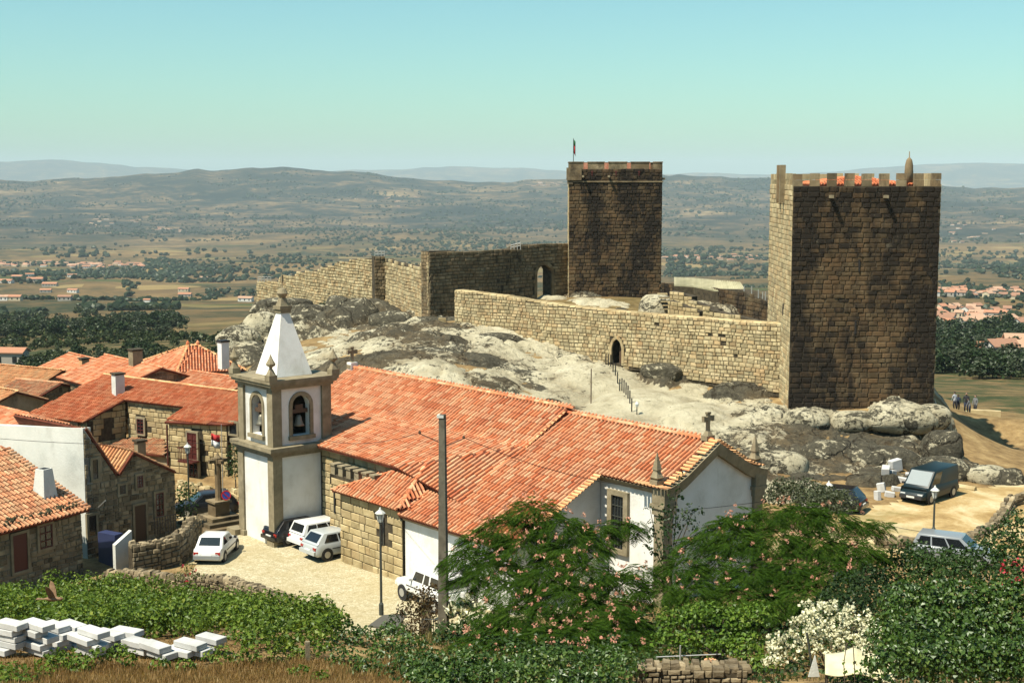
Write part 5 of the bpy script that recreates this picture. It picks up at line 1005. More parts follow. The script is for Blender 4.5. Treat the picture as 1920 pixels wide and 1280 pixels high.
LABELS = {}
def wall_line(label, pts, mat='rubble', ch=.22, sw=.34, thick=.5, coping=None, name='stone_wall', n_obj=300, proud=.09, cat='wall', backs=True):
    """pts: (px, py_top, depth); stands on the ground"""
    P = [at(px, py, d) for px, py, d in pts]; t = thing(name, label, cat, (*P[len(P) // 2][:2], gz(*P[len(P) // 2][:2]))); s = P3('stone', mat); c = MB()
    for a, b in zip(P[:-1], P[1:]):
        L = np.linalg.norm((b - a)[:2]); ga, gb = gz(*a[:2]) - .4, gz(*b[:2]) - .4
        wall_face(s, c, a, b, lambda q, ga=ga, gb=gb, L=L: ga + (gb - ga) * q / L, lambda q, a=a, b=b, L=L: a[2] + (b[2] - a[2]) * q / L - .1 + .1 * np.sin(q * 5), ch, sw, thick, proud=proud, gap=.03, rough=.5)
        d = (b - a)[:2] / L; nn = np.array([d[1], -d[0]]); q = 0.
        while q < L:                                        # cap stones on top
            w = sw * random.uniform(.6, 1.3); zz = a[2] + (b[2] - a[2]) * (q + w / 2) / L
            for off in (.26, .78):
                p = a[:2] + d * (q + w / 2 + random.uniform(-.05, .05)) - nn * thick * off; tz = random.uniform(-.35, .35)
                s.add(np.array([d[0], d[1], random.uniform(-.25, .25)]) * w * .95, np.array([0, tz * .1, ch * random.uniform(.7, 1.5)]), -np.array([nn[0] + d[0] * tz * .4, nn[1] + d[1] * tz * .4, random.uniform(-.2, .2)]) * (thick * .56), np.array([p[0], p[1], zz - .14]))
            q += w
    c.build('wall_core', MAT['core'], t); s.emit(t, n_obj); return t
wall_line('rubble garden wall curving up beside the white hatchback', [(247, 1023, 73), (300, 1020, 74), (335, 1008, 75), (352, 995, 76.5), (363, 976, 78.5), (376, 973, 80)], 'rubble', .24, .36, .45)
wall_line('dark dry stone wall between vines and the square, left stretch', [(192, 1072, 72.2), (260, 1074, 71), (330, 1082, 69.6), (395, 1086, 69.2)], 'rubble', .2, .26, .5, n_obj=300)
wall_line('dark dry stone wall between vines and the square, right stretch ending at a square corner', [(395, 1083, 69), (430, 1088, 68), (480, 1105, 66), (533, 1122, 64.2), (536, 1130, 63)], 'rubble', .2, .26, .5, n_obj=300)
wall_line('low stone parapet beyond the pillory with flat top', [(332, 907, 95), (345, 910, 93), (415, 925, 91)], 'granite_warm', .3, .5, .4, n_obj=120)
wall_line('short low parapet left of the bell tower', [(432, 922, 92), (449, 926, 90.5)], 'granite_warm', .3, .5, .4, n_obj=60)
wall_line('low retaining wall along the dirt road above the silver car', [(1640, 1012, 75.5), (1690, 1014, 75), (1780, 1012, 75.5), (1830, 1006, 76.5), (1868, 985, 79), (1890, 960, 82), (1903, 935, 85), (1935, 925, 86)], 'rubble', .24, .4, .5, n_obj=200)
wall_line('low rubble wall at the bottom edge near the arbour', [(1195, 1256, 38), (1240, 1246, 38), (1300, 1250, 38), (1402, 1252, 38)], 'rubble', .16, .24, .5, n_obj=200)
# blue painted yard wall
yw = thing('yard_wall', 'dark blue painted yard wall with a white end beside the lower left house', 'wall', at(215, 1040, 73.5)); b = MB(); a0, a1 = at(183, 997, 76.5), at(215, 1003, 74.5)
b.hexa([(*a0[:2], -.3), (*a1[:2], -.3), (*(a1 + [.3, .5, 0])[:2], -.3), (*(a0 + [.3, .5, 0])[:2], -.3), a0, a1, a1 + [.3, .5, 0], a0 + [.3, .5, 0]]); b.build('blue_face', plain('deep_blue_paint', (.02, .03, .09), .7), yw)
c0, c1 = at(216, 1022, 73.6), at(247, 994, 74.8); b = MB(); b.hexa([(*c0[:2], -.4), (*c1[:2], -.4), (*(c1 + [-.2, .2, 0])[:2], -.4), (*(c0 + [-.2, .2, 0])[:2], -.4), c0, c1, c1 + [-.2, .2, 0], c0 + [-.2, .2, 0]]); b.build('white_end', MAT['grey_render'], yw)
# pillory column on steps
pb = onz(411, 981, 0); pl = thing('pillory', 'stone pillory column with cross arms standing on square steps', 'monument', pb)
for k, (w, z0, z1) in enumerate(((3.6, -.1, .12), (2.7, .12, .34), (1.9, .34, .56))): MB().box(pb + [0, 0, (z0 + z1) / 2], (w, w, z1 - z0), U3).build('step', MAT['granite_mid'], pl)
MB().box(pb + [0, 0, .95], (.95, .95, .8), U3).build('pedestal', MAT['granite_mid'], pl); MB().box(pb + [0, 0, 1.4], (1.15, 1.15, .12), U3).build('pedestal_cap', MAT['granite_mid'], pl)
MB().lathe([(.24, 1.45), (.2, 1.6), (.2, 3.6), (.26, 3.75)], pb, 8).build('shaft', MAT['granite_mid'], pl); b = MB(); b.box(pb + [0, 0, 3.85], (1.2, .2, .2), U3); b.box(pb + [0, 0, 3.85], (1.2, .2, .2), N3c); b.lathe([(.22, 3.7), (.25, 4.05), (.1, 4.2), (.02, 4.4)], pb, 8); b.build('capital', MAT['granite_mid'], pl)
# lamp posts: one prototype, copies
lampg = plain('lamp_glass', (.62, .66, .62), .25, 0, .5)
def lamp(label, px, py_base, py_head, d, z=None):
    p = at(px, py_base, d); top = at(px, py_head, d)[2]; H = top - p[2]; t = thing('street_lamp', label, 'street lamp', p, 'street lamps')
    m = MB(); m.lathe([(.11, 0), (.11, .5), (.06, .6), (.05, H - .62), (.09, H - .58), (.03, H - .5)], p, 10); m.build('post', MAT['iron'], t)
    q = p + [0, 0, H]; m = MB(); m.lathe([(.11, -.52), (.2, -.14), (.21, -.12)], q, 6); m.build('lantern', lampg, t)
    m = MB(); m.lathe([(.25, -.12), (.2, -.06), (.07, .04), (.05, .1), (.01, .17)], q, 6); m.build('lantern_roof', MAT['grey_render'], t); m = MB()
    for k in range(6): a = 2 * math.pi * k / 6; m.tube([q + [.11 * math.cos(a), .11 * math.sin(a), -.52], q + [.205 * math.cos(a), .205 * math.sin(a), -.13]], .014, 4)
    m.build('lantern_frame', MAT['iron'], t); return t
lamp('tall street lamp in front of the stone sacristy wall on the cobbled square', 715, 1152, 957, 63.2)
lamp('street lamp left of the pillory, in front of the town house balcony', 355, 965, 834, 88)
lamp('street lamp behind the car tops at the foot of the dirt road', 1750, 1008, 915, 74)
lamp('street lamp whose head rises above the right silk tree against dark rock', 1552, 985, 906, 80)
# flag pole with red and white flag, and the round sign
fpp = at(419, 968, 86.5); t = thing('flagpole', 'slim white flag pole with a red and white flag beside the pillory', 'flagpole', fpp); MB().tube([fpp, [*fpp[:2], at(419, 795, 86.5)[2]]], .035, 6, .02).build('pole', MAT['steel'], t); limp(at(418, 833, 86.5) - [.75, 0, .1], .8, .8, ((0, .5, fl_w), (.5, 1, fl_r)), t)
sg = at(425, 975, 84); t = thing('road_sign', 'round blue no parking sign with red ring and slash on a post near the pillory', 'road sign', sg); MB().tube([sg, sg + [0, 0, 1.75]], .03, 6).build('post', MAT['steel'], t)
def disc(c, r, mat, name, parent, off, r0=0, k=20):
    V = []; F = []; n = np.array([.15, -1, 0]); n /= np.linalg.norm(n); x = np.array([-n[1], n[0], 0.]); c = np.array(c) + n * off
    for i in range(k):
        a = 2 * math.pi * i / k; e = x * math.cos(a) + np.array([0, 0, 1]) * math.sin(a); V += [c + e * r, c + e * r0, c + e * r - n * .02]
    for i in range(k): j = (i + 1) % k; F += [(3 * i, 3 * j, 3 * j + 1, 3 * i + 1), (3 * i, 3 * i + 2, 3 * j + 2, 3 * j)]
    return MB().add(V, F).build(name, mat, parent)
blue = plain('sign_blue', (.03, .06, .35), .4); redp = plain('sign_red', (.5, .02, .02), .4); sc = sg + [0, 0, 1.55]; disc(sc, .27, blue, 'disc', t, .05); disc(sc, .30, redp, 'ring', t, .06, .235); MB().box(sc + [.01, -.08, 0], (.48, .02, .05), (.7, .1, -.7)).build('slash', redp, t)
# concrete utility pole and wires
up_ = at(832, 1210, 56); top = at(827, 777, 56); t = thing('utility_pole', 'tall grey concrete utility pole standing in front of the church', 'utility pole', up_)
conc = surface('rough_concrete', [(.3, (.085, .075, .055)), (.6, (.15, .135, .10))], 3, 0, .9, .01, 20); b = MB(); Hp = top[2] - up_[2] + 1.5; b.frus(up_ - [0, 0, 1.5], .40, .235, Hp + .0, (1, -.25)); b.build('shaft', conc, t)
b = MB(); b.box(top - [0, 0, .06], (.28, .28, .12), (1, -.25)); b.build('pole_cap', MAT['grey_render'], t)
for dz_, dx in ((-.75, -.85), (-.95, .9)):
    m = MB(); m.tube([top + [0, 0, dz_ - .4], top + [dx, -.1, dz_]], .018, 5); m.build('bracket', MAT['black'], t); MB().lathe([(.04, -.07), (.06, 0), (.03, .07)], top + [dx, -.1, dz_ + .05], 8).build('insulator', MAT['wood'], t)
for zz in (2.2, 3.6): MB().frus(up_ + [0, 0, zz], .40 - .165 * (zz + 1.5) / Hp, .40 - .165 * (zz + 1.55) / Hp, .05, (1, -.25)).build('band', MAT['steel'], t)
def wire(label, a, b, sag, r=.012):
    a, b = np.array(a, float), np.array(b, float); q = np.linspace(0, 1, 24)[:, None]; P = a + (b - a) * q; P[:, 2] -= sag * 4 * (q * (1 - q))[:, 0]; m = MB().tube(P, r, 4); o = m.build('overhead_wire', MAT['black']); prop(o, label, 'wire', 'overhead wires')
wire('overhead wire from the utility pole to the bell tower', top + [-.85, -.1, -.72], W(.2, -3.0, 5.95), .35); wire('overhead wire from the utility pole across the chancel roof to the right', top + [.9, -.1, -.9], W(24.2, -6.9, 6.6), .5)
wire('overhead wire along the end wall of the chancel', W(24.2, -6.9, 5.55), W(24.0, -13.2, 5.0), .03); wire('overhead wire over the tall pale rendered wall and the town house', at(0, 822, 70), at(448, 826, 77), .25); wire('thin wire hanging above the dirt road near the lamp', at(1655, 983, 74), at(1835, 1012, 74.2), .05)
# posts of the rail up the rock, thin pole
pr = thing('rock_handrail', 'row of short iron posts climbing the bare granite to the small castle door', 'railing', (*at(1160, 735, 112)[:2], 3))
for k in range(13):
    f = k / 12; px = 1136 + 48 * f + 2 * math.sin(f * 3); py = 683 + 103 * f ** 1.05; d = 119.5 - 15 * f; p = at(px, py + 5, d); p = np.array([p[0], p[1], top_z(p[0], p[1])]); MB().tube([p - [0, 0, .3], p + [0, 0, 1.0]], .05, 5).build('post', MAT['black'], pr)
tp2 = at(1108, 780, 108); tp2[2] = max(tp2[2], top_z(tp2[0], tp2[1]) - .2); t = thing('thin_mast', 'single thin rusty mast standing on the granite behind the church ridge', 'pole', tp2); MB().tube([tp2, tp2 + [0, 0, (780 - 709) / FPX * 108]], .045, 6).build('mast', MAT['wood'], t)
sp3 = at(1194, 792, 104); sp3[2] = top_z(sp3[0], sp3[1]); t = thing('small_lamp', 'small lamp on a short post at the foot of the rock handrail', 'lamp', sp3); MB().tube([sp3, sp3 + [0, 0, .7]], .04, 5).build('post', MAT['iron'], t); MB().lathe([(.1, .6), (.16, .8), (.02, 1.0)], sp3, 6).build('lantern', lampg, t)
gp = at(830, 1205, 55)
gt_ = thing('garden_gate', 'low dark iron garden gate beside the foot of the utility pole', 'gate', at(805, 1195, 57))
for k in range(9): p = at(793 + k * 4, 1200, 57); MB().tube([p - [0, 0, .2], p + [0, 0, .95]], .015, 4).build('bar', MAT['iron'], gt_)
for hh in (.15, .9): MB().tube([at(791, 1200, 57) + [0, 0, hh], at(827, 1200, 57) + [0, 0, hh]], .02, 5).build('rail', MAT['iron'], gt_)
gpz = at(799, 1135, 59); b = MB(); b.box(gpz - [0, 0, .8], (.42, .42, 1.9)); b.box(gpz + [0, 0, .2], (.56, .56, .12)); b.frus(gpz + [0, 0, .26], .4, .05, .3); prop(b.build('gate_pillar', MAT['dressed']), 'square granite gate pillar with pointed cap beside the red-brown bush', 'pillar')
# dark sheet roof by the lamp foot
shd2 = MB(); q = [at(690, 1172, 61.5), at(718, 1152, 63), at(762, 1150, 62), at(745, 1178, 60.5)]; shd2.poly(q[::-1] if np.cross(q[1] - q[0], q[2] - q[0])[2] < 0 else q, (0, 0, 1), .08); o = shd2.build('sheet_roof', plain('dark_fibre_cement', (.085, .08, .065), .85)); prop(o, 'small dark sheet roof at the foot of the tall street lamp', 'roof')
# ------------------------------------------------------------------ vehicles
tyre_m = plain('tyre_rubber', (.02, .02, .02), .85); rim_m = plain('alloy_rim', (.45, .45, .44), .35, .5); red_l = plain('red_lamp_lens', (.35, .012, .01), .2); clear_l = plain('clear_lamp_lens', (.7, .72, .7), .15); plate_m = plain('number_plate', (.72, .72, .66), .5); trim_m = plain('black_bumper_plastic', (.03, .03, .032), .6)
cglass = plain('car_glass', (.012, .015, .018), .04, 0, .8)
def car(label, pos, heading, paint, L=3.9, Wd=1.66, H=1.42, kind='hatch', name='parked_car', cat='car', group=None, screen=None, bumper=None):
    t = thing(name, label, cat, pos, group); w = Wd / 2; r = .30 if kind not in ('suv', 'van') else .34
    hx = {'hatch': .95, 'wagon': 1.0, 'saloon': .85, 'van': 1.45, 'suv': .75}[kind] * L / 3.9; belt = {'hatch': .90, 'wagon': .90, 'saloon': .88, 'van': 1.05, 'suv': 1.12}[kind]; zb = .22 if kind not in ('suv', 'van') else (.45 if kind == 'suv' else .28)
    hood = {'hatch': .74, 'wagon': .75, 'saloon': .76, 'van': .82, 'suv': 1.0}[kind]
    bx = {'hatch': -L / 2 + .10, 'wagon': -L / 2 + .06, 'saloon': -L / 2 + .42, 'van': -L / 2 + .03, 'suv': -L / 2 + .08}[kind]; tx = {'hatch': -L / 2 + .62, 'wagon': -L / 2 + .34, 'saloon': -L / 2 + .95, 'van': -L / 2 + .16, 'suv': -L / 2 + .22}[kind]
    fx_ = hx - (.72 if kind != 'van' else .85) * (1 if kind != 'suv' else .6); tw_ = w * (.80 if kind not in ('van', 'suv') else .88)
    S = [(-L / 2, zb + .2, belt - .25, w * .84), (-L / 2 + .05, zb + .06, belt - .12, w * .93), (-L / 2 + .16, zb, belt - .02, w * .985), (bx + .3, zb, belt, w), (0, zb - .02, belt, w), (hx - .15, zb, belt - .02, w), (hx + .25, zb, (belt + hood) / 2 + .06, w * .99), (L / 2 - .45, zb, hood, w * .96), (L / 2 - .15, zb + .03, hood - .08, w * .90), (L / 2 - .02, zb + .08, hood - .22, w * .80), (L / 2, zb + .2, hood - .32, w * .74)]
    V, F, k = [], [], 8
    for (x, z0, z1, ww) in S: V += [(x, -ww * .9, z0), (x, -ww, z0 + .10), (x, -ww, (z0 + z1) / 2 + .06), (x, -ww * .93, z1), (x, ww * .93, z1), (x, ww, (z0 + z1) / 2 + .06), (x, ww, z0 + .10), (x, ww * .9, z0)]
    for i in range(len(S) - 1): F += [(i * k + j, i * k + (j + 1) % k, (i + 1) * k + (j + 1) % k, (i + 1) * k + j) for j in range(k)]
    F += [tuple(range(k - 1, -1, -1)), tuple(range((len(S) - 1) * k, len(S) * k))]
    zb_ = belt - .02; bw = w * .925
    G = [(bx, zb_, bw), (tx, H, tw_), (fx_, H - .02, tw_), (hx, zb_ - .03, bw)]; mid = [(tx + .15, H + .03, tw_ * .7), (fx_ - .15, H + .02, tw_ * .7)]
    n0 = len(V); V += [(x, -y, z) for x, z, y in G] + [(x, y, z) for x, z, y in G] + [(mid[0][0], -mid[0][2], mid[0][1]), (mid[1][0], -mid[1][2], mid[1][1]), (mid[1][0], mid[1][2], mid[1][1]), (mid[0][0], mid[0][2], mid[0][1])]
    q = [n0 + i for i in range(12)]
    F += [(q[0], q[3], q[2], q[1]), (q[4], q[5], q[6], q[7]), (q[0], q[1], q[5], q[4]), (q[3], q[7], q[6], q[2]), (q[1], q[2], q[9], q[8]), (q[2], q[6], q[10], q[9]), (q[6], q[5], q[11], q[10]), (q[5], q[1], q[8], q[11]), (q[8], q[9], q[10], q[11])]
    c, s = math.cos(heading), math.sin(heading); RT = np.array([[c, -s, 0], [s, c, 0], [0, 0, 1.]]); P0 = np.array(pos, float)
    def put(m, nm, mat, par, smooth=False):
        m.v = [v @ RT.T + P0 for v in m.v]; return m.build(nm, mat, par, smooth)
    body = put(MB().add(V, F), 'body', paint, t); bv = body.modifiers.new('soft', 'BEVEL'); bv.width = .035; bv.segments = 2; bv.limit_method = 'ANGLE'; bv.angle_limit = R(25); body.data.polygons.foreach_set('use_smooth', np.ones(len(body.data.polygons), bool))
    def panel(pts, nm, mat, off=.012):
        a = np.array(pts, float); n = np.cross(a[1] - a[0], a[2] - a[0]); n /= np.linalg.norm(n); m = MB(); m.poly(a + n * off, n, off * .9); return put(m, nm, mat, t)
    def lerp(a, b, f): return tuple(np.array(a) + (np.array(b) - np.array(a)) * f)
    def quadin(A, B, C, D, i0, i1, j0, j1):                 # A,B bottom; D,C top
        f = lambda u, v: tuple(np.array(A) * (1 - u) * (1 - v) + np.array(B) * u * (1 - v) + np.array(C) * u * v + np.array(D) * (1 - u) * v); return [f(i0, j0), f(i1, j0), f(i1, j1), f(i0, j1)]
    g = lambda i, sg: (G[i][0], sg * G[i][2], G[i][1])
    panel(quadin(g(3, -1), g(3, 1), g(2, 1), g(2, -1), .06, .94, .12, .93), 'windscreen', screen or cglass); panel(quadin(g(0, 1), g(0, -1), g(1, -1), g(1, 1), .10, .90, .18, .88), 'rear_window', cglass)
    for sg in (-1, 1):
        A, B, C, D = (g(0, sg), g(3, sg), g(2, sg), g(1, sg)); cuts = {'hatch': ((.16, .50), (.54, .90)), 'saloon': ((.14, .48), (.52, .90)), 'wagon': ((.08, .30), (.33, .60), (.63, .92)), 'van': ((.66, .92),), 'suv': ((.08, .40), (.45, .60), (.64, .92))}[kind]
        for a, b in cuts:
            p = quadin(A, B, C, D, a, b, .14, .86); panel(p if sg < 0 else p[::-1], 'side_window', cglass)
        for ax_ in (-L / 2 + .72 * L / 3.9, L / 2 - .72 * L / 3.9):
            ar = MB(); ar.tube([(ax_, sg * (w - .03), r), (ax_, sg * (w + .006), r)], r + .075, 16); put(ar, 'wheel_arch', trim_m, t)
            wm = MB(); wm.tube([(ax_, sg * (w - .16), r), (ax_, sg * (w + .02), r)], r, 16); wo = put(wm, 'wheel', tyre_m, t); rmn = MB(); rmn.tube([(ax_, sg * (w - .05), r), (ax_, sg * (w + .03), r)], r * .62, 12); rmn.v = [v @ RT.T + P0 for v in rmn.v]; rmn.build('rim', rim_m, wo)
        m = MB().box((-L / 2 + .06, sg * w * .74, belt - .24), (.12, w * .32, .16)); put(m, 'tail_light', red_l, t); m = MB().box((L / 2 - .10, sg * w * .62, hood - .2), (.12, w * .34, .13)); put(m, 'headlight', clear_l, t)
        m = MB().box((hx - .25, sg * (w + .06), belt + .06), (.12, .16, .12)); put(m, 'mirror', trim_m if kind != 'suv' else paint, t)
        m = MB().box((.0, sg * (w + .004), (zb + belt) / 2 + .04), (L * .46, .02, .045)); put(m, 'side_strip', trim_m, t)
    bm = bumper or paint
    put(MB().box((-L / 2 - .02, 0, zb + .22), (.14, w * 1.8, .2)), 'bumper', bm, t); put(MB().box((L / 2 - .0, 0, zb + .2), (.14, w * 1.62, .2)), 'bumper', bm, t); put(MB().box((-L / 2 - .03, 0, belt - .36), (.06, .52, .12)), 'number_plate', plate_m, t); put(MB().box((L / 2 + .06, 0, zb + .22), (.04, .52, .11)), 'number_plate', plate_m, t); put(MB().box((L / 2 - .01, 0, hood - .26), (.05, w * .7, .09)), 'grille', trim_m, t)
    return t, put, w, belt, L, H
def paint(name, c, coat=.5): return plain(name, c, .28, 0, .5, coat, .04, 1)
W_P = paint('white_car_paint', (.72, .72, .69)); S_P = paint('silver_car_paint', (.42, .45, .45)); B_P = paint('black_car_paint', (.010, .010, .011), .15); T_P = plain('dark_teal_paint', (.006, .016, .019), .38, 0, .4, 0., .04, 1); G_P = paint('grey_car_paint', (.22, .24, .25))
cgrp = 'parked vehicles'
def cz(px, py, z): p = onz(px, py, z); return np.array([p[0], p[1], gz(p[0], p[1]) + .06])
hd = math.atan2(.643, .766)
car('old white hatchback seen from behind, parked alone beside the rubble garden wall', cz(407, 1042, 0), R(86), W_P, 4.0, 1.62, 1.38, 'saloon', bumper=G_P)
car('glossy black hatchback with lit red tail lamps parked against the bell tower', cz(563, 1014, 0), hd, B_P, 4.1, 1.72, 1.42)
car('white estate car parked between the black hatchback and the silver hatchback', cz(612, 1022, 0), hd, W_P, 4.1, 1.66, 1.46, 'wagon')
car('silver hatchback parked nearest the stone sacristy corner', cz(634, 1040, 0), hd, S_P, 3.9, 1.68, 1.44)
car('white off-road pickup partly hidden by the concrete pole and red-brown bush', cz(812, 1128, .2), math.atan2(.80, -.60), W_P, 4.5, 1.78, 1.75, 'suv')
scr = plain('painted_glare_glass', (.30, .33, .33), .1, 0, .8)  # pale glass colour paints in the bright reflection on the windscreen
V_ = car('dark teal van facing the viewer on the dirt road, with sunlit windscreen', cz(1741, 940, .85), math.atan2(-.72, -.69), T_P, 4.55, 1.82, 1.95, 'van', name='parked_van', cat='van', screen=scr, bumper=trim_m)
car('silver grey estate car half hidden by leaves below the dirt road wall', cz(1790, 1052, .8), math.atan2(-.45, .89), G_P, 4.3, 1.70, 1.48, 'wagon')
car('dark car parked beyond the pillory under the low parapet', cz(385, 957, -.2), R(200), B_P, 4.0, 1.68, 1.42)
car('black car rear poking out behind the right silk tree', cz(1556, 960, .8), R(150), B_P, 4.1, 1.7, 1.45)
# ------------------------------------------------------------------ white slabs in stacks
slab_m = surface('white_cut_granite', [(.3, (.40, .40, .38)), (.6, (.52, .52, .50))], 2, .12, .85, .008, 30)
ordn = ['topmost', 'second', 'third', 'fourth', 'fifth']; stk = ['leftmost', 'second', 'third', 'fourth', 'fifth', 'sixth', 'seventh', 'eighth', 'ninth', 'tenth', 'eleventh', 'twelfth']
SL = [(8, 1222, 5, 44), (36, 1214, 4, 45.5), (70, 1224, 5, 44), (104, 1215, 4, 45.5), (128, 1210, 4, 46), (168, 1226, 4, 44), (200, 1216, 3, 45), (236, 1214, 3, 45), (262, 1222, 2, 44), (296, 1229, 2, 43.5), (330, 1228, 1, 43.5), (362, 1226, 2, 43.6), (380, 1212, 2, 44.8)]
slm = None
for k, (px, py, n, d) in enumerate(SL):
    b = at(px, py, d); yaw = R(-33) + random.uniform(-.12, .12)
    for i in range(n):
        c, s = math.cos(yaw + random.uniform(-.06, .06)), math.sin(yaw); j = np.array([random.uniform(-.2, .2), random.uniform(-.12, .12), .105 + .205 * i]); ln = random.uniform(.95, 1.15)
        if i == n - 1 and random.random() < .5: j[0] += .15
        o = MB().box(b + j, (ln, .48, .19), (c, s, random.uniform(-.015, .015))).build('stone_slab', slab_m); bv = o.modifiers.new('worn', 'BEVEL'); bv.width = .012
        lvl = ordn[n - 1 - i] if n > 1 else 'single'; where = (stk[k] if k < 12 else 'rightmost'); prop(o, f'{lvl} white cut stone slab in the {where} stack from the left' if where not in ('leftmost', 'rightmost') else f'{lvl} white cut stone slab in the {where} stack', 'stone slab', 'stacked white stone slabs')
# ------------------------------------------------------------------ blocks dumped by the van, fallen shaft
BL = [(1660, 915, .7, .5, .5, 'upright white block'), (1652, 928, .5, .3, .6, 'small tilted white block'), (1668, 935, .6, .4, .35, 'squat white block'), (1690, 912, .9, .4, .35, 'long flat white block'), (1678, 896, .8, .5, .8, 'big grey sided white block'), (1702, 890, .5, .3, .3, 'low white block'), (1726, 888, .5, .4, .7, 'upright narrow white block'), (1672, 912, .5, .4, .4, 'cubic white block'), (1684, 926, .8, .4, .3, 'flat broken white block'), (1712, 905, 1.0, .4, .35, 'long white lintel block'), (1645, 940, .4, .3, .6, 'thin standing white block'), (1738, 893, .6, .4, .5, 'grey white chipped block')]
for px, py, a, b_, c_, lab in BL:
    p = onz(px, py, .9); z = top_z(p[0], p[1]); o = MB().box((p[0], p[1], z + c_ / 2 - .05), (a, b_, c_), (math.cos(px), math.sin(px), random.uniform(-.25, .25))).build('stone_block', slab_m); bv = o.modifiers.new('worn', 'BEVEL'); bv.width = .03; prop(o, lab + ' dumped among the rubble beside the dark van', 'stone block', 'dumped stone blocks')
p = onz(1812, 922, .8); o = MB().tube([p + [-.5, .45, .25], p + [.45, -.4, .22]], .22, 9).build('fallen_shaft', MAT['granite_warm']); prop(o, 'fallen pale stone shaft lying on the dirt road right of the van', 'stone shaft')
# ------------------------------------------------------------------ boulders that stand apart from the outcrop
def boulder(label, px, py, d, r, seed, sink=.3, steps=False):
    p = at(px, py, d); g = np.random.default_rng(seed); me_v = []; nu, nv = 22, 13
    for i in range(nv):
        th = math.pi * i / (nv - 1)
        for j in range(nu):
            ph = 2 * math.pi * j / nu; v = np.array([math.sin(th) * math.cos(ph), math.sin(th) * math.sin(ph), math.cos(th)]); e = np.sign(v) * np.abs(v) ** .8
            k = 1 + .34 * float(fbm(np.array(v[0] * 1.3 + seed), np.array(v[1] * 1.3 + v[2] * 1.7), seed, 4)); me_v.append(p + e * np.array(r) * k - [0, 0, sink * r[2]])
    F = [(i * nu + j, i * nu + (j + 1) % nu, (i + 1) * nu + (j + 1) % nu, (i + 1) * nu + j) for i in range(nv - 1) for j in range(nu)]
    m = np_mesh('boulder', me_v, [np.array(F)[:, ::-1]], ROCK, True); ca = m.color_attributes.new('lichen', 'FLOAT_COLOR', 'POINT'); li = .52 if 'dark' in label else .30; ca.data.foreach_set('color', np.tile([li, 0, 0, 1], len(me_v)).astype(np.float32)); o = link('boulder', m); return prop(o, label, 'boulder', 'boulders below the castle')
boulder('big rounded pale boulder with cut steps, behind the curtain wall', 1232, 575, 133, (1.7, 1.6, 1.7), 3)
for k in range(5):
    p = at(1242 + k * 3, 551 + 7 * k, 131.2); o = MB().box(p, (.9, .5, .12)).build('rock_step', MAT['granite_warm']); prop(o, ['highest', 'second highest', 'middle', 'second lowest', 'lowest'][k] + ' cut step on the big boulder behind the curtain wall', 'step', 'cut steps')
for i, (lab, px, py, d, r) in enumerate((('dark squarish boulder under the narrow wall end', 668, 588, 147, (2.6, 2.2, 2.3)), ('tall dark split boulder with a pale face left of the narrow wall end', 636, 585, 147, (1.7, 1.8, 2.5)), ('dark overhanging boulder right of the spire tip', 575, 590, 148, (3.2, 2.4, 1.6)), ('flat dark capstone boulder behind the spire ball', 530, 572, 152, (3.4, 2.2, 1.1)), ('rounded grey boulder left of the spire', 492, 610, 142, (2.0, 1.8, 2.0)), ('second rounded grey boulder at the left end of the outcrop', 448, 632, 138, (2.2, 1.7, 1.7)), ('grey wedge boulder at the foot of the sunlit broken wall', 785, 615, 135, (1.6, 1.2, 1.4)), ('low pale boulder at the corner of the gateway wall', 838, 614, 133, (1.2, .8, .5)), ('brown dark mossy boulder below the broken wall', 735, 600, 140, (2.3, 1.6, 1.2)), ('small pale boulder in front of the broken wall', 705, 628, 129, (1.2, .9, .8)))): boulder(lab, px, py, d, r, 20 + i)
for i, (lab, px, py, d, r) in enumerate((('rounded pale boulder under the left corner of the great tower', 1512, 784, 102, (1.7, 1.5, .85)), ('rounded pale boulder touching the one under the left corner of the great tower', 1600, 785, 102, (1.8, 1.4, .8)), ('largest domed pale boulder under the right part of the great tower', 1690, 776, 101.5, (2.5, 1.8, 1.15)), ('pale domed boulder at the right corner of the great tower', 1748, 776, 102.5, (1.3, 1.3, 1.0)), ('dark rounded boulder in the middle of the slope under the great tower', 1560, 850, 96, (2.3, 1.5, 1.2)), ('dark long boulder above the white blocks', 1655, 862, 95, (2.8, 1.5, 1.3)), ('dark steep boulder at the right rim of the rock slope', 1765, 835, 97, (1.5, 1.4, 1.5)), ('dark low boulder behind the van', 1760, 880, 93, (2.2, 1.3, 1.1)), ('grey boulder right of the van where the road bends', 1850, 888, 92.5, (1.5, 1.1, .7)), ('grey humped boulder behind the right chancel pinnacle', 1462, 868, 93, (2.0, 1.5, 1.1)), ('pale slab boulder left of the white blocks', 1500, 920, 89, (1.9, 1.4, .9)), ('dark flat boulder high on the slope behind the church ridge', 930, 640, 125, (2.9, 1.8, 1.0)), ('dark boulder just below the curtain wall right of the small door', 1240, 694, 116, (1.7, 1.2, .8)))): boulder(lab, px, py, d, r, 60 + i, .25)
# fallen ashlars at the foot of the gateway corner
for k, (px, py, a) in enumerate(((818, 606, .9), (829, 601, .7), (822, 613, .8), (845, 611, .6), (812, 618, .7), (858, 616, .6))):
    p = at(px, py, 133); o = MB().box((p[0], p[1], p[2]), (a, .6, .45), (1, random.uniform(-.3, .3), random.uniform(-.1, .1))).build('fallen_stone', MAT['granite_warm']); prop(o, ('large', 'upper', 'middle', 'right', 'lower left', 'rightmost small')[k] + ' fallen squared stone at the foot of the dark gateway wall corner', 'stone', 'fallen castle stones')
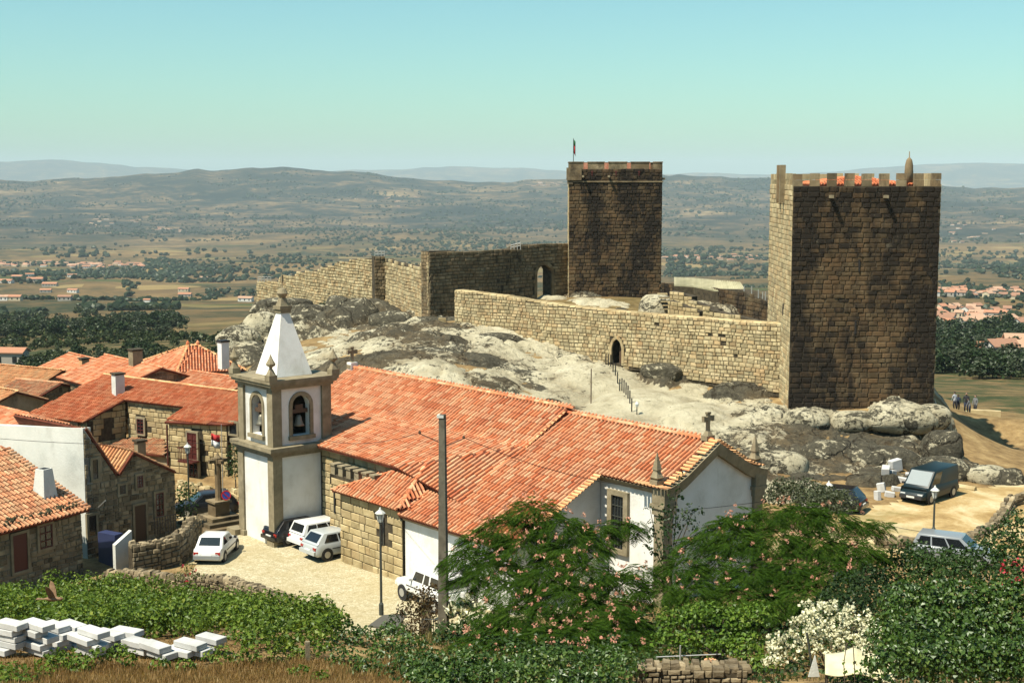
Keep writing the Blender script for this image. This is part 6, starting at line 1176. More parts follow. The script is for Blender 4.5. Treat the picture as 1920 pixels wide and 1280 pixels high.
# cut stone bench wall by the walkers
p = at(1848, 778, 128); o = MB().box(p, (2.6, .7, .9), (1, -.35)).build('stone_wall', MAT['granite_warm']); prop(o, 'short pale stone wall piece right of the walkers by the great tower', 'wall')
# ------------------------------------------------------------------ walkers in the shade of the tower
skin = plain('skin', (.40, .24, .16), .6); cl = [plain('navy_cloth', (.02, .03, .06), .9), plain('pale_shirt', (.35, .38, .42), .9), plain('dark_cloth', (.025, .025, .03), .9), plain('grey_shirt', (.16, .17, .18), .9)]
def person(label, px, py, d, h, face, shirt, trousers, bend=0., child=False):
    p = at(px, py, d); p[2] = gz(p[0], p[1]); t = thing('person', label, 'person', p, 'walkers beside the tower'); s = h / 1.75; c, sn = math.cos(face), math.sin(face)
    J = {'pel': (0, 0, .95), 'wai': (0, bend * .1, 1.12), 'che': (0, bend * .2, 1.36), 'nek': (0, bend * .26, 1.50), 'hdb': (0, bend * .28 + .01, 1.58), 'hdt': (0, bend * .3 + .01, 1.72), 'sl': (-.19, bend * .2, 1.42), 'el': (-.25, .02 + bend * .25, 1.15), 'wl': (-.24, .12 + bend * .3, .93), 'fl': (-.24, .15 + bend * .3, .84), 'sr': (.19, bend * .2, 1.42), 'er': (.26, bend * .2, 1.16), 'wr': (.26, .1, .92), 'fr': (.26, .13, .83), 'hl': (-.1, 0, .90), 'kl': (-.11, .06, .50), 'al': (-.11, -.04, .09), 'tl': (-.12, .14, .03), 'hr': (.1, 0, .90), 'kr': (.11, .0, .49), 'ar': (.11, -.14, .10), 'tr': (.12, .03, .03)}
    rad = dict(pel=.15, wai=.13, che=.16, nek=.06, hdb=.085, hdt=.09, sl=.075, el=.05, wl=.035, fl=.04, sr=.075, er=.05, wr=.035, fr=.04, hl=.1, kl=.07, al=.045, tl=.04, hr=.1, kr=.07, ar=.045, tr=.04)
    E = ['pel wai', 'wai che', 'che nek', 'nek hdb', 'hdb hdt', 'che sl', 'sl el', 'el wl', 'wl fl', 'che sr', 'sr er', 'er wr', 'wr fr', 'pel hl', 'hl kl', 'kl al', 'al tl', 'pel hr', 'hr kr', 'kr ar', 'ar tr']; ks = list(J)
    Vv = [np.array([x * c - y * sn, x * sn + y * c, z]) * s for x, y, z in J.values()]
    me = bpy.data.meshes.new('body'); me.from_pydata([tuple(v) for v in Vv], [tuple(ks.index(a) for a in e.split()) for e in E], []); o = link('body', me, t)
    m = o.modifiers.new('skin', 'SKIN'); 
    if not me.skin_vertices: me.attributes.new
    for lay in me.skin_vertices:
        for v, k in zip(lay.data, ks): v.radius = (rad[k] * s, rad[k] * s); v.use_root = k == 'pel'
    m2 = o.modifiers.new('smooth', 'SUBSURF'); m2.levels = 1; m2.render_levels = 1; me.materials.append(shirt); 
    hd_ = MB().lathe([(.02, 1.54), (.075, 1.58), (.095, 1.66), (.08, 1.75), (.01, 1.79)], (0, 0, 0), 10); hd_.v = [(v + [0, bend * .3, 0]) @ np.array([[c, sn, 0], [-sn, c, 0], [0, 0, 1]]) * s + p for v in hd_.v]; hd_.build('head', skin, t, True)
    hr = MB().lathe([(.098, 1.68), (.09, 1.76), (.01, 1.80)], (0, 0, 0), 10); hr.v = [(v + [0, bend * .3 - .012, 0]) @ np.array([[c, sn, 0], [-sn, c, 0], [0, 0, 1]]) * s + p for v in hr.v]; hr.build('hair', MAT['black'], t, True)
    lg = MB()
    for a, k_, b in (('hl', 'kl', 'al'), ('hr', 'kr', 'ar')): lg.tube([Vv[ks.index(q)] + p for q in (a, k_, b)], np.array([.115, .085, .06]) * s, 8)
    lg.build('trousers', trousers, t, True); return t
for lab, px, py, d, h, f, sh_, tr_, b in (('person in dark clothes standing upright in the middle of the walkers', 1811, 776, 130, 1.8, 2.8, cl[2], cl[0], 0), ('person in pale shirt leftmost of the walkers near the tower', 1790, 770, 131, 1.65, .4, cl[1], cl[2], .3), ('person stooping between two others beside the great tower', 1818, 780, 129.5, 1.3, 1.0, cl[3], cl[0], .8), ('person in grey shirt rightmost of the walkers', 1828, 784, 129, 1.7, 2.2, cl[3], cl[2], .1), ('person in navy shirt second from the left of the walkers', 1796, 772, 131.5, 1.5, -.5, cl[0], cl[2], .1)): person(lab, px, py, d, h, f, sh_, tr_, b)
# bird flying low over the vines
bp = at(98, 1122, 42); t = thing('bird', 'brown bird flying low over the vines with raised wing', 'bird', bp); bm_ = surface('brown_feathers', [(.3, (.14, .08, .045)), (.6, (.26, .16, .09))], 8, 0, .8)
b = MB(); b.lathe([(.005, -.26), (.03, -.22), (.07, -.08), (.085, .04), (.06, .14), (.045, .18), (.06, .23), (.045, .29), (.012, .32), (.004, .36)], (0, 0, 0), 10); b.v = [np.stack([v[:, 2], v[:, 1], v[:, 0]], 1) + bp for v in b.v]; b.build('body', bm_, t, True)
def wing(y, a, nm):
    P = [(.12, 0, 0), (.08, .22, .05), (.0, .42, .03), (-.10, .50, .0), (-.13, .36, 0), (-.11, .18, 0), (-.10, 0, 0)]; m = MB(); V = [np.array([x, y * q * math.cos(a), q * math.sin(a) + z * .3]) + bp + [0, y * .05, .04] for x, q, z in P]; n = len(V); m.add(V + [v - [0, 0, .015] for v in V], [tuple(range(n)), tuple(range(2 * n - 1, n - 1, -1))] + [(i, n + i, n + (i + 1) % n, (i + 1) % n) for i in range(n)]); m.build(nm, bm_, t)
wing(-1, R(62), 'wing'); wing(1, R(72), 'wing'); m = MB(); m.poly([bp + np.array(v) for v in ((-.2, -.03, 0), (-.48, -.09, .01), (-.48, .09, .01), (-.2, .03, 0))], (0, 0, 1), .015); m.build('tail', bm_, t)
# ------------------------------------------------------------------ vegetation
def leaf_arrays(P, N, S, fold=.18, wid=.8):
    n = len(P); N = N / (np.linalg.norm(N, axis=1)[:, None] + 1e-9); T = rng.normal(size=(n, 3)); T -= N * (T * N).sum(1)[:, None]; T /= np.linalg.norm(T, axis=1)[:, None] + 1e-9; B = np.cross(N, T); S = S[:, None]
    V = np.stack([P - T * S * .5, P + B * S * .5 * wid + N * S * fold, P + T * S * .5 - N * S * fold * .6, P - B * S * .5 * wid + N * S * fold], 1).reshape(-1, 3); F = np.arange(4 * n).reshape(n, 4)
    return V, np.concatenate([F[:, [0, 1, 2]], F[:, [0, 2, 3]]])
def blob_points(c, r, n, shell=.28, low=-.35, lump=.25):
    D = rng.normal(size=(int(n * 1.6) + 8, 3)); D /= np.linalg.norm(D, axis=1)[:, None]; D = D[D[:, 2] > low][:n]; k = 1 - np.abs(rng.normal(size=len(D))) * shell + lump * (vnoise(D[:, 0] * 2.2 + c[0], D[:, 1] * 2.2 + D[:, 2] * 3 + c[1], 5) - .5)
    return np.array(c) + D * np.array(r) * k[:, None], D / np.array(r) * np.mean(r) + rng.normal(size=D.shape) * .55 + [0, 0, .25]
def foliage(name, blobs, per, size, mat, parent=None, kind=None, low=-.35, fold=.18, wid=.8):
    PP, NN_ = [], []
    for c, r in blobs:
        n = int(per * (r[0] * r[1] + r[0] * r[2] + r[1] * r[2]) / 3 * 4); p, q = blob_points(c, r, n, low=low); PP.append(p); NN_.append(q)
    P, N = np.concatenate(PP), np.concatenate(NN_); S = size * rng.uniform(.6, 1.35, len(P)); V, F = leaf_arrays(P, N, S, fold, wid)
    if parent is not None: V = V - origin(parent)
    o = link(name, np_mesh(name, V, [F], mat), parent)
    if kind: o['kind'] = kind
    return o, P, N
vine_m = leaf_mat('vine_leaf', (.026, .060, .010), (.135, .205, .026), (.29, .31, .06)); ivy_m = leaf_mat('glossy_hedge_leaf', (.012, .036, .007), (.075, .145, .018), (.24, .29, .08), .35, .05); arb_m = leaf_mat('arbour_leaf', (.030, .068, .010), (.12, .205, .024), (.26, .29, .06)); dk_m = leaf_mat('dark_tree_leaf', (.010, .024, .008), (.030, .058, .016), (.07, .10, .03)); fruit_m = leaf_mat('fruit_tree_leaf', (.014, .034, .010), (.048, .090, .022), (.10, .14, .04)); rb_m = leaf_mat('red_brown_leaf', (.035, .022, .010), (.095, .058, .022), (.05, .07, .02)); pet_m = leaf_mat('cream_petal', (.58, .56, .36), (.74, .72, .52), (.66, .66, .40), .2); pink_m = leaf_mat('silk_blossom', (.50, .22, .15), (.66, .34, .24), (.72, .46, .32), .3); silk_m = leaf_mat('silk_tree_leaflet', (.016, .040, .007), (.052, .105, .014), (.105, .16, .025), .4, .0); red_m = leaf_mat('oleander_petal', (.40, .02, .04), (.5, .05, .07), None, .2)
bark_m = surface('tree_bark', [(.3, (.045, .035, .025)), (.6, (.10, .08, .055))], 5, 0, .95)
# vines: a tangle nobody could count
reg = [(-26, 66), (-20.5, 68.3), (-15, 66.5), (-11.2, 63.5), (-9.0, 60.5), (-7.4, 56), (-6.4, 50.5), (-5.6, 43.5), (-8.2, 43), (-9.2, 46.5), (-12, 46.8), (-16, 47.5), (-20, 48), (-26, 50)]
bl = []
while len(bl) < 290:
    x, y = random.uniform(-26, -5.5), random.uniform(43, 68)
    if inside(reg, x, y): bl.append(((x, y, gz(x, y) + random.uniform(.3, .75)), (random.uniform(.6, 1.15), random.uniform(.5, .9), random.uniform(.45, 1.0))))
foliage('grapevines', bl, 75, .15, vine_m, kind='stuff')
bl = []
for px, py, d, r in ((20, 1255, 40, .6), (70, 1262, 39.5, .5), (95, 1240, 41, .55), (120, 1228, 41.5, .6), (150, 1240, 41, .5), (185, 1222, 42, .45), (235, 1225, 41.6, .4), (222, 1212, 42, .35), (300, 1238, 41.5, .35), (345, 1240, 41.5, .35), (410, 1222, 43, .5), (455, 1232, 43, .5), (510, 1240, 43, .5), (560, 1225, 44, .45), (45, 1275, 38, .5), (10, 1270, 38, .6), (560, 1250, 41, .35), (600, 1262, 40, .35)):
    p = at(px, py, d); bl.append((p - [0, 0, .15], (r, r * .8, r * .75)))
foliage('vine_shoots', bl, 150, .13, vine_m, kind='stuff')
bl = []
for px, py, d, r in [(615, 1222, 46, .5), (640, 1200, 47, .5), (665, 1180, 47.5, .32), (652, 1163, 47.5, .2), (690, 1195, 47, .55), (735, 1182, 47, .5), (770, 1210, 45, .6), (720, 1225, 44, .6), (650, 1240, 43, .6), (770, 1250, 41, .6), (690, 1258, 41, .55)] + [(800 + 34 * i, 1245 + 10 * math.sin(i * 1.7), 40 - .15 * i + random.uniform(-.5, .5), random.uniform(.45, .65)) for i in range(12)] + [(790 + 36 * i, 1272 + 6 * math.sin(i), 36.5, .5) for i in range(11)] + [(960, 1212, 40.5, .25), (1100, 1228, 40, .3), (875, 1222, 41, .3)]:
    p = at(px, py, d); bl.append((p - [0, 0, .1], (r * 1.15, r, r * .95)))
foliage('ivy_bank', bl, 210, .12, ivy_m, kind='stuff')
# low growth under the garden trees
bl = []
while len(bl) < 330:
    x, y = random.uniform(-3, 30), random.uniform(37, 65); 
    if y > 64 - abs(x - 4) * .15 and x < 12 or (x < 3 and y > 56): continue
    bl.append(((x, y, gz(x, y) + random.uniform(.0, .35)), (random.uniform(.6, 1.2), random.uniform(.5, 1.0), random.uniform(.25, .6))))
foliage('garden_undergrowth', bl, 60, .15, fruit_m, kind='stuff')
# garden right
def plant(name, label, cat, blobs, per, size, mat, trunk=None, group=None, fl=None, low=-.4, wid=.8):
    B = [(at(px, py, d), (r, r * .9, r * q)) for px, py, d, r, q in blobs]; c = np.mean([b[0] for b in B], 0); g = gz(c[0], c[1]); t = thing(name, label, cat, (c[0], c[1], g), group)
    o, P, N = foliage('crown' if trunk else 'foliage', B, per, size, mat, t, low=low, wid=wid)
    tr = MB(); base = np.array([c[0], c[1], g - .2]); fork = base + [0, 0, max(.4, (c[2] - g) * .55)]; tr.tube([base, fork], trunk or .05, 7, (trunk or .05) * .8)
    for b, r in B: tr.tube([fork, (fork + b) / 2 + rng.normal(size=3) * .1, b + [0, 0, .1]], (trunk or .05) * .5, 5, .012)
    tr.build('trunk' if trunk else 'stems', bark_m, t)
    if fl:
        n, sz, m, nm = fl; i = rng.choice(len(P), n); cc = P[i] + N[i] / np.linalg.norm(N[i], axis=1)[:, None] * .08; PP = np.repeat(cc, 7, 0) + rng.normal(size=(n * 7, 3)) * sz * .45; V, F = leaf_arrays(PP, np.repeat(N[i], 7, 0) * .3 + rng.normal(size=(n * 7, 3)), np.full(n * 7, sz) * rng.uniform(.6, 1.2, n * 7), .1, .9)
        q = link(nm, np_mesh(nm, V - origin(t), [F], m), t); q['kind'] = 'stuff'
    return t
plant('hedge', 'dense glossy dark green hedge filling the lower right corner', 'hedge', [(1690 + 38 * i, 1135 + 10 * math.sin(i * 2), 34 - .1 * i, .62, 1) for i in range(7)] + [(1672 + 40 * i, 1190 + 8 * math.sin(i), 33, .66, 1) for i in range(7)] + [(1665 + 40 * i, 1250, 31.5, .7, 1.1) for i in range(8)] + [(1700 + 60 * i, 1110, 34.5, .4, 1) for i in range(4)], 260, .115, ivy_m)
plant('grape_arbour', 'bright green vine arbour beside the white flowering bush, with a thin post', 'arbour', [(1262 + 32 * i, 1160 + 8 * math.sin(i * 2.1), 42 - .2 * i, .55, .8) for i in range(6)] + [(1250 + 38 * i, 1200 + 6 * math.sin(i), 41, .5, .8) for i in range(5)] + [(1400, 1225, 40, .5, 1), (1435, 1245, 39.5, .45, .9), (1360, 1215, 40.5, .4, .8), (1300, 1150, 43, .5, .7), (1380, 1150, 43, .5, .7)], 230, .125, arb_m)
pb_ = at(1275, 1262, 40.2); t = thing('arbour_post', 'thin pale post holding up the front of the vine arbour', 'post', pb_); MB().tube([pb_ - [0, 0, .4], pb_ + [0, 0, .85]], .025, 6).build('post', MAT['steel'], t); MB().tube([pb_ + [-.7, 0, .5], pb_ + [1.6, .3, .5]], .02, 5).build('rail', MAT['steel'], t)
pt = at(1332, 1240, 40.5); t = thing('flower_pot', 'small red clay flower pot in the shade under the vine arbour', 'flower pot', pt - [0, 0, .3]); MB().lathe([(.10, -.3), (.17, 0), (.19, .02), (.19, .06), (.12, .05)], pt, 12).build('pot', MAT['tile'], t); foliage('plant', [(pt + [0, 0, .12], (.14, .14, .12))], 200, .08, arb_m, t)
plant('flowering_bush', 'large bush covered in cream white blossom at the lower right', 'bush', [(1560, 1165, 38.5, .62, .9), (1510, 1185, 38, .58, .9), (1470, 1215, 37, .5, .9), (1600, 1180, 38, .6, .9), (1640, 1195, 37.5, .45, .9), (1545, 1205, 37, .5, .8), (1590, 1215, 36.8, .45, .8), (1455, 1235, 36.5, .35, .8), (1625, 1225, 36.8, .4, .8), (1525, 1150, 39, .35, 1)], 90, .10, fruit_m, fl=(470, .105, pet_m, 'blossom'))
plant('hydrangea', 'hydrangea bush with big cream flower heads beside the foot of the utility pole', 'bush', [(868, 1150, 56, .75, .9), (890, 1175, 54.5, .7, .8), (855, 1190, 53.5, .6, .8)], 110, .13, dk_m, fl=(46, .26, pet_m, 'flower_heads'))
plant('red_brown_bush', 'red-brown leaved bush in front of the white pickup', 'bush', [(790, 1125, 59, .7, 1), (768, 1150, 58, .6, 1), (808, 1150, 58, .75, 1), (782, 1185, 57, .7, 1), (810, 1110, 59.5, .5, 1), (760, 1185, 56.5, .5, .9)], 120, .12, rb_m)
plant('dark_bush', 'small dark green bush between the sheet roof and red-brown bush', 'bush', [(740, 1165, 58, .45, .9), (757, 1150, 58.5, .35, .9), (730, 1180, 57, .4, .8)], 130, .10, dk_m)
plant('climbing_tree', 'slender dark leafed pear tree against the corner pilaster of the chancel', 'tree', [(1255, 965, 58, .6, 1.1), (1270, 930, 58.5, .35, 1.4), (1240, 1000, 57.5, .75, 1), (1285, 985, 58, .6, 1), (1225, 1030, 57, .5, .8), (1255, 1045, 56.5, .8, .8), (1275, 895, 59, .16, 2.2), (1218, 955, 58, .25, .7), (1300, 960, 58.5, .5, .8)], 48, .15, dk_m, trunk=.09)
for lab, bb, m, pr in (('leafy fruit tree in front of the silver grey estate car', [(1690, 1050, 55, .9, .9), (1720, 1040, 56, .7, .9), (1660, 1080, 54, .9, .8), (1740, 1080, 53, 1.0, .8), (1700, 1100, 52, .9, .7), (1770, 1055, 53, .8, .8), (1725, 1060, 54, .8, .8), (1790, 1080, 52, .9, .8)], fruit_m, 60), ('tall fruit tree at the right edge above the hedge', [(1880, 1020, 50, .9, 1), (1905, 980, 51, .6, 1), (1840, 1050, 49, .9, .9), (1800, 1075, 48, .9, .8), (1900, 1060, 48, .9, .9), (1860, 1090, 46, .8, .8), (1785, 1045, 50, .55, .8)], fruit_m, 60), ('dark scrubby bush left of the fruit trees behind the flowering bush', [(1590, 1110, 46, .8, .9), (1630, 1090, 47, .7, .9), (1560, 1130, 45, .6, .8), (1650, 1125, 45, .8, .8), (1610, 1135, 44, .7, .8)], dk_m, 70), ('olive grey shrub behind the right silk tree next to the black car', [(1510, 925, 72, 1.1, .8), (1545, 935, 72, 1.0, .8), (1470, 920, 73, .9, .9), (1575, 945, 70, 1.0, .9), (1450, 935, 73, .8, .8), (1555, 955, 69, 1.0, .9), (1520, 950, 70, 1.1, .9)], leaf_mat('olive_leaf', (.035, .045, .022), (.09, .105, .055), (.14, .15, .09)), 70), ('bush with red star blossoms against the right edge', [(1905, 1100, 42, .45, .9), (1900, 1070, 43, .4, .9)], fruit_m, 70)):
    pr = int(pr * 2.4); plant('fruit_tree' if 'fruit tree' in lab else 'shrub', lab, 'tree' if 'fruit tree' in lab else 'shrub', bb, pr, .14, m, trunk=.08, fl=(14, .12, red_m, 'blossom') if 'red star' in lab else None)
plant('shrub', 'green shrub growing at the corner between the gabled house and the pillory', 'shrub', [(345, 950, 84, .9, 1), (350, 925, 86, .8, 1), (338, 965, 83, .7, .8)], 60, .15, fruit_m); plant('shrub', 'dark climbing shrub on the far stone wall left of the bell tower', 'shrub', [(440, 860, 98, .8, 1.6), (442, 885, 97, .8, 1)], 60, .16, dk_m)
plant('potted_shrub', 'yellowish shrub with red flowers in front of the white hatchback', 'shrub', [(350, 1075, 68, .6, .9), (330, 1085, 68, .5, .8), (370, 1082, 67.5, .4, .8)], 90, .11, leaf_mat('yellow_green_leaf', (.06, .075, .02), (.15, .16, .05), None), fl=(5, .12, red_m, 'red_flowers'))
# silk trees: layered feathery fronds
def silk_tree(label, base, pads, flowers, seed):
    g = np.random.default_rng(seed); bz = at(*base); bz[2] = gz(bz[0], bz[1]); t = thing('silk_tree', label, 'tree', bz, 'silk trees'); PV = []; tr = MB(); cc_ = np.mean([at(*p[:3]) for p in pads], 0); fork = bz * .3 + cc_ * .7 - [0, 0, .5]; tr.tube([bz - [0, 0, .3], bz * .65 + cc_ * .35 + [.15, .1, -.2], fork], .17, 8, .10); FL = []
    for (px, py, d, r) in pads:
        c = at(px, py, d); kk = fork * .5 + c * .5 + g.normal(size=3) * .35 - [0, 0, .55]; tr.tube([fork - [0, 0, .3], kk, c - [0, 0, .45]], .05, 5, .012); n = int(190 * r * r) + 30
        a = g.uniform(0, 2 * math.pi, n); q = np.sqrt(g.uniform(0, 1, n)); x, y = np.cos(a) * q * r, np.sin(a) * q * r * .9; lay = g.integers(0, 3, n); z = .42 * r * (1 - q ** 2) + g.normal(size=n) * .08 - .1 * r - lay * .13
        for k in range(n):
            o = c + np.array([x[k], y[k], z[k]]); dr = np.array([math.cos(a[k] + g.normal() * .5), math.sin(a[k] + g.normal() * .5), .18 - .62 * q[k] + g.normal() * .15]); dr /= np.linalg.norm(dr); PV.append((o, dr, g.uniform(.36, .58)))
        for k in range(int(flowers * r * r * 15)):
            a_ = g.uniform(0, 6.28); q_ = math.sqrt(g.uniform()); FL.append(c + np.array([math.cos(a_) * q_ * r, math.sin(a_) * q_ * r * .9, .42 * r * (1 - q_ ** 2) + .26]))
    O = np.array([p[0] for p in PV]); Dv = np.array([p[1] for p in PV]); Ls = np.array([p[2] for p in PV]); n = len(O); S = np.cross(Dv, [0, 0, 1.]); S /= np.linalg.norm(S, axis=1)[:, None] + 1e-9; Nn = np.cross(S, Dv); Vs = []
    K = 9
    for j in range(K):
        f = (j + .6) / K; cx = O + Dv * (Ls * f)[:, None] - Nn * (Ls * .28 * f * f)[:, None]; ln = Ls * .40 * math.sin(math.pi * min(1, .22 + f * .74)); wd = Ls * .047
        for sg in (-1, 1):
            e = S * sg * .86 + Dv * .5 - Nn * .22; tip = cx + e * ln[:, None]; md = (cx + tip) / 2 + Nn * (ln * .06)[:, None]; Vs.append(np.stack([cx, md + Dv * wd[:, None], tip, md - Dv * wd[:, None]], 1))
    V = np.stack(Vs, 1).reshape(-1, 3); F = np.arange(len(V)).reshape(-1, 4); o = link('crown', np_mesh('crown', V - origin(t), [F], silk_m), t); tr.build('trunk', bark_m, t)
    FL = np.array(FL); m = len(FL); PP = np.repeat(FL, 9, 0) + rng.normal(size=(m * 9, 3)) * .045; V, F = leaf_arrays(PP, rng.normal(size=(m * 9, 3)) + [0, 0, .4], rng.uniform(.07, .14, m * 9), .1, .5); q = link('blossom', np_mesh('blossom', V - origin(t), [F], pink_m), t); q['kind'] = 'stuff'
    return t
silk_tree('silk tree with pink blossom standing before the lean-to roof, right of the utility pole', (980, 1235, 47), [(1000, 955, 52, 1.0), (955, 985, 52, 1.1), (1050, 985, 51.5, 1.1), (905, 1010, 52, .9), (880, 1045, 51, 1.0), (985, 1025, 51, 1.3), (1080, 1020, 51, 1.2), (1125, 995, 52, .7), (1165, 985, 52.5, .55), (1190, 985, 52.8, .35), (925, 1060, 50.5, 1.1), (875, 1085, 50.5, .7), (1045, 1040, 50, .9)], .42, 1)
silk_tree('nearest broad silk tree in the middle of the garden, thick with pink blossom', (1090, 1260, 45), [(1020, 1080, 49, 1.1), (1095, 1070, 49, 1.1), (960, 1100, 49, 1.0), (1160, 1095, 49, 1.1), (1060, 1120, 48, 1.3), (1130, 1140, 47.5, 1.1), (985, 1150, 47.5, 1.2), (920, 1150, 47.5, .6), (900, 1215, 46, 1.2), (960, 1225, 45, 1.1), (1030, 1200, 45.5, 1.2), (1100, 1190, 45.5, 1.2), (1165, 1170, 46, 1.0), (1190, 1220, 44, .8), (1060, 1240, 43.5, 1.0), (1120, 1235, 43.5, 1.0), (1200, 1070, 50, .55)], .45, 2)
silk_tree('right hand silk tree rising in front of the chancel end wall', (1430, 1200, 48), [(1400, 975, 54, .9), (1360, 990, 53.5, 1.0), (1450, 965, 54, 1.0), (1505, 965, 54, 1.1), (1560, 975, 54, 1.1), (1615, 985, 54, .6), (1648, 983, 54, .4), (1320, 1020, 53, 1.0), (1385, 1020, 52.5, 1.2), (1455, 1015, 52.5, 1.2), (1525, 1020, 52.5, 1.2), (1590, 1030, 52.5, 1.1), (1630, 1035, 52.5, .6), (1280, 1065, 51, .9), (1340, 1075, 51, 1.1), (1410, 1080, 50.5, 1.2), (1480, 1075, 50.5, 1.2), (1550, 1075, 50.5, 1.1), (1300, 1110, 49, .9), (1240, 1110, 49, .9), (1370, 1120, 49, 1.0), (1440, 1130, 49, 1.0), (1510, 1115, 49, .9)], .22, 3)
# dry grass
def grass(name, region, n, h, mat, seed, w=.012):
    g = np.random.default_rng(seed); xs = np.array([p[0] for p in region]); ys = np.array([p[1] for p in region]); P = np.stack([g.uniform(xs.min(), xs.max(), n * 2), g.uniform(ys.min(), ys.max(), n * 2)], 1); k = np.array([inside(region, a, b) for a, b in P]); dens = vnoise(P[:, 0] * 1.1, P[:, 1] * 1.1, 3) > .22; P = P[k & dens][:n]; m = len(P); z = ground(P[:, 0], P[:, 1]); B = np.stack([P[:, 0], P[:, 1], z - .02], 1); a = g.uniform(0, 6.28, m); S = np.stack([np.cos(a), np.sin(a), 0 * a], 1) * w; hh = h * g.uniform(.4, 1.2, m) * (.6 + .8 * vnoise(P[:, 0] * .5, P[:, 1] * .5, 8)); T = B + np.stack([g.normal(size=m) * .28 * hh, g.normal(size=m) * .28 * hh, hh], 1); M_ = (B + T) / 2 + np.stack([0 * a, 0 * a, .08 * hh], 1)
    V = np.stack([B - S, B + S, M_ + S * .7, M_ - S * .7, T], 1).reshape(-1, 3); I = np.arange(m)[:, None] * 5; o = link(name, np_mesh(name, V, [np.concatenate([I, I + 1, I + 2, I + 3], 1), np.concatenate([I + 3, I + 2, I + 4], 1)], mat)); o['kind'] = 'stuff'
hay = leaf_mat('dry_grass_blade', (.13, .065, .025), (.34, .22, .085), (.45, .34, .17), .3)
grass('dry_grass', [(-19, 33), (-2, 33), (0, 37), (-3, 43), (-7, 44), (-9, 42.3), (-20, 42.3)], 66000, .24, hay, 4); grass('dry_grass', [(-22, 41), (-9, 41), (-8, 47), (-14, 48), (-24, 49)], 14000, .12, hay, 5); grass('dry_grass', [(-5, 40), (30, 38), (32, 62), (2, 60), (-4, 50)], 26000, .35, leaf_mat('half_green_grass', (.05, .06, .018), (.20, .17, .06), (.33, .26, .11), .3), 6, .015)
grass('roadside_grass', [(18, 73.5), (45, 76), (50, 86), (36, 80), (24, 77), (18, 76)], 16000, .25, hay, 7, .02)
ps = at(577, 1232, 43.5); o = MB().box(ps + [0, 0, .1], (.14, .12, .85), (1, .2)).build('post', MAT['dressed']); prop(o, 'short pale granite vineyard post at the edge of the vines', 'post')
# pale cloth over the garden, lower right
cv = MB(); V = []; nx, ny = 16, 8
for i in range(nx):
    for j in range(ny):
        u_, v_ = i / (nx - 1), j / (ny - 1); p = at(1547 + 132 * u_, 1222 + 10 * abs(u_ - .4) + 38 * v_ + 22 * u_ * v_ * .6, 34.6 - 1.0 * v_); V.append(p + [0, 0, .05 * math.sin(u_ * 9) * math.sin(v_ * 5) + .12 * math.exp(-((u_ - .4) / .1) ** 2) * (1 - v_)])
I = np.arange(nx * ny).reshape(nx, ny); F = [(I[i, j], I[i + 1, j], I[i + 1, j + 1], I[i, j + 1]) for i in range(nx - 1) for j in range(ny - 1)]
o = cv.add(V, F).build('cloth_canopy', surface('sunbleached_canvas', [(.3, (.52, .47, .28)), (.6, (.62, .57, .38))], 2, 0, .9), None, True); o.modifiers.new('thick', 'SOLIDIFY').thickness = .02; prop(o, 'sagging pale yellow cloth canopy in front of the white flowering bush', 'canopy')
q = at(1525, 1248, 34.5); o = MB().poly([q + [-.12, 0, -.28], q + [.17, 0, -.28], q + [.05, .05, .28]], (0, -1, 0), .03).build('cloth_flap', MAT['grey_render']); prop(o, 'small pointed pale cloth left of the cloth canopy', 'cloth')
q = at(1518, 1210, 35.5); t = thing('garden_stake', 'dark slanting stake rising out of the white flowering bush', 'stake', q); MB().tube([q + [.1, 0, -.7], q + [-.08, 0, .35]], .03, 6).build('stake', MAT['iron'], t)
for px in (1585, 1604, 1638, 1660):
    q = at(px, 1262, 33.2); V_q = [q + [0, 0, -.3], q + [random.uniform(-.06, .06), 0, .25], q + [random.uniform(-.15, .05), .1, .72]]; t = thing('garden_shoot', f"{ {1585: 'leftmost', 1604: 'second', 1638: 'third', 1660: 'rightmost'}[px] } thin leafy shoot standing before the pale cloth canopy", 'plant', q - [0, 0, .3]); MB().tube(V_q, .012, 4).build('stem', bark_m, t); foliage('leaves', [(v, (.07, .06, .1)) for v in V_q[1:]] + [((V_q[0] + V_q[1]) / 2, (.08, .06, .15))], 160, .09, arb_m, t)
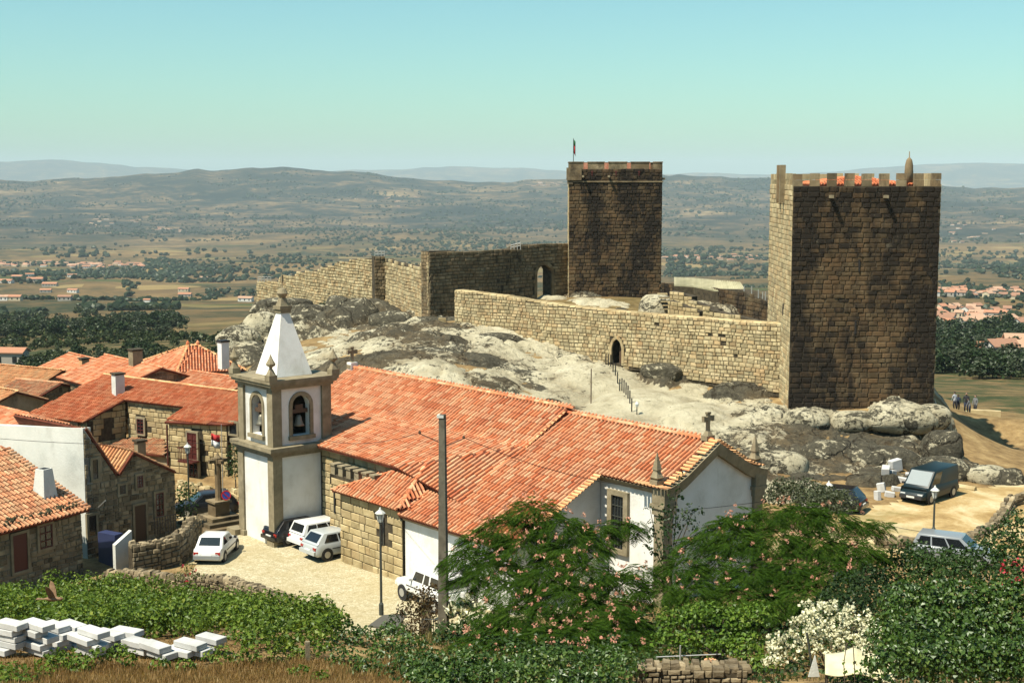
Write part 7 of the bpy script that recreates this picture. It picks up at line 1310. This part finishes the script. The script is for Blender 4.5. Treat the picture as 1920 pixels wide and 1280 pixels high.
# ------------------------------------------------------------------ the valley: houses and trees
vw = [plain('village_white', (.62, .60, .54), .9), plain('village_cream', (.52, .44, .30), .9), plain('village_grey', (.34, .31, .26), .9)]; vr = [plain('village_tile', (.40, .19, .11), .9), plain('village_old_tile', (.30, .16, .10), .9), plain('village_light_tile', (.42, .26, .17), .9)]
def vhouse(label, px, py, w, dp, h, ang, group=None, wm=None, rm=None, name='village_house'):
    p = hit(px, py); t = thing(name, label, 'house', p, group); c, s = math.cos(ang), math.sin(ang); ax = np.array([c, s, 0]); ay = np.array([-s, c, 0]); wm = wm or random.choice(vw); rm = rm or random.choice(vr)
    b = MB(); V = lambda x, y, z: p + ax * x + ay * y + np.array([0, 0, z]); b.poly([V(-w / 2, y, z) for y, z in ((-dp / 2, -4), (-dp / 2, h), (0, h + dp * .2), (dp / 2, h), (dp / 2, -4))][::-1], -ax, w) if False else b.poly([V(-w / 2, y, z) for y, z in ((-dp / 2, -4), (-dp / 2, h), (0, h + dp * .2), (dp / 2, h), (dp / 2, -4))], -ax, w); b.build('wall', wm, t)
    r = MB(); e = .4
    for sg in (-1, 1): q = [V(-w / 2 - e, sg * (dp / 2 + e), h - .1), V(w / 2 + e, sg * (dp / 2 + e), h - .1), V(w / 2 + e, 0, h + dp * .2 + .25), V(-w / 2 - e, 0, h + dp * .2 + .25)]; r.poly(q if sg < 0 else q[::-1], (0, 0, 1), .25)
    r.build('roof', rm, t)
    if w * FPX / p[1] > 14:
        for k in range(max(2, int(w / 4))): MB().box(V(-w / 2 + (k + .5) * w / max(2, int(w / 4)), -dp / 2 - .03, h * .55), (1.1, .12, 1.5), ax).build('window', MAT['glass'], t)
    return t
HS = [(12, 531, 'long low orange roofed house at the left edge of the valley', 20), (33, 525, 'white house with orange roof left of the two storey house', 16), (56, 521, 'tall two storey house of the left hamlet', 12), (66, 530, 'wide orange roofed house below the two storey house', 22), (94, 537, 'long farm house with pale wall and orange roof right of the hamlet', 20), (86, 549, 'low orange roofed barn among the left hedges', 14), (137, 549, 'orange roofed barn beside the dark trees', 14), (5, 564, 'white gabled house on the left edge of the terraces', 12), (25, 564, 'orange roofed house above the terraces', 15), (122, 564, 'flat pale shed beside the dark round trees', 12), (345, 547, 'upper orange roofed farm house in the middle orchard', 14), (347, 557, 'lower orange roofed farm house in the middle orchard', 16), (461, 566, 'white house with pink roof just left of the spire', 14), (276, 570, 'small white hut in the orchard rows', 6), (41, 622, 'tiny orange roofed hut in the near scrub', 8), (383, 524, 'lone small house in the brown field', 12), (136, 520, 'flat white building behind the wood', 14), (20, 690, 'orange roofed house hidden in the trees at far left', 8)]
for px, py, lab, w in HS: vhouse(lab, px, py, w, w * .45, 4.2 if 'two storey' not in lab else 6, random.uniform(-.3, .3), None, vw[0] if 'white' in lab else None, vr[0] if 'orange' in lab else None)
def village(n, x0, x1, y0, y1, grp, lab, seed, wr=(9, 17)):
    r = random.Random(seed)
    for i in range(n): vhouse(lab, r.uniform(x0, x1), r.triangular(y0, y1, (y0 + y1) / 2), r.uniform(*wr), r.uniform(5.5, 8), r.uniform(2.6, 4.6), r.uniform(-.6, .6), grp)
village(34, 0, 95, 492, 501, 'houses of the left valley village', 'small house in the distant village at the left edge of the valley', 1, (9, 17)); village(46, 100, 275, 493, 504, 'houses of the long valley village', 'small house of the long distant village above the dark wood', 2, (9, 17)); village(44, 1752, 1925, 542, 562, 'houses of the village right of the tower', 'small white house of the upper village right of the great tower', 3, (5, 9)); village(26, 1752, 1830, 570, 626, 'houses of the near village right of the tower', 'white house with orange roof in the near village right of the great tower', 4, (5, 8)); village(16, 1830, 1925, 570, 625, 'scattered houses at the right edge', 'scattered house among trees at the right edge of the valley', 5, (6, 11)); village(10, 1850, 1925, 660, 676, 'houses beyond the right field', 'low house beyond the yellow field at the right edge', 6, (5, 8)); village(26, 1240, 1440, 478, 490, 'houses between the towers', 'distant house in the valley between the two towers', 7, (9, 16)); village(14, 160, 260, 405, 430, 'houses on the far slope', 'pale speck of a house on the far left slope', 8, (14, 28)); village(14, 620, 800, 365, 392, 'houses of the far middle slope', 'pale speck of a house on the far middle slope', 9, (14, 28)); village(16, 985, 1050, 340, 358, 'houses on the far ridge', 'pale speck of a house on the far ridge left of the tower', 10, (16, 34)); village(12, 290, 340, 425, 436, 'houses of the hill hamlet', 'pale house of the hamlet on the far hillside', 11, (12, 22)); village(18, 1780, 1920, 395, 470, 'houses on the far right slope', 'pale speck of a house on the far right slope', 12, (12, 24))
# trees
def crown_mesh(name, mat, seed, n, leaf):
    g = np.random.default_rng(seed); PP, NN_ = [], []
    for k in range(9):
        c = np.array([g.normal() * .26, g.normal() * .26, .55 + g.uniform(-.22, .3)]); r = g.uniform(.24, .36); p, q = blob_points(c, (r, r, r * .9), n // 9, low=-.6); PP.append(p); NN_.append(q)
    P, N = np.concatenate(PP), np.concatenate(NN_); V, F = leaf_arrays(P, N, leaf * rng.uniform(.7, 1.3, len(P))); tr = MB(); tr.tube([(0, 0, -.25), (0, 0, .85)], .035, 5); tv = np.concatenate(tr.v)
    return np_mesh(name, np.concatenate([V, tv]), [F] + [np.array(f) + len(V) for f in tr.f.values()], mat)
oak_m = leaf_mat('valley_oak_leaf', (.010, .022, .008), (.032, .052, .017), (.06, .08, .03), .2); olv_m = leaf_mat('valley_olive_leaf', (.02, .03, .015), (.05, .064, .032), (.09, .10, .06), .2)
protos = [crown_mesh('valley_tree', oak_m, 1, 420, .17), crown_mesh('valley_tree', oak_m, 2, 420, .17), crown_mesh('valley_tree', olv_m, 3, 360, .16)]
def lowpoly(seed):
    g = np.random.default_rng(seed); a = (1 + 5 ** .5) / 2; V = np.array([(-1, a, 0), (1, a, 0), (-1, -a, 0), (1, -a, 0), (0, -1, a), (0, 1, a), (0, -1, -a), (0, 1, -a), (a, 0, -1), (a, 0, 1), (-a, 0, -1), (-a, 0, 1)], float); V /= np.linalg.norm(V, axis=1)[:, None]; V *= g.uniform(.7, 1.25, (12, 1)); V = V * [.5, .5, .45] + [0, 0, .4]
    F = np.array([(0, 11, 5), (0, 5, 1), (0, 1, 7), (0, 7, 10), (0, 10, 11), (1, 5, 9), (5, 11, 4), (11, 10, 2), (10, 7, 6), (7, 1, 8), (3, 9, 4), (3, 4, 2), (3, 2, 6), (3, 6, 8), (3, 8, 9), (4, 9, 5), (2, 4, 11), (6, 2, 10), (8, 6, 7), (9, 8, 1)]); return V, F
g = np.random.default_rng(9); n = 120000
px = g.uniform(-60, 1990, n); py = 315 + (720 - 315) * g.uniform(0, 1, n); 
# distance from the pixel row through the mean profile, then a place on the ground
yy = np.geomspace(150, 9500, 400); row = 640 - FPX * np.tan(np.interp(np.log(yy), np.log(_r[1:]), -np.arctan2(_d[1:], _r[1:])) + PITCH); o_ = np.argsort(row); d = np.interp(py, row[o_], yy[o_]) * g.uniform(.94, 1.06, n); x = (px - 960) / FPX * d; rr_ = np.hypot(x, d)
dens = .5 + 1.1 * fbm(x / 500, d / 500, 41, 4) + 1.0 * fbm(x / 120, d / 120, 42, 3); thr = np.interp(rr_, [150, 400, 900, 2000, 4500, 9000], [.52, .56, .58, .60, .56, .54]); keep = (dens > thr) & (rr_ > 172) & (rr_ < 9400) & ~((np.abs(x) < 95) & (d < 300) & (x > -22))
# band of dark wood in front of the village, trees right of the tower
x, d = x[keep], d[keep]; keep2 = g.uniform(0, 1, len(x)) < np.interp(np.hypot(x, d), [170, 500, 1000, 2500, 7800], [.10, .12, .40, .42, .30]); x, d = x[keep2], d[keep2]
def extra(px0, px1, py0, py1, n, jit=.03):
    a = g.uniform(px0, px1, n); b = g.uniform(py0, py1, n); dd = np.interp(b, row[o_], yy[o_]) * g.uniform(1 - jit, 1 + jit, n); return (a - 960) / FPX * dd, dd
EX = [extra(0, 140, 505, 522, 420), extra(140, 330, 500, 512, 420), extra(270, 330, 486, 500, 160), extra(330, 400, 500, 506, 90), extra(1755, 1930, 668, 690, 110, .012), extra(1840, 1930, 690, 700, 40, .01), extra(230, 260, 525, 560, 40), extra(140, 185, 565, 590, 40), extra(155, 190, 595, 640, 30), extra(230, 285, 625, 660, 60), extra(40, 160, 668, 690, 60), extra(1750, 1925, 560, 640, 260), extra(1250, 1440, 480, 500, 220), extra(700, 950, 448, 470, 320)]
for k in range(9): EX.append(extra(0, 78, 582 + 5 * k, 583.2 + 5 * k, 32, .002))
for k in range(8): EX.append(extra(205, 330, 575 + 6 * k, 576 + 6 * k, 36, .002))
x = np.concatenate([x] + [e[0] for e in EX]); d = np.concatenate([d] + [e[1] for e in EX]); z = ground(x, d); pb = 640 - FPX * np.tan(np.arctan2(z - CAMZ, d) + PITCH); kk = ~((x / d > .29) & (pb > 712)); x, d, z = x[kk], d[kk], z[kk]; r = np.hypot(x, d); size = np.interp(r, [150, 400, 1000, 2500, 8000], [3.0, 3.6, 5.5, 7.5, 12]) * g.uniform(.5, 1.5, len(x)) * np.where(vnoise(x / 200, d / 200, 50) > .5, 1.15, .8)
for i0, e in enumerate(EX): pass
order = np.argsort(-size / r); first = order[:300]; rest = order[300:]
for i in first:
    k = int(g.integers(0, 3)); o = bpy.data.objects.new('valley_tree', protos[k]); COL.objects.link(o); o.location = (x[i], d[i], z[i] - size[i] * .12); a = size[i]; o.scale = (a * g.uniform(.9, 1.3), a * g.uniform(.9, 1.3), a * g.uniform(.8, 1.1)); o.rotation_euler = (0, 0, g.uniform(0, 6.28)); right = x[i] > 0
    prop(o, ('dark green' if k < 2 else 'grey green') + (' tree in the valley right of the great tower' if right else ' tree on the slope beyond the town roofs at left'), 'tree', ('dark' if k < 2 else 'grey') + (' green trees beyond the tower' if right else ' green trees beyond the roofs'))
def joined(idx, T, squash):
    wh_ = g.integers(0, len(T), len(idx)); Vs, Fs, off = [], [], 0
    for k in range(len(T)):
        ii = idx[wh_ == k]; V, F = T[k]; a = g.uniform(0, 6.28, len(ii)); c, s = np.cos(a), np.sin(a); sc = size[ii][:, None]; Xv = V[None, :, 0] * sc * squash; Yv = V[None, :, 1] * sc * squash; Wv = np.stack([Xv * c[:, None] - Yv * s[:, None] + x[ii][:, None], Xv * s[:, None] + Yv * c[:, None] + d[ii][:, None], V[None, :, 2] * sc * .95 + z[ii][:, None] - .05 * sc], 2); Vs.append(Wv.reshape(-1, 3)); Fs.append((F[None] + (np.arange(len(ii)) * len(V))[:, None, None]).reshape(-1, F.shape[1]) + off); off += len(V) * len(ii)
    return np.concatenate(Vs), [np.concatenate(Fs)]
def tuft(seed, n=46):
    gg = np.random.default_rng(seed); D = gg.normal(size=(n, 3)); D /= np.linalg.norm(D, axis=1)[:, None]; D[:, 2] = np.abs(D[:, 2]) * 1.1 - .25; P = D * gg.uniform(.28, .5, (n, 1)) * [1, 1, .85] + [0, 0, .38]; return leaf_arrays(P, D + gg.normal(size=D.shape) * .5, gg.uniform(.2, .36, n))
nearr = rest[r[rest] < 1100]; farr = rest[r[rest] >= 1100]
V, F = joined(nearr, [tuft(s) for s in range(6)], 1.1); o = link('near_woodland', np_mesh('near_woodland', V, F, leaf_mat('scrub_leaf', (.012, .022, .008), (.050, .066, .022), (.12, .12, .045), .15))); o['kind'] = 'stuff'
V, F = joined(farr, [lowpoly(s) for s in range(6)], 1.15); Vs, Fs = [V], F
o = link('far_woodland', np_mesh('far_woodland', np.concatenate(Vs), Fs, leaf_mat('far_tree', (.010, .019, .010), (.026, .040, .018), (.045, .058, .026), .1))); o['kind'] = 'stuff'
print('TREES', len(x), 'TRIS', sum(len(m.polygons) * m.users for m in bpy.data.meshes))
